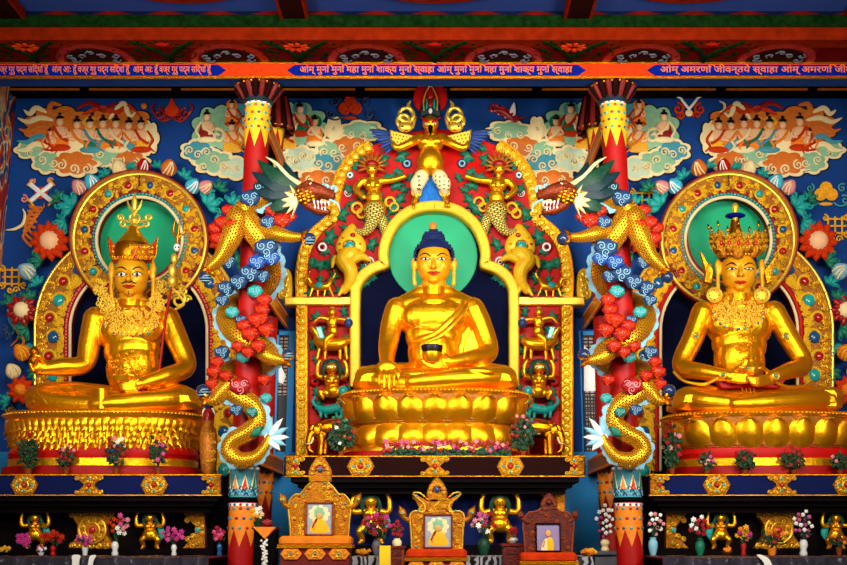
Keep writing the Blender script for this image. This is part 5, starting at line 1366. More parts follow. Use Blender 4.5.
b = MB(ff); b.mat('turquoise').ell((343, 391, 10), (5, 5, 4.6)); b.mat('teal').torus(343, 391, 3, .6, 14.2, 14); b.build('ball', dw)
mdup(dw, 'gold green-haired figure with raised arms below the right beast rider')
# ---- teal lions
ln = thing('teal_lion', 'teal maned lion carving low on the left of the red panel', 'figure', ff(328, 416, 0))
b = MB(ff); b.mat('teal').tube(cr([(318, 408, 4), (326, 410, 6), (337, 408, 6), (342, 402, 5)], 4), [3, 4.4, 4.8, 3.4], 10).ell((343, 400, 7), (4.6, 4.6, 4))
for x in (320, 325, 336, 341): b.tube([(x, 410, 6), (x+1, 417, 7)], [2, 1.4], 8)
b.tube(cr([(318, 408, 4), (313, 402, 4), (315, 396, 4)], 4), [1.6, 2, .8], 8); lb = b.build('body', ln, remesh=.5, iters=2)
b = MB(ff); b.mat('green_dark')
for k in range(7): b.spiral(343+4.6*math.cos(k*.9), 400+4.6*math.sin(k*.9), 2, k*50, 1, .8, 9, 5)
b.build('mane', lb)
mdup(ln, 'teal maned lion carving low on the right of the red panel')
# ---- elephants flanking the throne
fe = Frame(2.3)
el = thing('elephant', 'gold elephant standing left of the central lotus throne', 'elephant', fe(330, 456.3, 0))
b = MB(fe); b.mat('gold_dark')
b.tube(cr([(352, 430, 0), (340, 428, 0), (326, 429, 2), (319, 431, 3)], 4), [8.5, 10, 9, 6.5], 14).ell((316, 431, 4), (7, 8, 6.5))
b.tube(cr([(311, 433, 7), (308.5, 441, 9), (309, 449, 9), (312, 452, 9)], 4), [3.8, 3, 2.4, 1.8], 10)
for x, d in ((321, 7), (325, -4), (345, 7), (349, -4)): b.tube([(x, 436, d), (x, 446, d), (x-.5, 454, d)], [4.2, 3.4, 3.6], 10)
eb = b.build('body', el, remesh=.6, iters=2)
for s, x in ((1, 319), (-1, 313)):
    b = MB(fe); b.mat('gold_dark').dome(cr([(x-1, 423), (x+7, 425), (x+8, 434), (x+3, 441), (x-2, 434)], 3, True) if s > 0 else cr([(x+1, 424), (x-4, 427), (x-5, 434), (x-1, 438), (x+1, 432)], 3, True), 8, 1.6); b.build('ear', eb)
b = MB(fe); b.mat('cream').tube(cr([(313, 438, 9), (311, 443, 13), (306, 444, 15)], 4), [1.2, 1, .3], 6); b.build('tusk', eb)
b = MB(fe); b.mat('red_deep').prism([(331, 420), (346, 420), (346, 434), (331, 434)], 7.4, 9.4, 1).mat('gold_pale').tube([(331, 434, 9.6), (346, 434, 9.6)], .8, 6); b.build('saddle_cloth', el)
b = MB(fe); b.mat('ink').ell((313.5, 429, 10.2), .8, n=8, m=5); b.build('eye', eb)
mdup(el, 'gold elephant standing right of the central lotus throne')
fm_ = Frame(3.46)
# ---------------------------------------------------------------- dragons wound round the front columns
fd_ = Frame(0.)
dr = thing('dragon', 'gold scaled dragon wound round the column between the hatted figure and the central shrine', 'dragon', fd_(248, 470, 0))
path = [(304, 196, 38), (290, 195, 36), (274, 193, 32), (258, 200, 28), (244, 212, 26), (252, 228, 26), (264, 246, 22), (272, 268, 8), (268, 286, -14), (250, 298, -24), (232, 306, -12), (226, 318, 6), (234, 332, 22),
        (248, 342, 26), (262, 348, 20), (270, 357, 4), (262, 366, -16), (246, 368, -24), (230, 370, -12), (223, 378, 6), (230, 390, 22), (244, 400, 26), (256, 410, 25), (258, 423, 26), (247, 433, 27), (234, 440, 26), (229, 451, 26), (239, 460, 27), (255, 458, 27), (265, 447, 27), (269, 437, 27)]
pr = [9, 9.5, 10.5, 12, 13, 13.5, 13, 12.5, 12, 12, 12, 12, 12.5, 13, 13, 12, 11.5, 11.5, 11.5, 11.5, 12, 12, 11.5, 11, 10.5, 10.5, 10, 9.5, 8, 6, 4]
pr = [r*.86 for r in pr]
pp = cr([p+(r,) for p, r in zip(path, pr)], 6)
b = MB(fd_); b.mat('dragon_scales').tube([p[:3] for p in pp], [p[3] for p in pp], 16); db = b.build('body', dr)
# dorsal fin: a saw-edged ridge on one side of the coils
b = MB(fd_); b.mat('pale_blue'); vs = []; fs = []; n = 0
for i in range(12, len(pp)-4):
    a, c = pp[i-1], pp[i+1]; tx, ty = c[0]-a[0], c[1]-a[1]; L = math.hypot(tx, ty) or 1; nx, ny = ty/L, -tx/L
    x, y, d, r = pp[i]; q_ = max(-1, min(1, (x-247)/7*(1 if nx > 0 else -1)*min(1, abs(nx)*3))); nx *= q_; ny *= q_; e = r*(1.36 if i % 3 else 1.12)
    for o, dd in ((.82, 3), (e/r, 1), (.82, -2)): vs.append(fd_(x+nx*r*o, y+ny*r*o, d+dd+r*.25))
    n += 1
for i in range(n-1):
    for k in range(3): fs.append((i*3+k, i*3+3+k, i*3+3+(k+1) % 3, i*3+(k+1) % 3))
fs += [(0, 1, 2), (n*3-3, n*3-1, n*3-2)]
b._add(vs, fs); b.build('dorsal_fin', dr, angle=20)
# head
b = MB(fd_); b.mat('dragon_brown')
b.ell((308, 194, 40), (14, 12, 12), rot=-10, n=20, m=12).tube(cr([(312, 190, 44), (322, 192, 44), (331, 196, 42)], 4), [9, 7, 5], 12).tube(cr([(308, 204, 40), (318, 210, 41), (328, 212, 40)], 4), [6, 4.4, 3], 10)
b.ell((332, 193, 42), (4, 4, 4)); b.ell((308, 184, 47), (4, 4, 4))
hd_ = b.build('head', dr, remesh=.7, iters=2)
b = MB(fd_); b.mat('dragon_red').tube(cr([(312, 204, 41), (322, 205, 42), (329, 204, 41)], 4), [3, 2, 1], 8); b.build('mouth', hd_)
b = MB(fd_); b.mat('white')
for k in range(5): b.tube([(314+k*3.6, 201+k*.3, 47-k*.6), (314.5+k*3.6, 204.5+k*.3, 47.4-k*.6)], [1, .3], 6)
for k in range(4): b.tube([(315+k*3.4, 207.5+k*.8, 45-k*.6), (315+k*3.4, 204.6+k*.8, 45.4-k*.6)], [1, .3], 6)
b.build('teeth', hd_)
b = MB(fd_); b.mat('gold_dark')
for k in range(26):
    a = k*2.399; q = math.sqrt((k+.5)/26); b.ell((306+12*q*math.cos(a), 194+10*q*math.sin(a), 40+12*math.sqrt(max(.05, 1-q*q))), (2.4, 2.1, 1.2), n=8, m=6)
b.build('scale_pattern', hd_)
b = MB(fd_); b.mat('eye_white').ell((311, 184.5, 50.5), (2.4, 2, 1.4), n=10, m=6).mat('ink').ell((311.6, 184.5, 51.6), (1, 1, .8), n=8, m=5); b.build('eye', hd_)
b = MB(fd_); b.mat('pale_blue').spiral(333, 188.5, 5, 200, 1, 1.6, 43, 6).spiral(326, 186, 3.4, 160, 1, 1.2, 46, 6).tube(cr([(330, 200, 44), (338, 204, 44), (340, 212, 43)], 4), [1.2, 1, .3], 6); b.build('nostril_curl', hd_)
for k, (x1, y1) in enumerate(((286, 214), (282, 207), (281, 200), (284, 192), (289, 184), (291, 219))):
    b = MB(fd_); b.mat('horn').dome(cr([(298, 196), (lerp(298, x1, .5), lerp(200, y1, .5)-3), (x1, y1), (lerp(298, x1, .5), lerp(200, y1, .5)+3), (298, 204)], 3, True), 44, 2.4); b.build('jaw_ruff', hd_)
for k, (x1, y1, r) in enumerate(((258, 160, 4.5), (252, 172, 4.6), (250, 190, 4.2), (264, 212, 4), (284, 162, 3.6), (266, 166, 4), (262, 178, 4.5), (258, 189, 4.5), (262, 199, 4), (272, 158, 3.6), (268, 206, 4), (276, 212, 3.6), (280, 168, 3.4), (257, 183, 3.6))):
    b = MB(fd_); b.mat('mane' if k % 3 else 'green_dark').tube(cr([(298, 192, 38), (lerp(298, x1, .5), lerp(192, y1, .5)+3, 42-k), (x1, y1, 36-k*.5)], 5), [6.5, r*2.2, .6], 8, flat=.6); b.build('mane_lock', hd_)
for pts in (((300, 184, 42), (288, 176, 44), (277, 164, 44), (266, 157, 42)), ((296, 184, 36), (282, 180, 37), (276, 172, 37), (274, 160, 36))):
    b = MB(fd_); b.mat('horn').tube(cr(pts, 5), [2.6, 2.2, 1.8, .4], 8); b.build('horn', hd_)
# legs with claws gripping round balls
def leg(pts, rr, ball, d, br, tri):
    b = MB(fd_); b.mat('dragon_scales').tube(cr(pts, 6), rr, 12); o = b.build('leg', dr)
    b = MB(fd_); b.mat('gold_dark'); x, y = pts[-1][:2]
    for a in tri:
        ca, sa = math.cos(math.radians(a)), math.sin(math.radians(a))
        b.tube(cr([(x, y, d), (x+6*ca, y-6*sa, d+4), (x+10*ca, y-10*sa, d+1)], 4), [2.4, 2, .6], 7)
    b.build('claw', o)
    b = MB(fd_); b.mat('ball_blue').ell((ball[0], ball[1], d), (br, br, br), n=18, m=12); bo = b.build('ball', o)
    b = MB(fd_); b.mat('pale_blue')
    for k in (-.45, 0, .45): b.tube([(ball[0]+br*1.02*math.sqrt(1-k*k)*math.cos(q), ball[1]+k*br+1, d+br*1.02*math.sqrt(1-k*k)*math.sin(q)) for q in [PI*j/10 for j in range(11)]], .4, 5)
    b.build('stripe_pattern', bo)
leg([(238, 218, 30), (231, 238, 34), (222, 256, 33), (209, 268, 32)], [12, 10.5, 8, 5], (205, 277), 33, 6, (200, 250, 300))
leg([(262, 230, 26), (278, 234, 34), (291, 237, 36), (301, 237, 36)], [9, 7.5, 5.5, 4], (309, 239), 37, 6.5, (50, 0, -50))
leg([(258, 348, 26), (270, 357, 30), (279, 360, 32), (284, 361, 32)], [9, 7.5, 5.5, 4], (288, 355), 33, 6, (80, 20, -40))
leg([(230, 384, 24), (222, 392, 28), (215, 400, 30), (208, 400, 30)], [10, 8, 6, 4], (203, 391), 31, 6.5, (120, 170, 220))
def puff(x, y, r, d, m, n=3, edge=None):
    b = MB(fd_); b.mat(m); lob = 7
    out = [(x+r*(1+.06*math.cos(lob*2*PI*q/42))*math.cos(2*PI*q/42), y+r*.8*(1+.06*math.cos(lob*2*PI*q/42))*math.sin(2*PI*q/42)) for q in range(42)]
    b.dome(out, d, r*.42)
    b.mat(edge or 'pale_blue')
    for k in range(n):
        a = 360*k/n+30; b.spiral(x+r*.45*math.cos(math.radians(a)), y-r*.36*math.sin(math.radians(a)), r*.36, a, 1.3, r*(.095 if edge == 'red_orange' else .045), d+r*.40, 5)
    return b.build('cloud_curl', dr)
for x, y, r, d, m in ((250, 198, 10, 38, 'slate_blue'), (266, 248, 12, 34, 'slate_blue'), (271, 258, 9, 34, 'feather_blue'), (250, 273, 11, 30, 'slate_blue'), (226, 288, 9, 24, 'slate_blue'), (222, 300, 7, 24, 'slate_blue'), (255, 291, 8, 18, 'teal'), (243, 357, 7, 24, 'teal'), (241, 320, 6, 30, 'slate_blue'), (252, 412, 6, 38, 'green')): puff(x, y, r, d, m)
for x, y, r, d in ((285, 208, 9, 34), (282, 220, 9, 36), (272, 210, 7, 36), (222, 222, 8, 30), (218, 238, 8, 30), (228, 210, 7, 30), (256, 320, 9, 36), (250, 334, 9, 38), (258, 346, 8, 40), (262, 310, 8, 30), (248, 352, 7, 38), (214, 372, 8, 26), (212, 384, 7, 28)): puff(x, y, r, d, 'dragon_red', 3, 'red_orange')
for x, y, r, d in ((264, 300, 8, 28), (266, 330, 9, 34), (244, 326, 8, 34), (238, 346, 7, 34), (216, 228, 8, 26), (232, 224, 7, 40), (217, 362, 7, 24), (226, 376, 7, 34), (264, 380, 7, 20), (262, 318, 7, 36), (290, 216, 7, 34)): puff(x, y, r, d, 'dragon_red', 3, 'red_orange')
for x, y, r, d, m in ((262, 188, 9, 36, 'mane'), (268, 222, 8, 36, 'slate_blue'), (257, 262, 9, 36, 'feather_blue'), (238, 282, 9, 30, 'slate_blue'), (232, 312, 7, 30, 'teal'), (236, 410, 7, 34, 'slate_blue'), (262, 276, 8, 28, 'slate_blue'), (222, 352, 8, 22, 'slate_blue'), (266, 398, 6, 32, 'teal'), (228, 262, 8, 30, 'slate_blue')): puff(x, y, r, d, m)
puff(240, 386, 11, 36, 'dragon_red', 3, 'pink')
# tail fronds
for k in range(7):
    a = 105-k*24; L = 27-abs(k-2)*2.6; b = MB(fd_)
    b.mat('pale_blue' if k % 2 else 'white').dome(rot2([(0, -2.5), (L*.4, -4), (L*.75, -2.6), (L, .8), (L*.75, 2), (L*.4, 3), (0, 2.5)], a, 268, 440), 27+k*.4, 2.4, c=rot2([(L*.45, 0)], a, 268, 440)[0]); b.build('tail_frond', dr)
b = MB(fd_); b.mat('green'); b.dome(rot2([(10, 0), (0, 5), (-8, 0), (0, -5)], 40, 256, 432), 34, 2.5); b.build('tail_leaf', dr)
dr2 = mdup(dr, 'gold scaled dragon wound round the column between the leafy-crowned figure and the shrine', .02)

# ---------------------------------------------------------------- painted sky on the back wall: clouds, figures, emblems
def scal(x, y, rx, ry, lob, k=1., amp=.12, n=6, ph=0.):
    N = lob*n; return [(x+rx*k*(1-amp+amp*abs(math.cos(lob*PI*q/N+ph))*2*.8)*math.cos(2*PI*q/N), y+ry*k*(1-amp+amp*abs(math.cos(lob*PI*q/N+ph))*2*.8)*math.sin(2*PI*q/N)) for q in range(N)]
def cloud(par, x, y, rx, ry, lob, m, d=.3, sp=3, seed=1):
    r = random.Random(seed+int(x*7+y)); b = MB(fm_)
    b.mat('ink').prism(scal(x, y, rx+1.1, ry+1.1, lob), 0, d+.05); b.mat('cream' if d > .15 else m).prism(scal(x, y, rx, ry, lob), 0, d+.5, .3)
    b.mat(m).dome(scal(x, y, rx*.82, ry*.8, lob), d+.4, 1.2)
    for k in range(sp):
        xx, yy = x+rx*.7*((k+.5)/sp*2-1), y+ry*r.uniform(-.25, .45); q = min(rx, ry)*.36
        b.mat('cream').spiral(xx, yy, q, r.uniform(0, 360), 1.3, q*.22, d+1.5, 5, r.choice((-1, 1)))
        b.mat('ink').spiral(xx+.4, yy+.3, q*.62, r.uniform(0, 360), 1.1, .3, d+1.9, 5)
    return b.build('cloud', par)
def figure(par, x, y, h, robe, robe2, halo, seed, seated=True, d=1.):
    r = random.Random(seed); b = MB(fm_); s = h/20.
    if halo: b.mat(halo).prism(circ(x, y-h*.74, 4.6*s, 18), 0, d+.2, .2)
    b.mat(robe).dome(cr([(x-5.5*s, y), (x-5*s, y-6*s), (x-3.4*s, y-11*s), (x, y-12*s), (x+3.4*s, y-11*s), (x+5*s, y-6*s), (x+6*s, y), (x, y+1*s)], 3, True), d, 1.4)
    b.mat('peach').dome(cr([(x-2.6*s, y-6*s), (x-3*s, y-11.4*s), (x+3*s, y-11.4*s), (x+2.6*s, y-6*s)], 3, True), d+.9, .9)
    b.mat(robe2).tube(cr([(x-3.4*s, y-11.5*s, d+1.6), (x-.5*s, y-7*s, d+2.4), (x+3.8*s, y-4*s, d+1.8)], 4), .9*s, 6)
    sd = r.choice((-1, 1)); b.tube(cr([(x-4*s*sd, y-11*s, d+1.4), (x-7*s*sd, y-6*s, d+1.6), (x-5*s*sd, y-2*s, d+1.6), (x-8*s*sd, y+1*s, d+1)], 4), [.8*s, .9*s, .8*s, .3*s], 6)
    b.mat('peach').tube(cr([(x+3.2*s*sd, y-10.5*s, d+1.4), (x+4.6*s*sd, y-7*s, d+2.2), (x+1.8*s*sd, y-6*s, d+2.8)], 4), .9*s, 6)
    b.mat('peach').ell((x, y-14.6*s, d+1.2), (2.2*s, 2.7*s, 1.6*s), n=12, m=8)
    b.mat('ink').ell((x, y-16.4*s, d+.9), (2.5*s, 1.9*s, 1.7*s), n=12, m=8).ell((x, y-18.6*s, d+.9), (1.1*s, 1.3*s, 1*s), n=8, m=6)
    b.mat('gold_pale').tube([(x-2.2*s, y-16.2*s, d+2.2), (x+2.2*s, y-16.2*s, d+2.2)], .35*s, 5)
    if seated: b.mat(robe2).ell((x, y-.2*s, d+.8), (6.4*s, 2.2*s, 1.6), n=14, m=6)
    return b.build('painted_figure', par)
COLS = ['red_orange', 'orange', 'green', 'flower_yellow', 'cloud_teal', 'red_deep', 'cream', 'slate_blue']
def mural(name, lab, cat, clouds, figs, x, y):
    t = thing(name, lab, cat, fm_(x, y, 0))
    for c in clouds: cloud(t, *c)
    figs = [(a, b_, h*1.16, c1, c2, ha) for a, b_, h, c1, c2, ha in figs]
    for i, (fx, fy, h, c1, c2, ha) in enumerate(figs): figure(t, fx, fy, h, c1, c2, ha, i, i % 2 == 0)
    return t
def ban(par, pts, m, d=1, r=2.): 
    b = MB(fm_); b.mat(m).tube(cr([p+(d,) for p in pts], 5), [r*.5, r, r*1.1, r*.8, r*.2], 6, flat=.5); return b.build('scarf', par)
# far left procession
m1 = mural('cloud_mural', 'painted procession of robed figures on clouds above the hatted figure', 'mural',
  [(118, 128, 36, 22, 9, 'cloud_orange', .1, 0), (60, 127, 36, 20, 9, 'cloud_orange', .1, 0), (30, 150, 16, 9, 6, 'cloud_green', .3, 1), (48, 162, 17, 12, 7, 'cloud_green', .5, 2), (108, 156, 22, 11, 7, 'cloud_green', .5, 2), (128, 161, 22, 12, 8, 'cloud_orange', .8, 2), (74, 163, 27, 14, 9, 'cloud_orange', 1, 3), (149, 138, 10, 17, 7, 'cream', .6, 1)],
  [(60, 148, 31, 'orange', 'red_orange', 'cloud_teal'), (77, 150, 30, 'cream', 'orange', None), (90, 150, 30, 'green', 'cloud_teal', 'flower_yellow'), (103, 150, 31, 'orange', 'green', 'orange'), (116, 150, 31, 'red_orange', 'cream', 'slate_blue'), (129, 151, 30, 'cloud_teal', 'orange', 'cream'), (141, 150, 29, 'flower_yellow', 'red_orange', 'orange'), (50, 150, 20, 'red_bright', 'orange', None)], 88, 178)
for pts, c in (([(52, 120), (40, 118), (28, 122), (18, 118)], 'cream'), ([(50, 128), (38, 126), (30, 132), (19, 129)], 'cloud_orange'), ([(52, 140), (38, 136), (28, 142), (17, 141)], 'cloud_teal'), ([(50, 148), (36, 144), (26, 150), (16, 150)], 'cream'), ([(46, 112), (36, 108), (30, 114), (24, 110)], 'cream'), ([(78, 108), (90, 103), (104, 110), (118, 104), (132, 110)], 'red_deep'), ([(84, 114), (100, 108), (116, 112), (128, 106), (140, 116)], 'red_orange'), ([(60, 105), (52, 104), (50, 112), (60, 116), (70, 110)], 'cloud_orange'), ([(110, 118), (118, 108), (124, 104), (130, 116), (136, 112)], 'cream')):
    ban(m1, pts, c, 2, 3.)
m1r = mdup(m1, 'painted procession of robed figures on clouds above the leafy-crowned figure', -.25)
m2 = mural('cloud_mural', 'painted seated figures on white clouds behind the column nearer the hatted figure', 'mural',
  [(218, 130, 26, 24, 9, 'cloud_green', .1, 1), (290, 128, 38, 26, 11, 'cloud_green', .1, 1), (252, 126, 34, 24, 9, 'cloud_teal', .05, 0), (198, 151, 18, 12, 7, 'cloud_teal', .5, 3), (214, 162, 22, 13, 8, 'cloud_green', .8, 3), (236, 168, 22, 12, 8, 'cloud_white', 1, 3), (300, 159, 22, 14, 9, 'cloud_white', 1, 4), (329, 151, 14, 12, 7, 'cloud_green', .8, 2), (276, 168, 16, 10, 7, 'cloud_green', .8, 2), (334, 130, 9, 14, 6, 'cream', .3, 1)],
  [(207, 140, 27, 'red_deep', 'cream', 'cloud_green'), (232, 151, 28, 'flower_yellow', 'orange', 'cloud_orange'), (232, 124, 22, 'orange', 'red_orange', 'orange'), (280, 124, 24, 'orange', 'red_orange', 'cloud_orange'), (300, 134, 29, 'green', 'red_orange', 'cloud_teal'), (287, 148, 27, 'flower_yellow', 'red_orange', 'orange'), (315, 144, 26, 'orange', 'cream', 'green'), (245, 140, 24, 'cream', 'orange', 'slate_blue')], 260, 185)
mdup(m2, 'painted seated figures on white clouds behind the column nearer the leafy-crowned figure', .0)
# clouds rising beside the shrine panel
m3 = mural('cloud_mural', 'painted bank of grey and orange clouds between the shrine panel and the hatted figure\'s column', 'mural',
  [(362, 131, 24, 11, 7, 'cloud_green', .2, 3), (350, 146, 22, 12, 7, 'cloud_orange', .6, 2), (328, 161, 20, 13, 7, 'cloud_teal', .9, 3), (318, 180, 24, 12, 8, 'cloud_orange', 1.2, 2), (324, 205, 14, 9, 6, 'cream', .9, 2), (332, 191, 12, 9, 6, 'cream', 1.3, 2)], [], 330, 210)
mdup(m3, 'painted bank of grey and orange clouds between the shrine panel and the leafy-crowned figure\'s column')
# small emblems
def emblem(name, lab, x, y, fn):
    t = MB(Frame(3.455)); fn(t, x, y); o = t.build(name); tag(o, lab, 'emblem'); return o
def e_jewels(t, x, y):
    t.mat('red_orange').dome(cr([(x, y-12), (x+4, y-5), (x+9, y+2), (x+5, y+6), (x-5, y+6), (x-9, y+2), (x-4, y-5)], 3, True), .2, 1.2).mat('dragon_red')
    for s in (-1, 1): t.spiral(x+s*13, y+4, 6, 90, 1.2, 1.5, .8, 6, s).spiral(x+s*7, y+7, 4, 200, 1.2, 1.2, .8, 6, -s).tube(cr([(x, y+8, .8), (x+s*10, y+11, .8), (x+s*20, y-1, .8), (x+s*17, y-7, .8)], 4), [1, 1.4, 1.3, .4], 6)
emblem('jewel_emblem', 'red painted jewel with scrolling ribbons on the wall left of the left column', 172, 110, e_jewels)
def e_tref(c1, c2):
    def fn(t, x, y):
        t.mat(c1)
        for dx, dy in ((0, -5), (-5.5, 1.5), (5.5, 1.5)): t.torus(x+dx, y+dy, 5, 1.6, .8, 18).dome(circ(x+dx, y+dy, 4, 14), .2, 1.)
        t.mat(c1).ell((x, y+11, .8), (7, 2, 1.2)); t.mat(c2)
        for s in (-1, 1): t.spiral(x+s*16, y-5, 4.4, 60, 1.2, 1.1, .8, 6, s).spiral(x+s*19, y+7, 5, 120, 1.2, 1.2, .8, 6, -s).tube(cr([(x+s*8, y+10, .8), (x+s*14, y+13, .8), (x+s*22, y+11, .8)], 4), 1, 6)
    return fn
emblem('trefoil_emblem', 'orange painted trefoil with grey ribbons on the wall left of the winged figure', 350, 107, e_tref('red_orange', 'slate_blue'))
emblem('trefoil_emblem', 'gold painted trefoil with pale ribbons at the right edge of the wall', 826, 193, e_tref('flower_yellow', 'cloud_teal'))
def e_cross(t, x, y):
    for s in (-1, 1):
        t.mat('white').tube([(x-s*10, y-8, 1), (x+s*9, y+7, 1)], 2.6, 6).mat('flower_yellow').tube([(x-s*13, y-8, 1.5), (x-s*8, y-13, 1.5)], 1.3, 6).tube([(x+s*8, y+12, 1.5), (x+s*13, y+6, 1.5)], 1.3, 6)
        t.mat('pink').spiral(x+s*17, y+6, 4, 90, 1.2, 1.1, .8, 6, s).spiral(x+s*9, y-12, 3.2, 30, 1.2, 1., .8, 6, s)
    t.mat('red_orange').dome(circ(x, y, 6.5, 16), .6, 2)
emblem('scroll_emblem', 'crossed white scrolls tied with red on the wall at far left', 41, 193, e_cross)
def e_flame(t, x, y):
    t.mat('cream').tube(cr([(x-27, y+2, 1), (x-18, y+1, 1), (x-10, y-4, 1), (x-8, y-13, 1), (x-10, y-19, 1)], 5), [.4, 1.6, 1.9, 1.5, .4], 6).mat('cloud_orange')
    for k in range(7): t.tube(cr([(x-2+k*1.2, y+18-k*6, .8), (x-10+k, y+8-k*5, .9), (x-2+k*2, y-2-k*3, .9), (x-7+k*3, y-10-k*2.5, .8)], 4), [1.6, 1.5, 1.2, .3], 6)
emblem('flame_emblem', 'orange painted flames with a white crescent tusk, beside the upper red flower at far left', 33, 228, e_flame)
def e_knot(m):
    def fn(t, x, y):
        t.mat(m)
        for k in range(3): t.tube([(x-8+k*7, y-9, .8), (x-8+k*7, y+9, .8)], 1.1, 6).tube([(x-10, y-7+k*7, 1.4), (x+10, y-7+k*7, 1.4)], 1.1, 6)
        for s in (-1, 1): t.spiral(x+s*11, y-8, 3.4, 90, 1.1, 1, .8, 6, s).spiral(x+s*11, y+8, 3.4, 270, 1.1, 1, .8, 6, -s).spiral(x+s*3, y+13, 3.4, 0, 1.1, 1, .8, 6, s)
    return fn
emblem('knot_emblem', 'yellow painted endless knot on the wall at far left, below the flames', 13, 277, e_knot('flower_yellow'))
emblem('knot_emblem', 'large gold endless knot at the right edge of the wall, below the trefoil', 836, 226, e_knot('flower_yellow'))
emblem('knot_emblem', 'small yellow knot between the right dragon and its column, above the red flower', 643, 200, e_knot('flower_yellow'))
def e_fish(t, x, y):
    t.mat('dragon_red')
    for k in range(4): t.spiral(x-12+k*7, y-4+k*3, 5, 40*k, 1.2, 1.5, .8, 6)
    t.tube(cr([(x-18, y-2, .8), (x-4, y-2, 1), (x+8, y+6, 1), (x+19, y+4, .8)], 4), [.5, 2.6, 2.4, .4], 6).mat('white').dome(cr([(x+3, y+1), (x+8, y-11), (x+10, y-2), (x+8, y+4)], 3, True), .8, 1.)
emblem('ribbon_emblem', 'red painted scrolling ribbon with a white tip, right of the winged figure', 506, 113, e_fish)
def e_horn(t, x, y):
    for s in (-1, 1): t.mat('white').tube(cr([(x, y+2, 1), (x+s*5, y-4, 1), (x+s*9, y-9, 1), (x+s*16, y-11, 1)], 4), [1.4, 1.6, 1.2, .3], 6).mat('red_orange').spiral(x+s*11, y+2, 6, 90, 1.2, 1.5, .8, 6, s).spiral(x+s*8, y+8, 4, 200, 1.1, 1.3, .8, 6, -s)
    t.mat('cream').ell((x, y+6, .8), (4, 4, 1.4))
emblem('horn_emblem', 'red painted scrolls with two white tusks on the wall right of the right column', 689, 107, e_horn)
def e_moon(t, x, y):
    t.mat('cream').tube(cr([(x-3, y-6, .6), (x+2, y-3, .8), (x+2, y+3, .8), (x-3, y+5, .6)], 4), [.3, 1.6, 1.6, .3], 6)
    t.tube(cr([(x+2, y+3, .6), (x+6, y+3.6, .6), (x+9, y+1.5, .6)], 3), .35, 5)
emblem('moon_emblem', 'small white crescent moon painted on the wall above the far right procession', 722, 107, e_moon)
def e_sun(t, x, y): t.mat('orange').dome(circ(x, y, 3, 16), 0, 1.)
emblem('sun_emblem', 'small orange sun painted on the wall above the far left procession', 144, 106, e_sun)
for lab, x, y, pts in (('teal and orange tendrils painted on the wall left of the hatted figure', 10, 340, [(0, 0), (8, -10), (3, -22), (12, -30), (5, -44)]), ('orange tendrils painted on the wall below the orange lotus at far left', 8, 440, [(0, 0), (10, -8), (2, -18), (10, -28), (4, -40)]),):
    def e_t(t, X, Y):
        for q in range(3): t.mat(('cloud_teal', 'cloud_orange', 'flower_yellow')[q]).tube(cr([(X+a+q*5-4, Y+c+q*6, .8) for a, c in pts], 5), [.5, 1.5, 1.2, 1.4, .3], 6).spiral(X+8-q*3, Y-12-q*9, 4, q*90, 1.2, 1, .8, 6)
    emblem('tendril_emblem', lab, x, y, e_t)
# ---------------------------------------------------------------- lighter blue lower wall panel and altars
ZW = P(435, 452, 3.48).z
mb = MB(None); mb.mat('side_blue').wbox(-9.3, 9.2, 3.44, 3.5, 0, ZW); struct(mb, 'trim_6', smooth=False)  # added panel, makes the wall a lighter blue towards the bottom
fA = Frame(.3)
def octo(b, x, y, rx, ry, m='filigree'):
    b.mat('carved_gold').prism([(x-rx, y), (x-rx*.62, y-ry), (x+rx*.62, y-ry), (x+rx, y), (x+rx*.62, y+ry), (x-rx*.62, y+ry)], 0, 2, .5)
    b.mat(m)
    for k in range(14):
        a = k*2*PI/14; b.spiral(x+rx*.66*math.cos(a), y+ry*.68*math.sin(a), 2.2, math.degrees(a), 1.2, .75, 2.6, 5, 1 if k % 2 else -1)
    b.torus(x, y, rx*.3, .8, 2.6, 14, 6); b.mat('ruby').ell((x, y, 3), (2.4, 2.4, 2), n=10, m=6)
    b.mat('turquoise')
    for dx, dy in ((-1, 0), (1, 0), (0, -1), (0, 1)): b.ell((x+dx*rx*.52, y+dy*ry*.62, 3), (1.5, 1.5, 1.2), n=8, m=6)
def hourglass(b, x, y, rx, ry, half=0, m='filigree'):
    lx, rx_ = (x if half > 0 else x-rx), (x if half < 0 else x+rx)
    out = [(lx, y-ry), (rx_, y-ry)] + ([(x+rx*.35, y)] if half >= 0 else []) + [(rx_, y+ry), (lx, y+ry)] + ([(x-rx*.35, y)] if half <= 0 else [])
    b.mat('carved_gold').prism(out, 0, 2, .4); b.mat(m)
    for s in (-1, 1):
        for k in range(5):
            xx = lerp(lx+2.5, rx_-2.5, k/4); b.spiral(xx, y+s*ry*.72, 2.2, 60*k, 1.2, .75, 2.6, 5, 1 if k % 2 else -1)
        for k in range(2): b.spiral((lx+rx_)/2+(-2.6+5.2*k), y+s*ry*.32, 2, 90*k, 1.2, .7, 2.6, 5)
    b.mat('ruby').ell(((lx+rx_)/2, y, 3), (2.2, 2.8, 2), n=10, m=6); b.mat('turquoise')
    for s in (-1, 1): b.ell(((lx+rx_)/2, y+s*ry*.6, 3), (1.5, 1.5, 1.2), n=8, m=6)
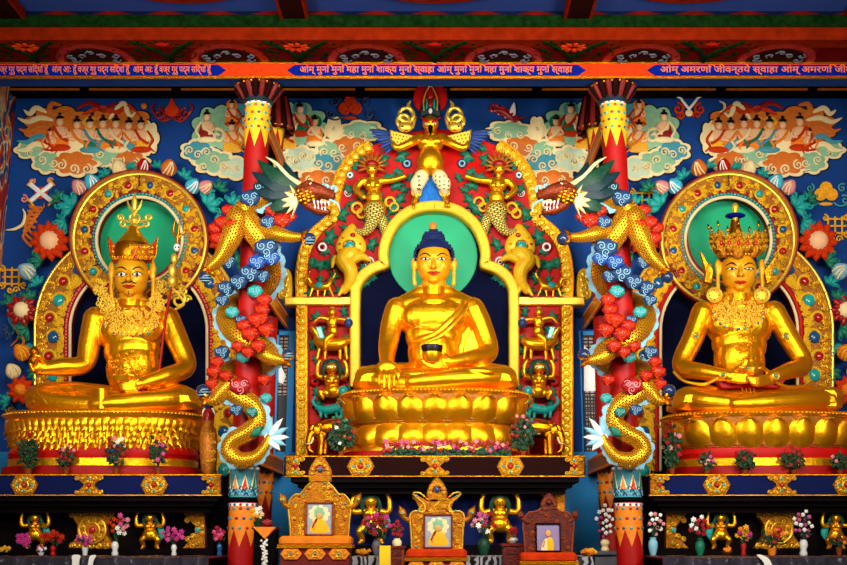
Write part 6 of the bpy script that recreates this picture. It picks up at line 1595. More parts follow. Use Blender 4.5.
def altar(lab, x0, x1, y0, y1, panel_m, orns, steps, xb0, xb1, yr, back_m, Yb=1.15):
    c = fA((x0+x1)/2, y1, 0); t = thing('altar', lab, 'altar', (c.x, 1.4, 0))
    zt = fA(435, y0, 0).z; A = fA(x0, y0, 0).x; B = fA(x1, y0, 0).x; zb = fA(435, y1, 0).z
    b = MB(fA); b.mat('maroon').wbox(A+.03, B-.03, .32, 3.42, zb+.02, zt-.01); b.build('altar_top', t, smooth=False)
    b = MB(fA); b.mat(panel_m).box(x0, x1, y0+.8, y1-.8, -2, 0); fas = b.build('front_panel', t, smooth=False)
    b = MB(fA); b.mat('gold_dark').box(x0-.5, x1+.5, y0-.6, y0+1.2, -2, 1.6, .5).box(x0-.5, x1+.5, y1-1.2, y1+.6, -2, 1.6, .5); b.build('gilt_edging', fas, smooth=False)
    for kind, x in orns:
        b = MB(fA)
        if kind == 'o': octo(b, x, (y0+y1)/2, 14, (y1-y0)/2-.9)
        elif kind == 'h': hourglass(b, x, (y0+y1)/2, 15, (y1-y0)/2-.9)
        else: hourglass(b, x, (y0+y1)/2, 20, (y1-y0)/2-.9, 1 if kind == 'l' else -1)
        b.build('gilt_ornament', fas)
    # stepped cornice underneath, then a recess
    yy = y1+.6
    for k, st in enumerate(steps):
        b = MB(fA); a0, a1 = fA(x0+st[0], yy, 0).x, fA(x1-st[0], yy, 0).x; za, zc = fA(435, yy, 0).z, fA(435, yy+st[1], 0).z
        b.mat('dark_wood').wbox(a0, a1, .34+.14*k, 3.3, zc, za); b.build('cornice_step', t, smooth=False); yy += st[1]
    a0, a1 = fA(xb0, yy, 0).x, fA(xb1, yy, 0).x; zc = fA(435, yy, 0).z
    b = MB(fA); b.mat(back_m).wbox(a0, a1, Yb, 3.2, 0, zc); b.build('recess_back', t, smooth=False)
    zs = fA(435, yr, -38).z
    b = MB(fA); b.mat('dark_wood').wbox(a0-.1, a1+.1, .62, Yb, 0, zs); b.build('recess_ledge', t, smooth=False)
    return t, zs
alc, zsc = altar('central altar with a dark maroon gilded front under the blue-haired figure', 284.5, 585.5, 456, 476.5, 'maroon', [('l', 285.5), ('o', 360.5), ('h', 435), ('o', 510.5), ('r', 584.5)], [(6, 5), (12, 5), (18, 6)], 304, 566, 545, 'altar_blue')
all_, zsl = altar('altar with a navy blue gilded front under the hatted figure', -60, 222, 474.5, 495.5, 'altar_blue', [('h', -41), ('o', 24), ('h', 89), ('o', 154), ('r', 221)], [(5, 5), (10, 5), (15, 6)], -50, 206, 549, 'dark_wood')
# gilded panels in the recesses
fR = Frame(.95)
def recess_panel(par, x, y, rx, ry, half=0, round_=True):
    b = MB(fR); b.mat('carved_gold')
    if half == 0:
        b.prism([(x-rx, y-ry), (x+rx, y-ry), (x+rx*.62, y-ry*.3), (x+rx*.62, y+ry*.3), (x+rx, y+ry), (x-rx, y+ry), (x-rx*.62, y+ry*.3), (x-rx*.62, y-ry*.3)], -8, 1.5, .5)
        b.mat('filigree')
        for k in range(7):
            for s in (-1, 1): b.spiral(x+(k-3)*rx*.28, y+s*ry*.85, 3, 50*k, 1.2, .9, 2, 5, s)
        b.mat('carved_gold').prism(circ(x, y, ry*.74, 28), 0, 3, .6).mat('filigree').torus(x, y, ry*.72, 1.3, 3.4, 30, 6).torus(x, y, ry*.4, .8, 3.4, 20, 6)
        for k in range(9): a = k*2*PI/9; b.spiral(x+ry*.55*math.cos(a), y+ry*.55*math.sin(a), 2.4, k*40, 1.2, .8, 3.6, 5)
        b.mat('ruby').ell((x, y, 3.6), (3.2, 3.2, 2), n=12, m=6)
    else:
        e = x+half*rx
        b.prism([(x, y-ry), (e, y-ry), (e-half*rx*.55, y-ry*.2), (e-half*rx*.55, y+ry*.25), (e, y+ry), (x, y+ry)] if half > 0 else [(e, y-ry), (x, y-ry), (x, y+ry), (e, y+ry), (e-half*rx*.55, y+ry*.25), (e-half*rx*.55, y-ry*.2)], -8, 1.5, .5); b.mat('filigree')
        for k in range(11): b.spiral(x+half*(3.4+((k % 2)*5 if 3 < k < 7 else 4+(k % 3)*5)), y-ry*.86+k*ry*.172, 2.7, 50*k, 1.2, .9, 2, 5)
        b.mat('turquoise').ell((x+half*rx*.3, y, 2), (2.6, 2.6, 1.6), n=10, m=6)
    return b.build('gilt_panel', par)
recess_panel(all_, 92, 530, 24, 18.5); recess_panel(all_, 205, 530, 23, 18.5, -1); recess_panel(all_, -26, 530, 24, 18.5)
recess_panel(alc, 565, 517, 26, 25, -1); recess_panel(alc, 305, 517, 26, 25, 1); recess_panel(alc, 435, 517, 24, 24)
# little gilt figures holding up the altars
def atlas(lab, x, y, h, hair):
    s = h/42.; d = 4; t = thing('kneeling_figure', lab, 'figure', fR(x, y, d))
    b = MB(fR); b.mat('gold')
    b.ell((x, y-34*s, d+3), (5*s, 5*s, 5*s)).ell((x, y-24*s, d), (6.5*s, 6*s, 5*s)).ell((x, y-16*s, d+1), (8*s, 6.5*s, 6.5*s))
    for q in (-1, 1):
        b.tube(cr([(x+q*6*s, y-27*s, d), (x+q*14*s, y-26*s, d+2), (x+q*15*s, y-34*s, d+2), (x+q*13*s, y-41*s, d+1)], 4), [2.6*s, 2.4*s, 2*s, 1.6*s], 8)
        b.tube([(x+q*13*s, y-40*s, d+1), (x+q*16*s, y-42*s, d+3)], [1.8*s, 1.2*s], 6)
        b.tube(cr([(x+q*4*s, y-14*s, d+2), (x+q*9*s, y-10*s, d+4), (x+q*7*s, y-3*s, d+2), (x+q*9*s, y-1*s, d+5)], 4), [4*s, 3.2*s, 2.2*s, 1.8*s], 8)
        b.ell((x+q*2.8*s, y-25*s, d+4), (2.6*s, 2.4*s, 2.2*s))
    bo = b.build('body', t, remesh=.5, iters=2)
    b = MB(fR); b.mat(hair).ell((x, y-37.5*s, d+1.6), (5.4*s, 3*s, 5*s))
    for q in (-1, 1): b.tube(cr([(x+q*4.6*s, y-37*s, d+3), (x+q*7*s, y-31*s, d+3), (x+q*6*s, y-25*s, d+4)], 4), [2*s, 2*s, .6*s], 6)
    b.build('hair', bo)
    b = MB(fR); b.mat('teal').tube(cr([(x+8*s, y-28*s, d-1), (x+13*s, y-18*s, d-2), (x+9*s, y-8*s, d-1)], 4), [2, 3.4, 1], 8, flat=.5); b.build('scarf', t)
    b = MB(fR); b.mat('ink').ell((x-1.9*s, y-34.5*s, d+7.6*s+.6), (.8, .6, .5), n=8, m=5).ell((x+1.9*s, y-34.5*s, d+7.6*s+.6), (.8, .6, .5), n=8, m=5); b.build('face_paint', bo)
    return t
a1 = atlas('small gold figure with raised arms at far left under the left altar', 35, 549, 38, 'green_dark')
a2 = atlas('small gold figure with raised arms under the left altar, beside the magenta bouquet', 150, 549, 38, 'green_dark')
a3 = atlas('gold figure with raised arms under the central altar, above the dark red bouquet', 371, 544, 52, 'green_dark')
# same things on the other side of the axis
alr = mdup(all_, 'altar with a navy blue gilded front under the leafy-crowned figure')
mdup(a1, 'small gold figure with raised arms at far right under the right altar'); mdup(a2, 'small gold figure with raised arms under the right altar, behind the dark red roses')
mdup(a3, 'gold figure with raised arms under the central altar, behind the pink and red bouquet')
for t_ in (alr,):
    pass

# ---------------------------------------------------------------- tables
def zeb(name, c0, c1):
    m, n, b = nodes_of(name, c0, .4); t = add(n, 'TexCoord'); wv = add(n, 'TexWave'); wv.inputs['Scale'].default_value = 3.4; wv.inputs['Distortion'].default_value = 9; wv.inputs['Detail'].default_value = 2; wv.inputs['Detail Scale'].default_value = 1.2
    r = add(n, 'ValToRGB'); n.links.new(t.outputs['Object'], wv.inputs['Vector']); n.links.new(wv.outputs[0], r.inputs[0]); r.color_ramp.elements[0].position = .45; r.color_ramp.elements[1].position = .55
    r.color_ramp.elements[0].color = srgb(c0); r.color_ramp.elements[1].color = srgb(c1); n.links.new(r.outputs[0], b.inputs['Base Color'])
zeb('zebra_cloth', '#1a181c', '#a8a6ac')
ZT = P(435, 556.8, -1.6).z
def table(lab, xa, xb, y0, y1, m, clm):
    t = thing('altar_table', lab, 'table', ((xa+xb)/2, (y0+y1)/2, 0))
    b = MB(Frame(y0)); b.mat('dark_wood').wbox(xa, xb, y0, y1, ZT-.06, ZT-.012); b.build('tabletop', t, smooth=False)
    for x in (xa+.12, xb-.12):
        for y in (y0+.12, y1-.12): b = MB(None); b.mat('dark_wood').wbox(x-.05, x+.05, y-.05, y+.05, 0, ZT-.06); b.build('leg', t, smooth=False)
    # cloth: flat top and a gathered front skirt
    b = MB(Frame(y0)); b.mat(clm); n = int((xb-xa)*22); vs = []; fs = []
    for i in range(n+1):
        x = lerp(xa-.02, xb+.02, i/n); w = .03*math.sin(i*1.1)+.012*math.sin(i*2.9)
        vs += [(x, y1, ZT), (x, y0-.01, ZT), (x, y0-.035, ZT-.02), (x, y0-.05+w, ZT-.5), (x, y0-.05+w*1.3, ZT-1.05), (x, y0-.03+w*1.3, ZT-1.05), (x, y0-.02+w, ZT-.5), (x, y0-.004, ZT-.03), (x, y1, ZT-.012)]
    for i in range(n):
        for k in range(9): fs.append((i*9+k, i*9+9+k, i*9+9+(k+1) % 9, i*9+(k+1) % 9))
    b._add(vs, fs); b._add(vs[:9], [tuple(range(9))]); b._add(vs[-9:], [tuple(range(9))])
    o = b.build('tablecloth'); tag(o, m, 'tablecloth')
    return t
table('long table under the left altar, spread with vases', P(-60, 556, -1.6).x, -3.63, -1.6, .28, 'gathered grey cloth under clear plastic on the table below the left altar', 'plastic')
table('long table under the right altar, spread with vases', 3.63, P(930, 556, -1.6).x, -1.6, .28, 'gathered grey cloth under clear plastic on the table below the right altar', 'plastic')
table('long table under the central altar behind the picture thrones', P(352, 556, -1.4).x, P(592, 556, -1.4).x, -1.4, .28, 'black and white marbled cloth on the central table', 'zebra_cloth')

# ---------------------------------------------------------------- flower vases
VASES = {'slim': [(2.2, 0), (2.6, -.1), (1.8, -.35), (2.8, -.62), (2.4, -.85), (1.5, -.95), (2.2, -1)],
         'jar': [(2.4, 0), (3.6, -.2), (4.6, -.5), (4.2, -.75), (2.6, -.9), (3.4, -1)], 'cup': [(2, 0), (2.2, -.1), (2.6, -.5), (3.4, -1)],
         'pot': [(3, 0), (3.6, -.3), (4.2, -.85), (4.6, -1)], 'bowl': [(2, 0), (4, -.3), (5.4, -.8), (5, -1)]}
def bouquet(lab, f, x, y, vk, vh, vm, hgt, spr, cols, n, br, seed, leaf=8, name='flower_vase', cat='vase of flowers', vs=1., dx=0., tall=False):
    """a vase, its greenery and each bloom; heights in photo units above the base"""
    r = random.Random(seed); t = thing(name, lab, cat, f(x, y, 0))
    b = MB(f); b.mat(vm).lathe(x, [(q*vs, y+h*vh) for q, h in VASES[vk]], 0, 16); b.build('vase', t)
    b = MB(f); top = y-vh
    ys = []
    pts = []
    for i in range(n):
        a = i*2.399+seed; q = math.sqrt((i+.5)/n)
        bx = x+dx+spr*q*math.cos(a); by = y-vh-hgt*(.62 if not tall else .55)+hgt*(.42 if not tall else .5)*q*math.sin(a); bd = spr*.5*q*math.sin(a*1.7)
        pts.append((bx, by, bd))
    b.mat('leaf')
    for bx, by, bd in pts: b.tube(cr([(x, top, 0), (lerp(x, bx, .4), lerp(top, by, .55), bd*.5), (bx, by, bd)], 3), [.35, .3, .25], 5)
    b.build('stems', t)
    b = MB(f); b.mat('leaf')
    for i in range(leaf*2 if leaf > 9 else leaf):
        a = r.uniform(0, 2*PI); q = r.uniform(.3, 1.0); lx = x+dx*.6+spr*q*math.cos(a); ly = y-vh-hgt*.42+hgt*.42*q*math.sin(a); L = r.uniform(3.5, 6)*(1.35 if leaf > 15 else 1); an = r.uniform(0, 360)
        b.dome(rot2([(-L/2, 0), (-L*.15, -L*.22), (L*.3, -L*.16), (L/2, 0), (L*.3, L*.16), (-L*.15, L*.22)], an, lx, ly), r.uniform(-3, 3), .9)
    if leaf: b.build('foliage', t)
    for i, (bx, by, bd) in enumerate(pts):
        b = MB(f); b.mat(cols[i % len(cols)]); R = br*r.uniform(.8, 1.15)
        if R > 2.2:
            for k in range(6):
                b.dome(rot2([(0, 0), (R*.5, -R*.36), (R, -R*.2), (R*1.05, R*.2), (R*.5, R*.36)], k*60+i*20, bx, by), bd+1+.3*(k % 2), R*.35, c=rot2([(R*.6, 0)], k*60+i*20, bx, by)[0])
            b.ell((bx, by, bd+1.4), (R*.4, R*.4, R*.4), n=8, m=6)
        else:
            for k in range(4): b.ell((bx+R*.5*math.cos(k*1.57+i), by+R*.5*math.sin(k*1.57+i), bd+1), (R*.62, R*.62, R*.5), n=7, m=5)
            b.ell((bx, by, bd+1.4), R*.5, n=7, m=5)
        b.build('blossom', t)
    return t
fT = Frame(.05)
yT = 555.2
bq = bouquet
bq('magenta bouquet in a dark cup beside the red star-shaped bouquet, at far left', fT, 24, yT, 'cup', 7, 'dark_wood', 14, 7, ['magenta'], 10, 2.8, 1)
bq('bright red bouquet in a slim red vase on the left table', fT, 53, yT, 'slim', 10, 'flower_red', 13, 11, ['flower_red', 'red_orange'], 12, 3, 2)
bq('tiny white bouquet in front of the far left gold figure', fT, 41, yT, 'cup', 3, 'porcelain', 6, 5, ['flower_white', 'flower_pink'], 6, 1.6, 3, leaf=4)
bq('yellow flowers lying low at the left end of the left table', fT, 4, yT, 'bowl', 3, 'dark_wood', 5, 6, ['flower_yellow'], 8, 2, 4, leaf=4)
bq('pink bouquet in a white cup before the left gilded roundel', fT, 85, yT, 'cup', 8, 'porcelain', 12, 9, ['flower_pink', 'magenta'], 11, 2.2, 5)
bq('tall lilac and orange bouquet in a porcelain vase, right of the left roundel', fT, 115, yT, 'slim', 14, 'porcelain', 26, 10, ['flower_pink', 'flower_white', 'red_orange', 'pink', 'red_orange'], 14, 2.7, 6, vs=1.3, dx=4)
bq('magenta lilies in a blue and white vase by the right end of the left altar', fT, 174, yT, 'slim', 11, 'porcelain', 16, 12, ['magenta', 'flower_pink'], 14, 2.6, 7, dx=-2)
bq('pink bouquet half hidden behind the left dragon column', fT, 219.5, yT, 'slim', 12, 'sapphire', 15, 6, ['flower_pink', 'flower_red'], 10, 2.4, 8, dx=-1)
bq('pale pink sprays in a celadon vase just right of the right dragon column', fT, 653, yT, 'jar', 18, 'pale_blue', 26, 8, ['pink', 'flower_white'], 14, 2.2, 9, dx=3, tall=True)
bq('dark red roses in a green vase by the left end of the right altar', fT, 700, yT, 'jar', 16, 'green', 22, 11, ['flower_red', 'dragon_red', 'flower_white'], 13, 2.7, 10, dx=-1)
bq('yellow and magenta bouquet in a slim red vase on the right table', fT, 743.5, yT, 'slim', 13, 'flower_red', 15, 8, ['flower_yellow', 'orange', 'magenta', 'flower_yellow'], 10, 2.8, 11)
bq('red and green leafy bouquet in an orange pot before the right gilded roundel', fT, 772, yT, 'pot', 7, 'orange', 20, 11, ['flower_red', 'leaf', 'orange'], 9, 2.4, 12, leaf=14)
bq('pink blossom sprays in a porcelain vase right of the right roundel', fT, 803.5, yT, 'slim', 16, 'porcelain', 28, 10, ['flower_pink', 'flower_white'], 18, 2, 13, vs=1.5, tall=True)
bq('dark leafy bouquet in a small pot at the right end of the right table', fT, 839, yT, 'cup', 8, 'brown_wood', 14, 10, ['brown_wood', 'orange'], 7, 2, 14, leaf=14)
bq('small gold offering bowl heaped with fruit, left of the yellow bouquet', fT, 727, yT, 'bowl', 4, 'gold_dark', 3, 3.5, ['orange'], 6, 1.6, 15, leaf=0, name='offering_bowl', cat='bowl')
bq('dark red bouquet in a grey vase between the two gold picture thrones', fT, 376.5, 554.5, 'jar', 15, 'grey', 26, 14, ['dragon_red', 'flower_red', 'magenta'], 18, 3, 16, leaf=16)
bq('small red bouquet in a doll-shaped vase left of the central gold throne', fT, 397, 549, 'jar', 11, 'cream', 16, 6, ['flower_red'], 10, 2, 17, tall=True)
bq('pink and red bouquet in a dark mottled vase right of the central gold throne', fT, 484, 555, 'jar', 18, 'green_dark', 24, 13, ['flower_pink', 'flower_red', 'pink', 'dragon_red', 'flower_white'], 15, 3, 18, vs=1.3)
p = P(605, 551, 1.2); t = thing('pedestal', 'grey stone pedestal under the cream vase before the rear column', 'pedestal', (p.x, 1.2, 0))
b = MB(None); b.mat('grey').wbox(p.x-.22, p.x+.22, .95, 1.45, .1, p.z-.06); b.build('shaft', t, smooth=False)
b = MB(None); b.mat('grey').wbox(p.x-.3, p.x+.3, .88, 1.52, p.z-.06, p.z).wbox(p.x-.3, p.x+.3, .88, 1.52, 0, .1); b.build('slab', t, smooth=False)
bq('white blossom sprays with one magenta bloom in a cream vase before the right rear column', Frame(1.2), 605, 551, 'slim', 12, 'cream', 34, 9, ['flower_white', 'flower_white', 'flower_white', 'white', 'magenta'], 20, 1.9, 19, vs=1.6, tall=True)
# on the altar tops
zl = 474.2; fL = Frame(.48)
bq('large hanging green bouquet at the left end of the feathery throne', fL, 28, zl, 'pot', 6, 'brown_wood', 34, 11, ['flower_red', 'leaf', 'green'], 12, 2.2, 21, leaf=40)
bq('dusky bouquet on the left altar, second from its left end', fL, 66, zl, 'cup', 7, 'brown_wood', 22, 9, ['pink', 'brown_wood', 'dragon_red'], 11, 2.2, 22, leaf=16)
bq('tall bouquet with lilac blooms before the middle of the feathery throne', fL, 116, zl, 'cup', 6, 'brown_wood', 32, 10, ['pink', 'dragon_red', 'slate_blue', 'flower_white'], 14, 2.4, 23, leaf=20)
bq('green bouquet with lilac and orange blooms before the right part of the feathery throne', fL, 158, zl, 'cup', 6, 'brown_wood', 34, 9, ['flower_pink', 'leaf', 'orange'], 12, 2.3, 24, leaf=24)
bq('tall red and green bouquet at the left end of the leafy-crowned figure\'s throne', fL, 672, zl, 'cup', 6, 'brown_wood', 46, 9, ['flower_red', 'pink', 'leaf', 'dragon_red'], 18, 2.5, 25, leaf=34, tall=True)
bq('small bouquet with a pink spray, second from the left on the right altar', fL, 707, zl, 'cup', 4, 'brown_wood', 18, 8, ['pink', 'leaf', 'flower_pink'], 8, 2, 26, leaf=18)
bq('broad dark green bouquet, third from the left on the right altar', fL, 745, zl, 'cup', 4, 'brown_wood', 22, 11, ['dragon_red', 'leaf'], 9, 2, 27, leaf=26)
bq('bouquet with red blooms at its left, fourth from the left on the right altar', fL, 794, zl, 'cup', 4, 'brown_wood', 24, 11, ['flower_red', 'dragon_red', 'leaf'], 11, 2.3, 28, leaf=24, dx=-2)
bq('dark bouquet at the right end of the right altar', fL, 840, zl, 'cup', 4, 'brown_wood', 20, 9, ['dragon_red', 'leaf', 'pink'], 8, 2, 29, leaf=20)
bq('hanging bush of red and white flowers left of the central lotus throne', fL, 341, 455.6, 'cup', 4, 'brown_wood', 36, 13, ['dragon_red', 'leaf', 'flower_white', 'green', 'dragon_red'], 20, 2, 30, leaf=60)
bq('hanging bush of red and pink flowers right of the central lotus throne', fL, 523, 455.6, 'cup', 4, 'brown_wood', 38, 13, ['pink', 'leaf', 'dragon_red', 'green', 'flower_red'], 20, 2, 31, leaf=60)
# long low bed of red flowers before the central throne
t = thing('flower_bed', 'long low bed of red and pink flowers along the front of the central lotus throne', 'flowers', fL(447, 455.6, 0))
b = MB(fL); b.mat('green_dark'); r = random.Random(5)
for i in range(60): b.dome(rot2([(-4, 0), (-1, -2), (3, -1.5), (5, 0), (3, 1.5), (-1, 2)], r.uniform(0, 360), r.uniform(384, 510), r.uniform(449, 454)), r.uniform(0, 4), 1)
b.box(383, 511, 451, 455.8, -3, 1); b.build('foliage', t)
for i in range(90):
    b = MB(fL); x = 384+126*((i*.618) % 1); y = r.uniform(441, 451); R = r.uniform(1.6, 2.5)
    b.mat(('dragon_red', 'flower_red', 'pink', 'dragon_red', 'flower_pink', 'flower_red')[i % 6]); d = r.uniform(0, 5)
    for k in range(4): b.ell((x+R*.55*math.cos(k*1.57+i), y+R*.55*math.sin(k*1.57+i), d), (R*.6, R*.6, R*.5), n=6, m=4)
    b.build('blossom', t)
# tall carved jar closing the left altar
b = MB(fL); b.mat('carved_wood').lathe(208.5, [(5, 474.2), (7, 470), (8.4, 455), (8.8, 440), (7.4, 430), (5, 425), (5.6, 421)], 0, 22); tj = b.build('tall_jar'); tag(tj, 'tall brown carved jar with a blue knob at the right end of the left altar', 'jar')
b = MB(fL); b.mat('filigree')
for k in range(16): b.spiral(208.5+(-6+4*(k % 4))*.8, 434+(k//4)*9, 2.4, k*50, 1.2, .6, 8.4-abs(-6+4*(k % 4))*.35, 5)
b.build('carving_pattern', tj)
b = MB(fL); b.mat('dragon_red').lathe(208.5, [(5.4, 421), (5.8, 414), (3, 409)], 0, 16).mat('white').torus(208.5, 413, 5.8, .8, 0, 14); lid = b.build('lid', tj)
b = MB(fL); b.mat('ball_blue').ell((208.5, 404.5, 0), (5.4, 5, 5.4)); b.mat('pale_blue').tube([(203, 404, 2), (206, 404, 5.4), (211, 404, 5.4), (214, 404, 2)], .5, 5); b.build('knob', lid)

# ---------------------------------------------------------------- three picture thrones
fP = Frame(-2.2)
def picture(lab, f, x0, x1, y0, y1, d, fm, bg, hair, pose):
    b = MB(f); b.mat(fm)
    for (a, c, e, g) in ((x0, x1, y0, y0+1.6), (x0, x1, y1-1.6, y1), (x0, x0+1.6, y0, y1), (x1-1.6, x1, y0, y1)): b.box(a, c, e, g, d, d+2.4, .3)
    o = b.build('framed_portrait'); tag(o, lab, 'framed picture')
    cx = (x0+x1)/2; h = y1-y0; w = x1-x0
    b = MB(f); b.mat(bg).box(x0+1.2, x1-1.2, y0+1.2, y1-1.2, d-.4, d+.8); ph = b.build('photograph', o, smooth=False)
    b = MB(f); D = d+.8
    if pose: b.mat('cream').dome(scal(cx, y0+h*.36, w*.36, h*.26, 9), D, .2).mat('cloud_green').dome(scal(cx, y0+h*.34, w*.2, h*.2, 7), D+.1, .2); b.mat('photo_pale').box(x0+2, x1-2, y1-h*.16, y1-2, D-.2, D+.1)
    b.mat('saffron').dome(cr([(cx-w*.3, y1-h*.1), (cx-w*.24, y0+h*.62), (cx-w*.1, y0+h*.5), (cx+w*.12, y0+h*.5), (cx+w*.27, y0+h*.66), (cx+w*.33, y1-h*.1)], 4, True) if pose else cr([(cx-w*.02, y1-2), (cx-w*.04, y0+h*.55), (cx+w*.1, y0+h*.5), (cx+w*.2, y0+h*.62), (cx+w*.2, y1-2)], 4, True), D+.2, .4)
    if not pose: b.mat('cream').dome(cr([(cx-w*.28, y1-2), (cx-w*.18, y0+h*.62), (cx-w*.02, y0+h*.55), (cx-w*.02, y1-2)], 4, True), D+.1, .3)
    b.mat('skin').tube([(cx-w*.14, y0+h*.62, D+.6), (cx-w*.2, y0+h*.8, D+.7)], .8, 6)
    if pose: b.mat('monk_maroon').tube([(cx-w*.1, y0+h*.52, D+.5), (cx-w*.22, y0+h*.74, D+.5)], 1.1, 6)
    b.mat('skin').ell((cx, y0+h*(.42 if pose else .36), D+.5), (w*.105, h*.085*(1 if pose else 1.3), .7), n=12, m=8)
    if hair: b.mat('grey').ell((cx, y0+h*(.375 if pose else .29), D+.55), (w*.1, h*.04, .6), n=12, m=6)
    b.build('portrait_person', ph)
    return o
def throne(lab, cx, xs, seat_y, back, crest, arms, gm, tm, seatm, wid):
    """seat box to the floor with painted front, carved back, crest and two flaming arm finials"""
    c = fP(cx, seat_y, 0); t = thing('picture_throne', lab, 'throne', (c.x, c.y-.2, 0)); s = fP.s
    A, B = fP(xs[0], seat_y, 16).x, fP(xs[1], seat_y, 16).x; z1 = fP(cx, seat_y+10, 16).z; zs = fP(cx, seat_y, 16).z; y0 = fP.Y-16*s
    b = MB(fP); b.mat(seatm).wbox(A, B, y0-.02, fP.Y+.3, z1, zs, .04); b.mat('gold_dark').wbox(A-.02, B+.02, y0-.03, fP.Y+.31, z1-.03, z1+.02); b.build('seat', t)
    b = MB(fP); b.mat('red_brown').wbox(A+.03, B-.03, y0+.02, fP.Y+.28, .05, z1-.03).wbox(A-.03, B+.03, y0-.04, fP.Y+.32, 0, .1); bs = b.build('base', t, smooth=False)
    b = MB(fP); b.mat('gold_dark')
    w_ = (xs[1]-xs[0])
    for k in range(3):
        x = lerp(xs[0], xs[1], (k+.5)/3 if True else 0); rx = w_/6.6
        b.f = Frame(y0); b.mat('orange' if gm != 'rosewood' else 'carved_wood').prism([(x-rx, seat_y+18), (x-rx*.6, seat_y+12.5), (x+rx*.6, seat_y+12.5), (x+rx, seat_y+18), (x+rx*.6, seat_y+23.5), (x-rx*.6, seat_y+23.5)], -1, .8, .3)
        b.mat('filigree').torus(x, seat_y+18, 3, .5, 1.2, 14)
        for q in range(6): b.spiral(x+rx*.55*math.cos(q*1.05), seat_y+18+3.4*math.sin(q*1.05), 1.5, q*60, 1.2, .4, 1.2, 5)
        b.mat('turquoise').ell((x, seat_y+18, 1.4), 1.2, n=8, m=6)
    b.build('painted_front', bs)
    b = MB(fP); b.mat(gm).prism(back, -3, 2, 1.2); bk = b.build('backrest', t)
    b = MB(fP); b.mat(tm); r = random.Random(int(cx)); xsn = [p[0] for p in back]; ysn = [p[1] for p in back]
    def inside(x, y):
        c = False; n = len(back)
        for i in range(n):
            (x0_, y0_), (x1_, y1_) = back[i], back[(i+1) % n]
            if (y0_ > y) != (y1_ > y) and x < (x1_-x0_)*(y-y0_)/(y1_-y0_)+x0_: c = not c
        return c
    pl = 0
    while pl < 64:
        x, y = r.uniform(min(xsn), max(xsn)), r.uniform(min(ysn), max(ysn))
        if inside(x, y) and inside(x-2.2, y) and inside(x+2.2, y) and inside(x, y-2.2): b.spiral(x, y, r.uniform(1.5, 2.6), r.uniform(0, 360), 1.25, .55, 2.5, 5, r.choice((-1, 1))); pl += 1
    b.tube([(x, y, 2) for x, y in back], .9, 6); b.build('carving_pattern', bk)
    b = MB(fP)
    if gm != 'rosewood':
        for i in range(12):
            x, y = back[int(i*len(back)/12)]; b = MB(fP); b.mat(('turquoise', 'ruby')[i % 2]).ell((lerp(x, cx, .16), lerp(y, sum(ysn)/len(ysn), .12), 2.6), 1.1, n=8, m=6); b.build('gem', bk)
    x, y0_, y1_, w = crest
    b = MB(fP); b.mat(gm).prism(cr([(x-w, y1_), (x-w*1.05, lerp(y1_, y0_, .4)), (x-w*.55, lerp(y1_, y0_, .8)), (x, y0_), (x+w*.55, lerp(y1_, y0_, .8)), (x+w*1.05, lerp(y1_, y0_, .4)), (x+w, y1_)], 4), -1, 3, .8)
    for q in range(8): a = PI*q/7; b.mat(tm).spiral(x+w*.75*math.cos(a), lerp(y1_, y0_, .3)-(y1_-y0_)*.4*math.sin(a), 1.8, q*50, 1.2, .6, 3.6, 5)
    cr_ = b.build('crest', t)
    b = MB(fP); yc = lerp(y1_, y0_, .45)
    b.mat('dragon_red' if gm != 'rosewood' else 'rosewood')
    for q in range(5): b.ell((x+w*.45*math.cos(q*PI/4), yc-w*.45*math.sin(q*PI/4), 3), (1.6, 1.6, 1.4), n=8, m=6)
    b.mat('sapphire' if gm != 'rosewood' else 'rosewood').ell((x, yc, 4), (2.6, 2.6, 2.2), n=12, m=8); b.build('jewel', cr_)
    for sgn, (ax, ay, L, an) in zip((-1, 1), arms):
        b = MB(fP); b.mat(gm).dome(rot2([(-L*.5, 0), (-L*.3, -L*.24), (L*.05, -L*.27), (L*.5, 0), (L*.05, L*.27), (-L*.3, L*.24)], an, ax, ay), 0, 3); b.tube([(ax-sgn*2, ay+L*.36, 1), (ax-sgn*6, ay+L*.55, 1)], [2.2, 2.6], 8)
        b.mat(tm).spiral(ax, ay, 2.4, an, 1.2, .6, 3.2, 5); b.mat('turquoise' if gm != 'rosewood' else 'rosewood').ell((ax, ay+1, 3.2), 1.1, n=8, m=6); b.build('arm_finial', t)
    return t
def backo(cx, hw, yb, ysh, ytop, lob):
    half = cr([(cx-hw*.92, yb), (cx-hw*.96, lerp(yb, ysh, .5)), (cx-hw, ysh), (cx-hw*.8, ysh-lob), (cx-hw*.62, ysh-lob*1.1), (cx-hw*.42, lerp(ysh, ytop, .72)), (cx-hw*.2, ytop)], 4)
    return half+[(2*cx-x, y) for x, y in half[::-1]]
throne('ornate gold throne with a portrait, topped by a red and blue jewel', 319.5, (279, 351), 536, backo(319.5, 31, 540, 504, 480, 9), (320, 455, 482, 11), ((282.5, 499, 15, 115), (358, 499, 15, 65)), 'carved_gold', 'filigree', 'orange', 1)
throne('slim gold throne in the middle of the row with a portrait and winged crest', 437, (406, 467), 549, cr([(412, 552), (411, 530), (410, 516), (415, 511), (424, 512), (424, 504), (413, 494), (420, 493), (430, 500), (437, 484), (444, 500), (454, 493), (461, 494), (450, 504), (450, 512), (459, 511), (464, 516), (463, 530), (462, 552)], 3), (437, 477, 500, 9.5), ((402, 512, 15, 115), (472, 512, 15, 65)), 'carved_gold', 'filigree', 'red_orange', 1)
throne('dark carved rosewood throne holding a portrait', 548.5, (521, 577), 552.5, backo(548.5, 25, 556, 522, 506, 9), (549, 493, 510, 8), ((521, 515, 13, 100), (575, 515, 13, 80)), 'rosewood', 'brown_wood', 'red_orange', 1)
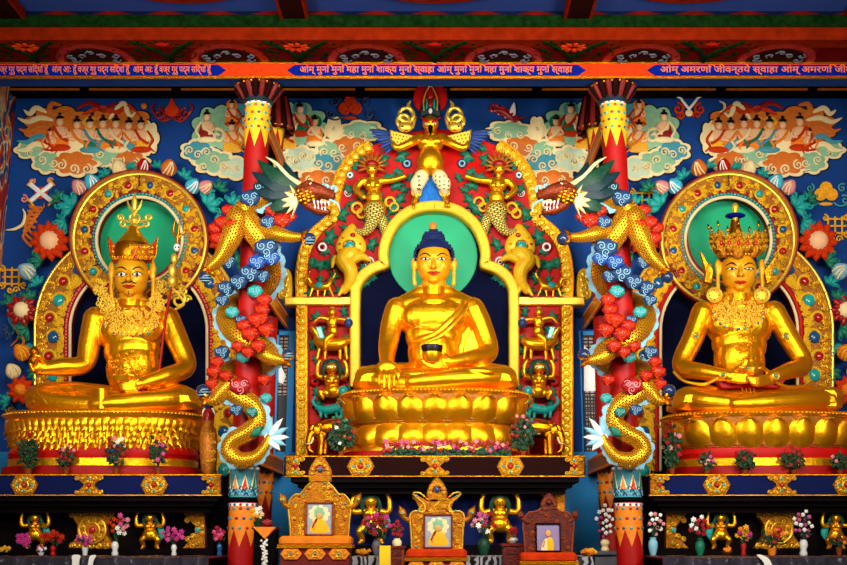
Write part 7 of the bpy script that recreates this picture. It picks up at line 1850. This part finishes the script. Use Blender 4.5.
picture('framed portrait of a seated person in a yellow robe, on the jewel-topped gold throne', fP, 305, 333.5, 502, 535.5, 3.4, 'brown_wood', 'photo_pale', False, True)
picture('pale framed portrait of a person in a yellow robe, on the slim gold throne', fP, 423.5, 452.5, 514, 548.5, 3.4, 'monk_maroon', 'photo_pale', False, True)
picture('framed portrait of a person in orange on mauve ground, on the rosewood throne', fP, 535.5, 561, 523, 552, 3.4, 'dark_wood', 'photo_mauve', False, False)
# ---- side stands and cloths
fS = Frame(-1.9)
def stand(name, lab, x0, x1, y0, d, m, dr_):
    a, c = fS(x0, y0, d), fS(x1, y0, d); t = thing(name, lab, 'stand', ((a.x+c.x)/2, a.y+.25, 0))
    b = MB(fS); b.mat(m).wbox(a.x, c.x, a.y, a.y+.5, .06, a.z-.03).wbox(a.x-.03, c.x+.03, a.y-.03, a.y+.53, 0, .08); bo = b.build('cabinet', t, smooth=False)
    b = MB(fS); b.mat('red_brown').wbox(a.x-.03, c.x+.03, a.y-.03, a.y+.53, a.z-.035, a.z); b.build('top', t, smooth=False)
    if dr_:
        b = MB(fS); b.mat('rosewood').wbox(a.x+.04, c.x-.04, a.y-.015, a.y, a.z-.16, a.z-.05).wbox(a.x+.04, c.x-.04, a.y-.015, a.y, a.z-.9, a.z-.19); b.build('door', bo, smooth=False)
    return t, a, c
t, a, c = stand('offering_stand', 'dark narrow stand with a draped top beside the left dragon column', 254, 275, 527, 4, 'black', False)
b = MB(Frame(a.y-.035)); b.mat('orange').prism([(253.5, 527), (276, 527), (265, 539)], 0, 1).mat('gold_dark').tube([(253.5, 527.4, 1.2), (265, 539, 1.2), (276, 527.4, 1.2)], .7, 6); b.build('pointed_cloth', t)
b = MB(Frame(a.y-.04)); b.mat('flower_white')
rr = random.Random(2)
for i in range(60): b.ell((264+rr.uniform(-3, 3), 540+i*.62, rr.uniform(.5, 1.6)), (1.3, 1.2, .8), n=6, m=4)
o = b.build('flower_garland'); tag(o, 'white hanging garland on the front of the dark narrow stand', 'garland')
bq('small pot of pale yellow flowers on the dark narrow stand', Frame(a.y+.2), 258, 526.6, 'pot', 5, 'green_dark', 14, 6, ['flower_white', 'cream', 'flower_yellow'], 9, 2.6, 41, leaf=8)
b = MB(Frame(a.y+.2)); b.mat('ruby').lathe(267.5, [(3, 526.6), (5, 525), (5.6, 522), (4, 520.4), (1, 519.6), (.3, 519)], 0, 18); o = b.build('offering_bowl'); tag(o, 'shiny red lidded bowl on the dark narrow stand', 'bowl')
b = MB(Frame(a.y+.2)); b.mat('gold_dark').torus(267.5, 522.4, 0.1, .1, 0); b = MB(Frame(a.y+.2)); b.mat('grey').lathe(267.5, [(5.7, 522.6), (5.9, 522), (5.7, 521.4)], 0, 18); b.build('rim', o)
t, a, c = stand('side_cabinet', 'small red-brown cabinet between the pink bouquet and the rosewood throne', 503.5, 526, 543.5, 0, 'rosewood', True)
bq('round white pot with a bright red bloom on the small red-brown cabinet', Frame(a.y+.2), 513.5, 543.2, 'jar', 6, 'porcelain', 9, 3.5, ['flower_red'], 6, 2.4, 42, leaf=3)
t, a, c = stand('offering_box', 'small dark box with a yellow cloth, between the dark red bouquet and the central throne', 379, 404, 546, 0, 'brown_wood', True)
b = MB(Frame(a.y-.03)); b.mat('scarf_yellow').prism([(379.5, 545.6), (390.5, 545.6), (391, 575), (379, 575)], 0, 1.4, .4); o = b.build('yellow_scarf'); tag(o, 'plain yellow cloth hanging down the front of the small dark box', 'cloth')
for lab, x, y0, pts in (('white offering scarf hanging over the left table, left of the pink bouquet', 76, 0, [(72, 555.5), (80, 555.5), (79, 562), (78, 575), (70, 575), (72, 563)]), ('white offering scarf hanging over the left table, right of the pink bouquet', 95, 0, [(90, 556), (96, 555.5), (93, 562), (92, 575), (86, 575), (88, 563)]), ('white offering scarf hanging askew over the right table', 766, 0, [(757, 555.5), (762, 555), (770, 560), (775, 575), (766, 575), (764, 563)])):
    b = MB(Frame(-1.68)); b.mat('white').prism(cr(pts, 3, True), 0, 1.2, .3); o = b.build('offering_scarf'); tag(o, lab, 'scarf')
bq('shallow dish of orange flowers at the front of the central table', Frame(-1.2), 364, 556.4, 'bowl', 3, 'gold_dark', 3, 7, ['orange', 'flower_yellow'], 10, 2, 43, leaf=3, name='flower_dish', cat='dish')
bq('shallow dish of yellow flowers at the right end of the central table', Frame(-1.2), 589, 557, 'bowl', 3, 'gold_dark', 4, 8, ['flower_yellow', 'orange'], 12, 2.2, 44, leaf=3, name='flower_dish', cat='dish')
# ---------------------------------------------------------------- groups of like things
GROUPS = {'seated_statue': 'gilded seated statues', 'lotus_throne': 'lotus thrones of the statues', 'aureole': 'scrolled aureoles', 'dragon': 'dragons on the front columns', 'cloud_mural': 'cloud paintings on the back wall',
  'altar': 'altars under the statues', 'altar_table': 'long tables before the altars', 'tablecloth': 'cloths on the long tables', 'picture_throne': 'picture thrones', 'framed_portrait': 'portraits on the picture thrones',
  'serpent_dancer': 'serpent dancers on the shrine panel', 'sea_beast': 'rearing beasts on the shrine panel', 'leaping_beast': 'leaping beasts on the shrine panel', 'beast_rider': 'beast riders on the shrine panel',
  'crouching_figure': 'crouching figures on the shrine panel', 'teal_lion': 'teal lions on the shrine panel', 'elephant': 'elephants beside the central throne', 'kneeling_figure': 'gold figures under the altars',
  'offering_scarf': 'white offering scarves', 'flower_dish': 'flower dishes on the central table', 'offering_bowl': 'offering bowls', 'trefoil_emblem': 'painted emblems', 'knot_emblem': 'painted emblems', 'tendril_emblem': 'painted emblems'}
for o in list(bpy.data.objects):
    if 'category' not in o: continue
    n = o.name.split('.')[0]
    if n in GROUPS: o['group'] = GROUPS[n]
    elif n.endswith('_emblem'): o['group'] = 'painted emblems'
    elif n == 'flower_vase': o['group'] = 'bouquets on the altar tops' if o.location.z > 2 else 'vases of flowers on the tables'
clear_private()
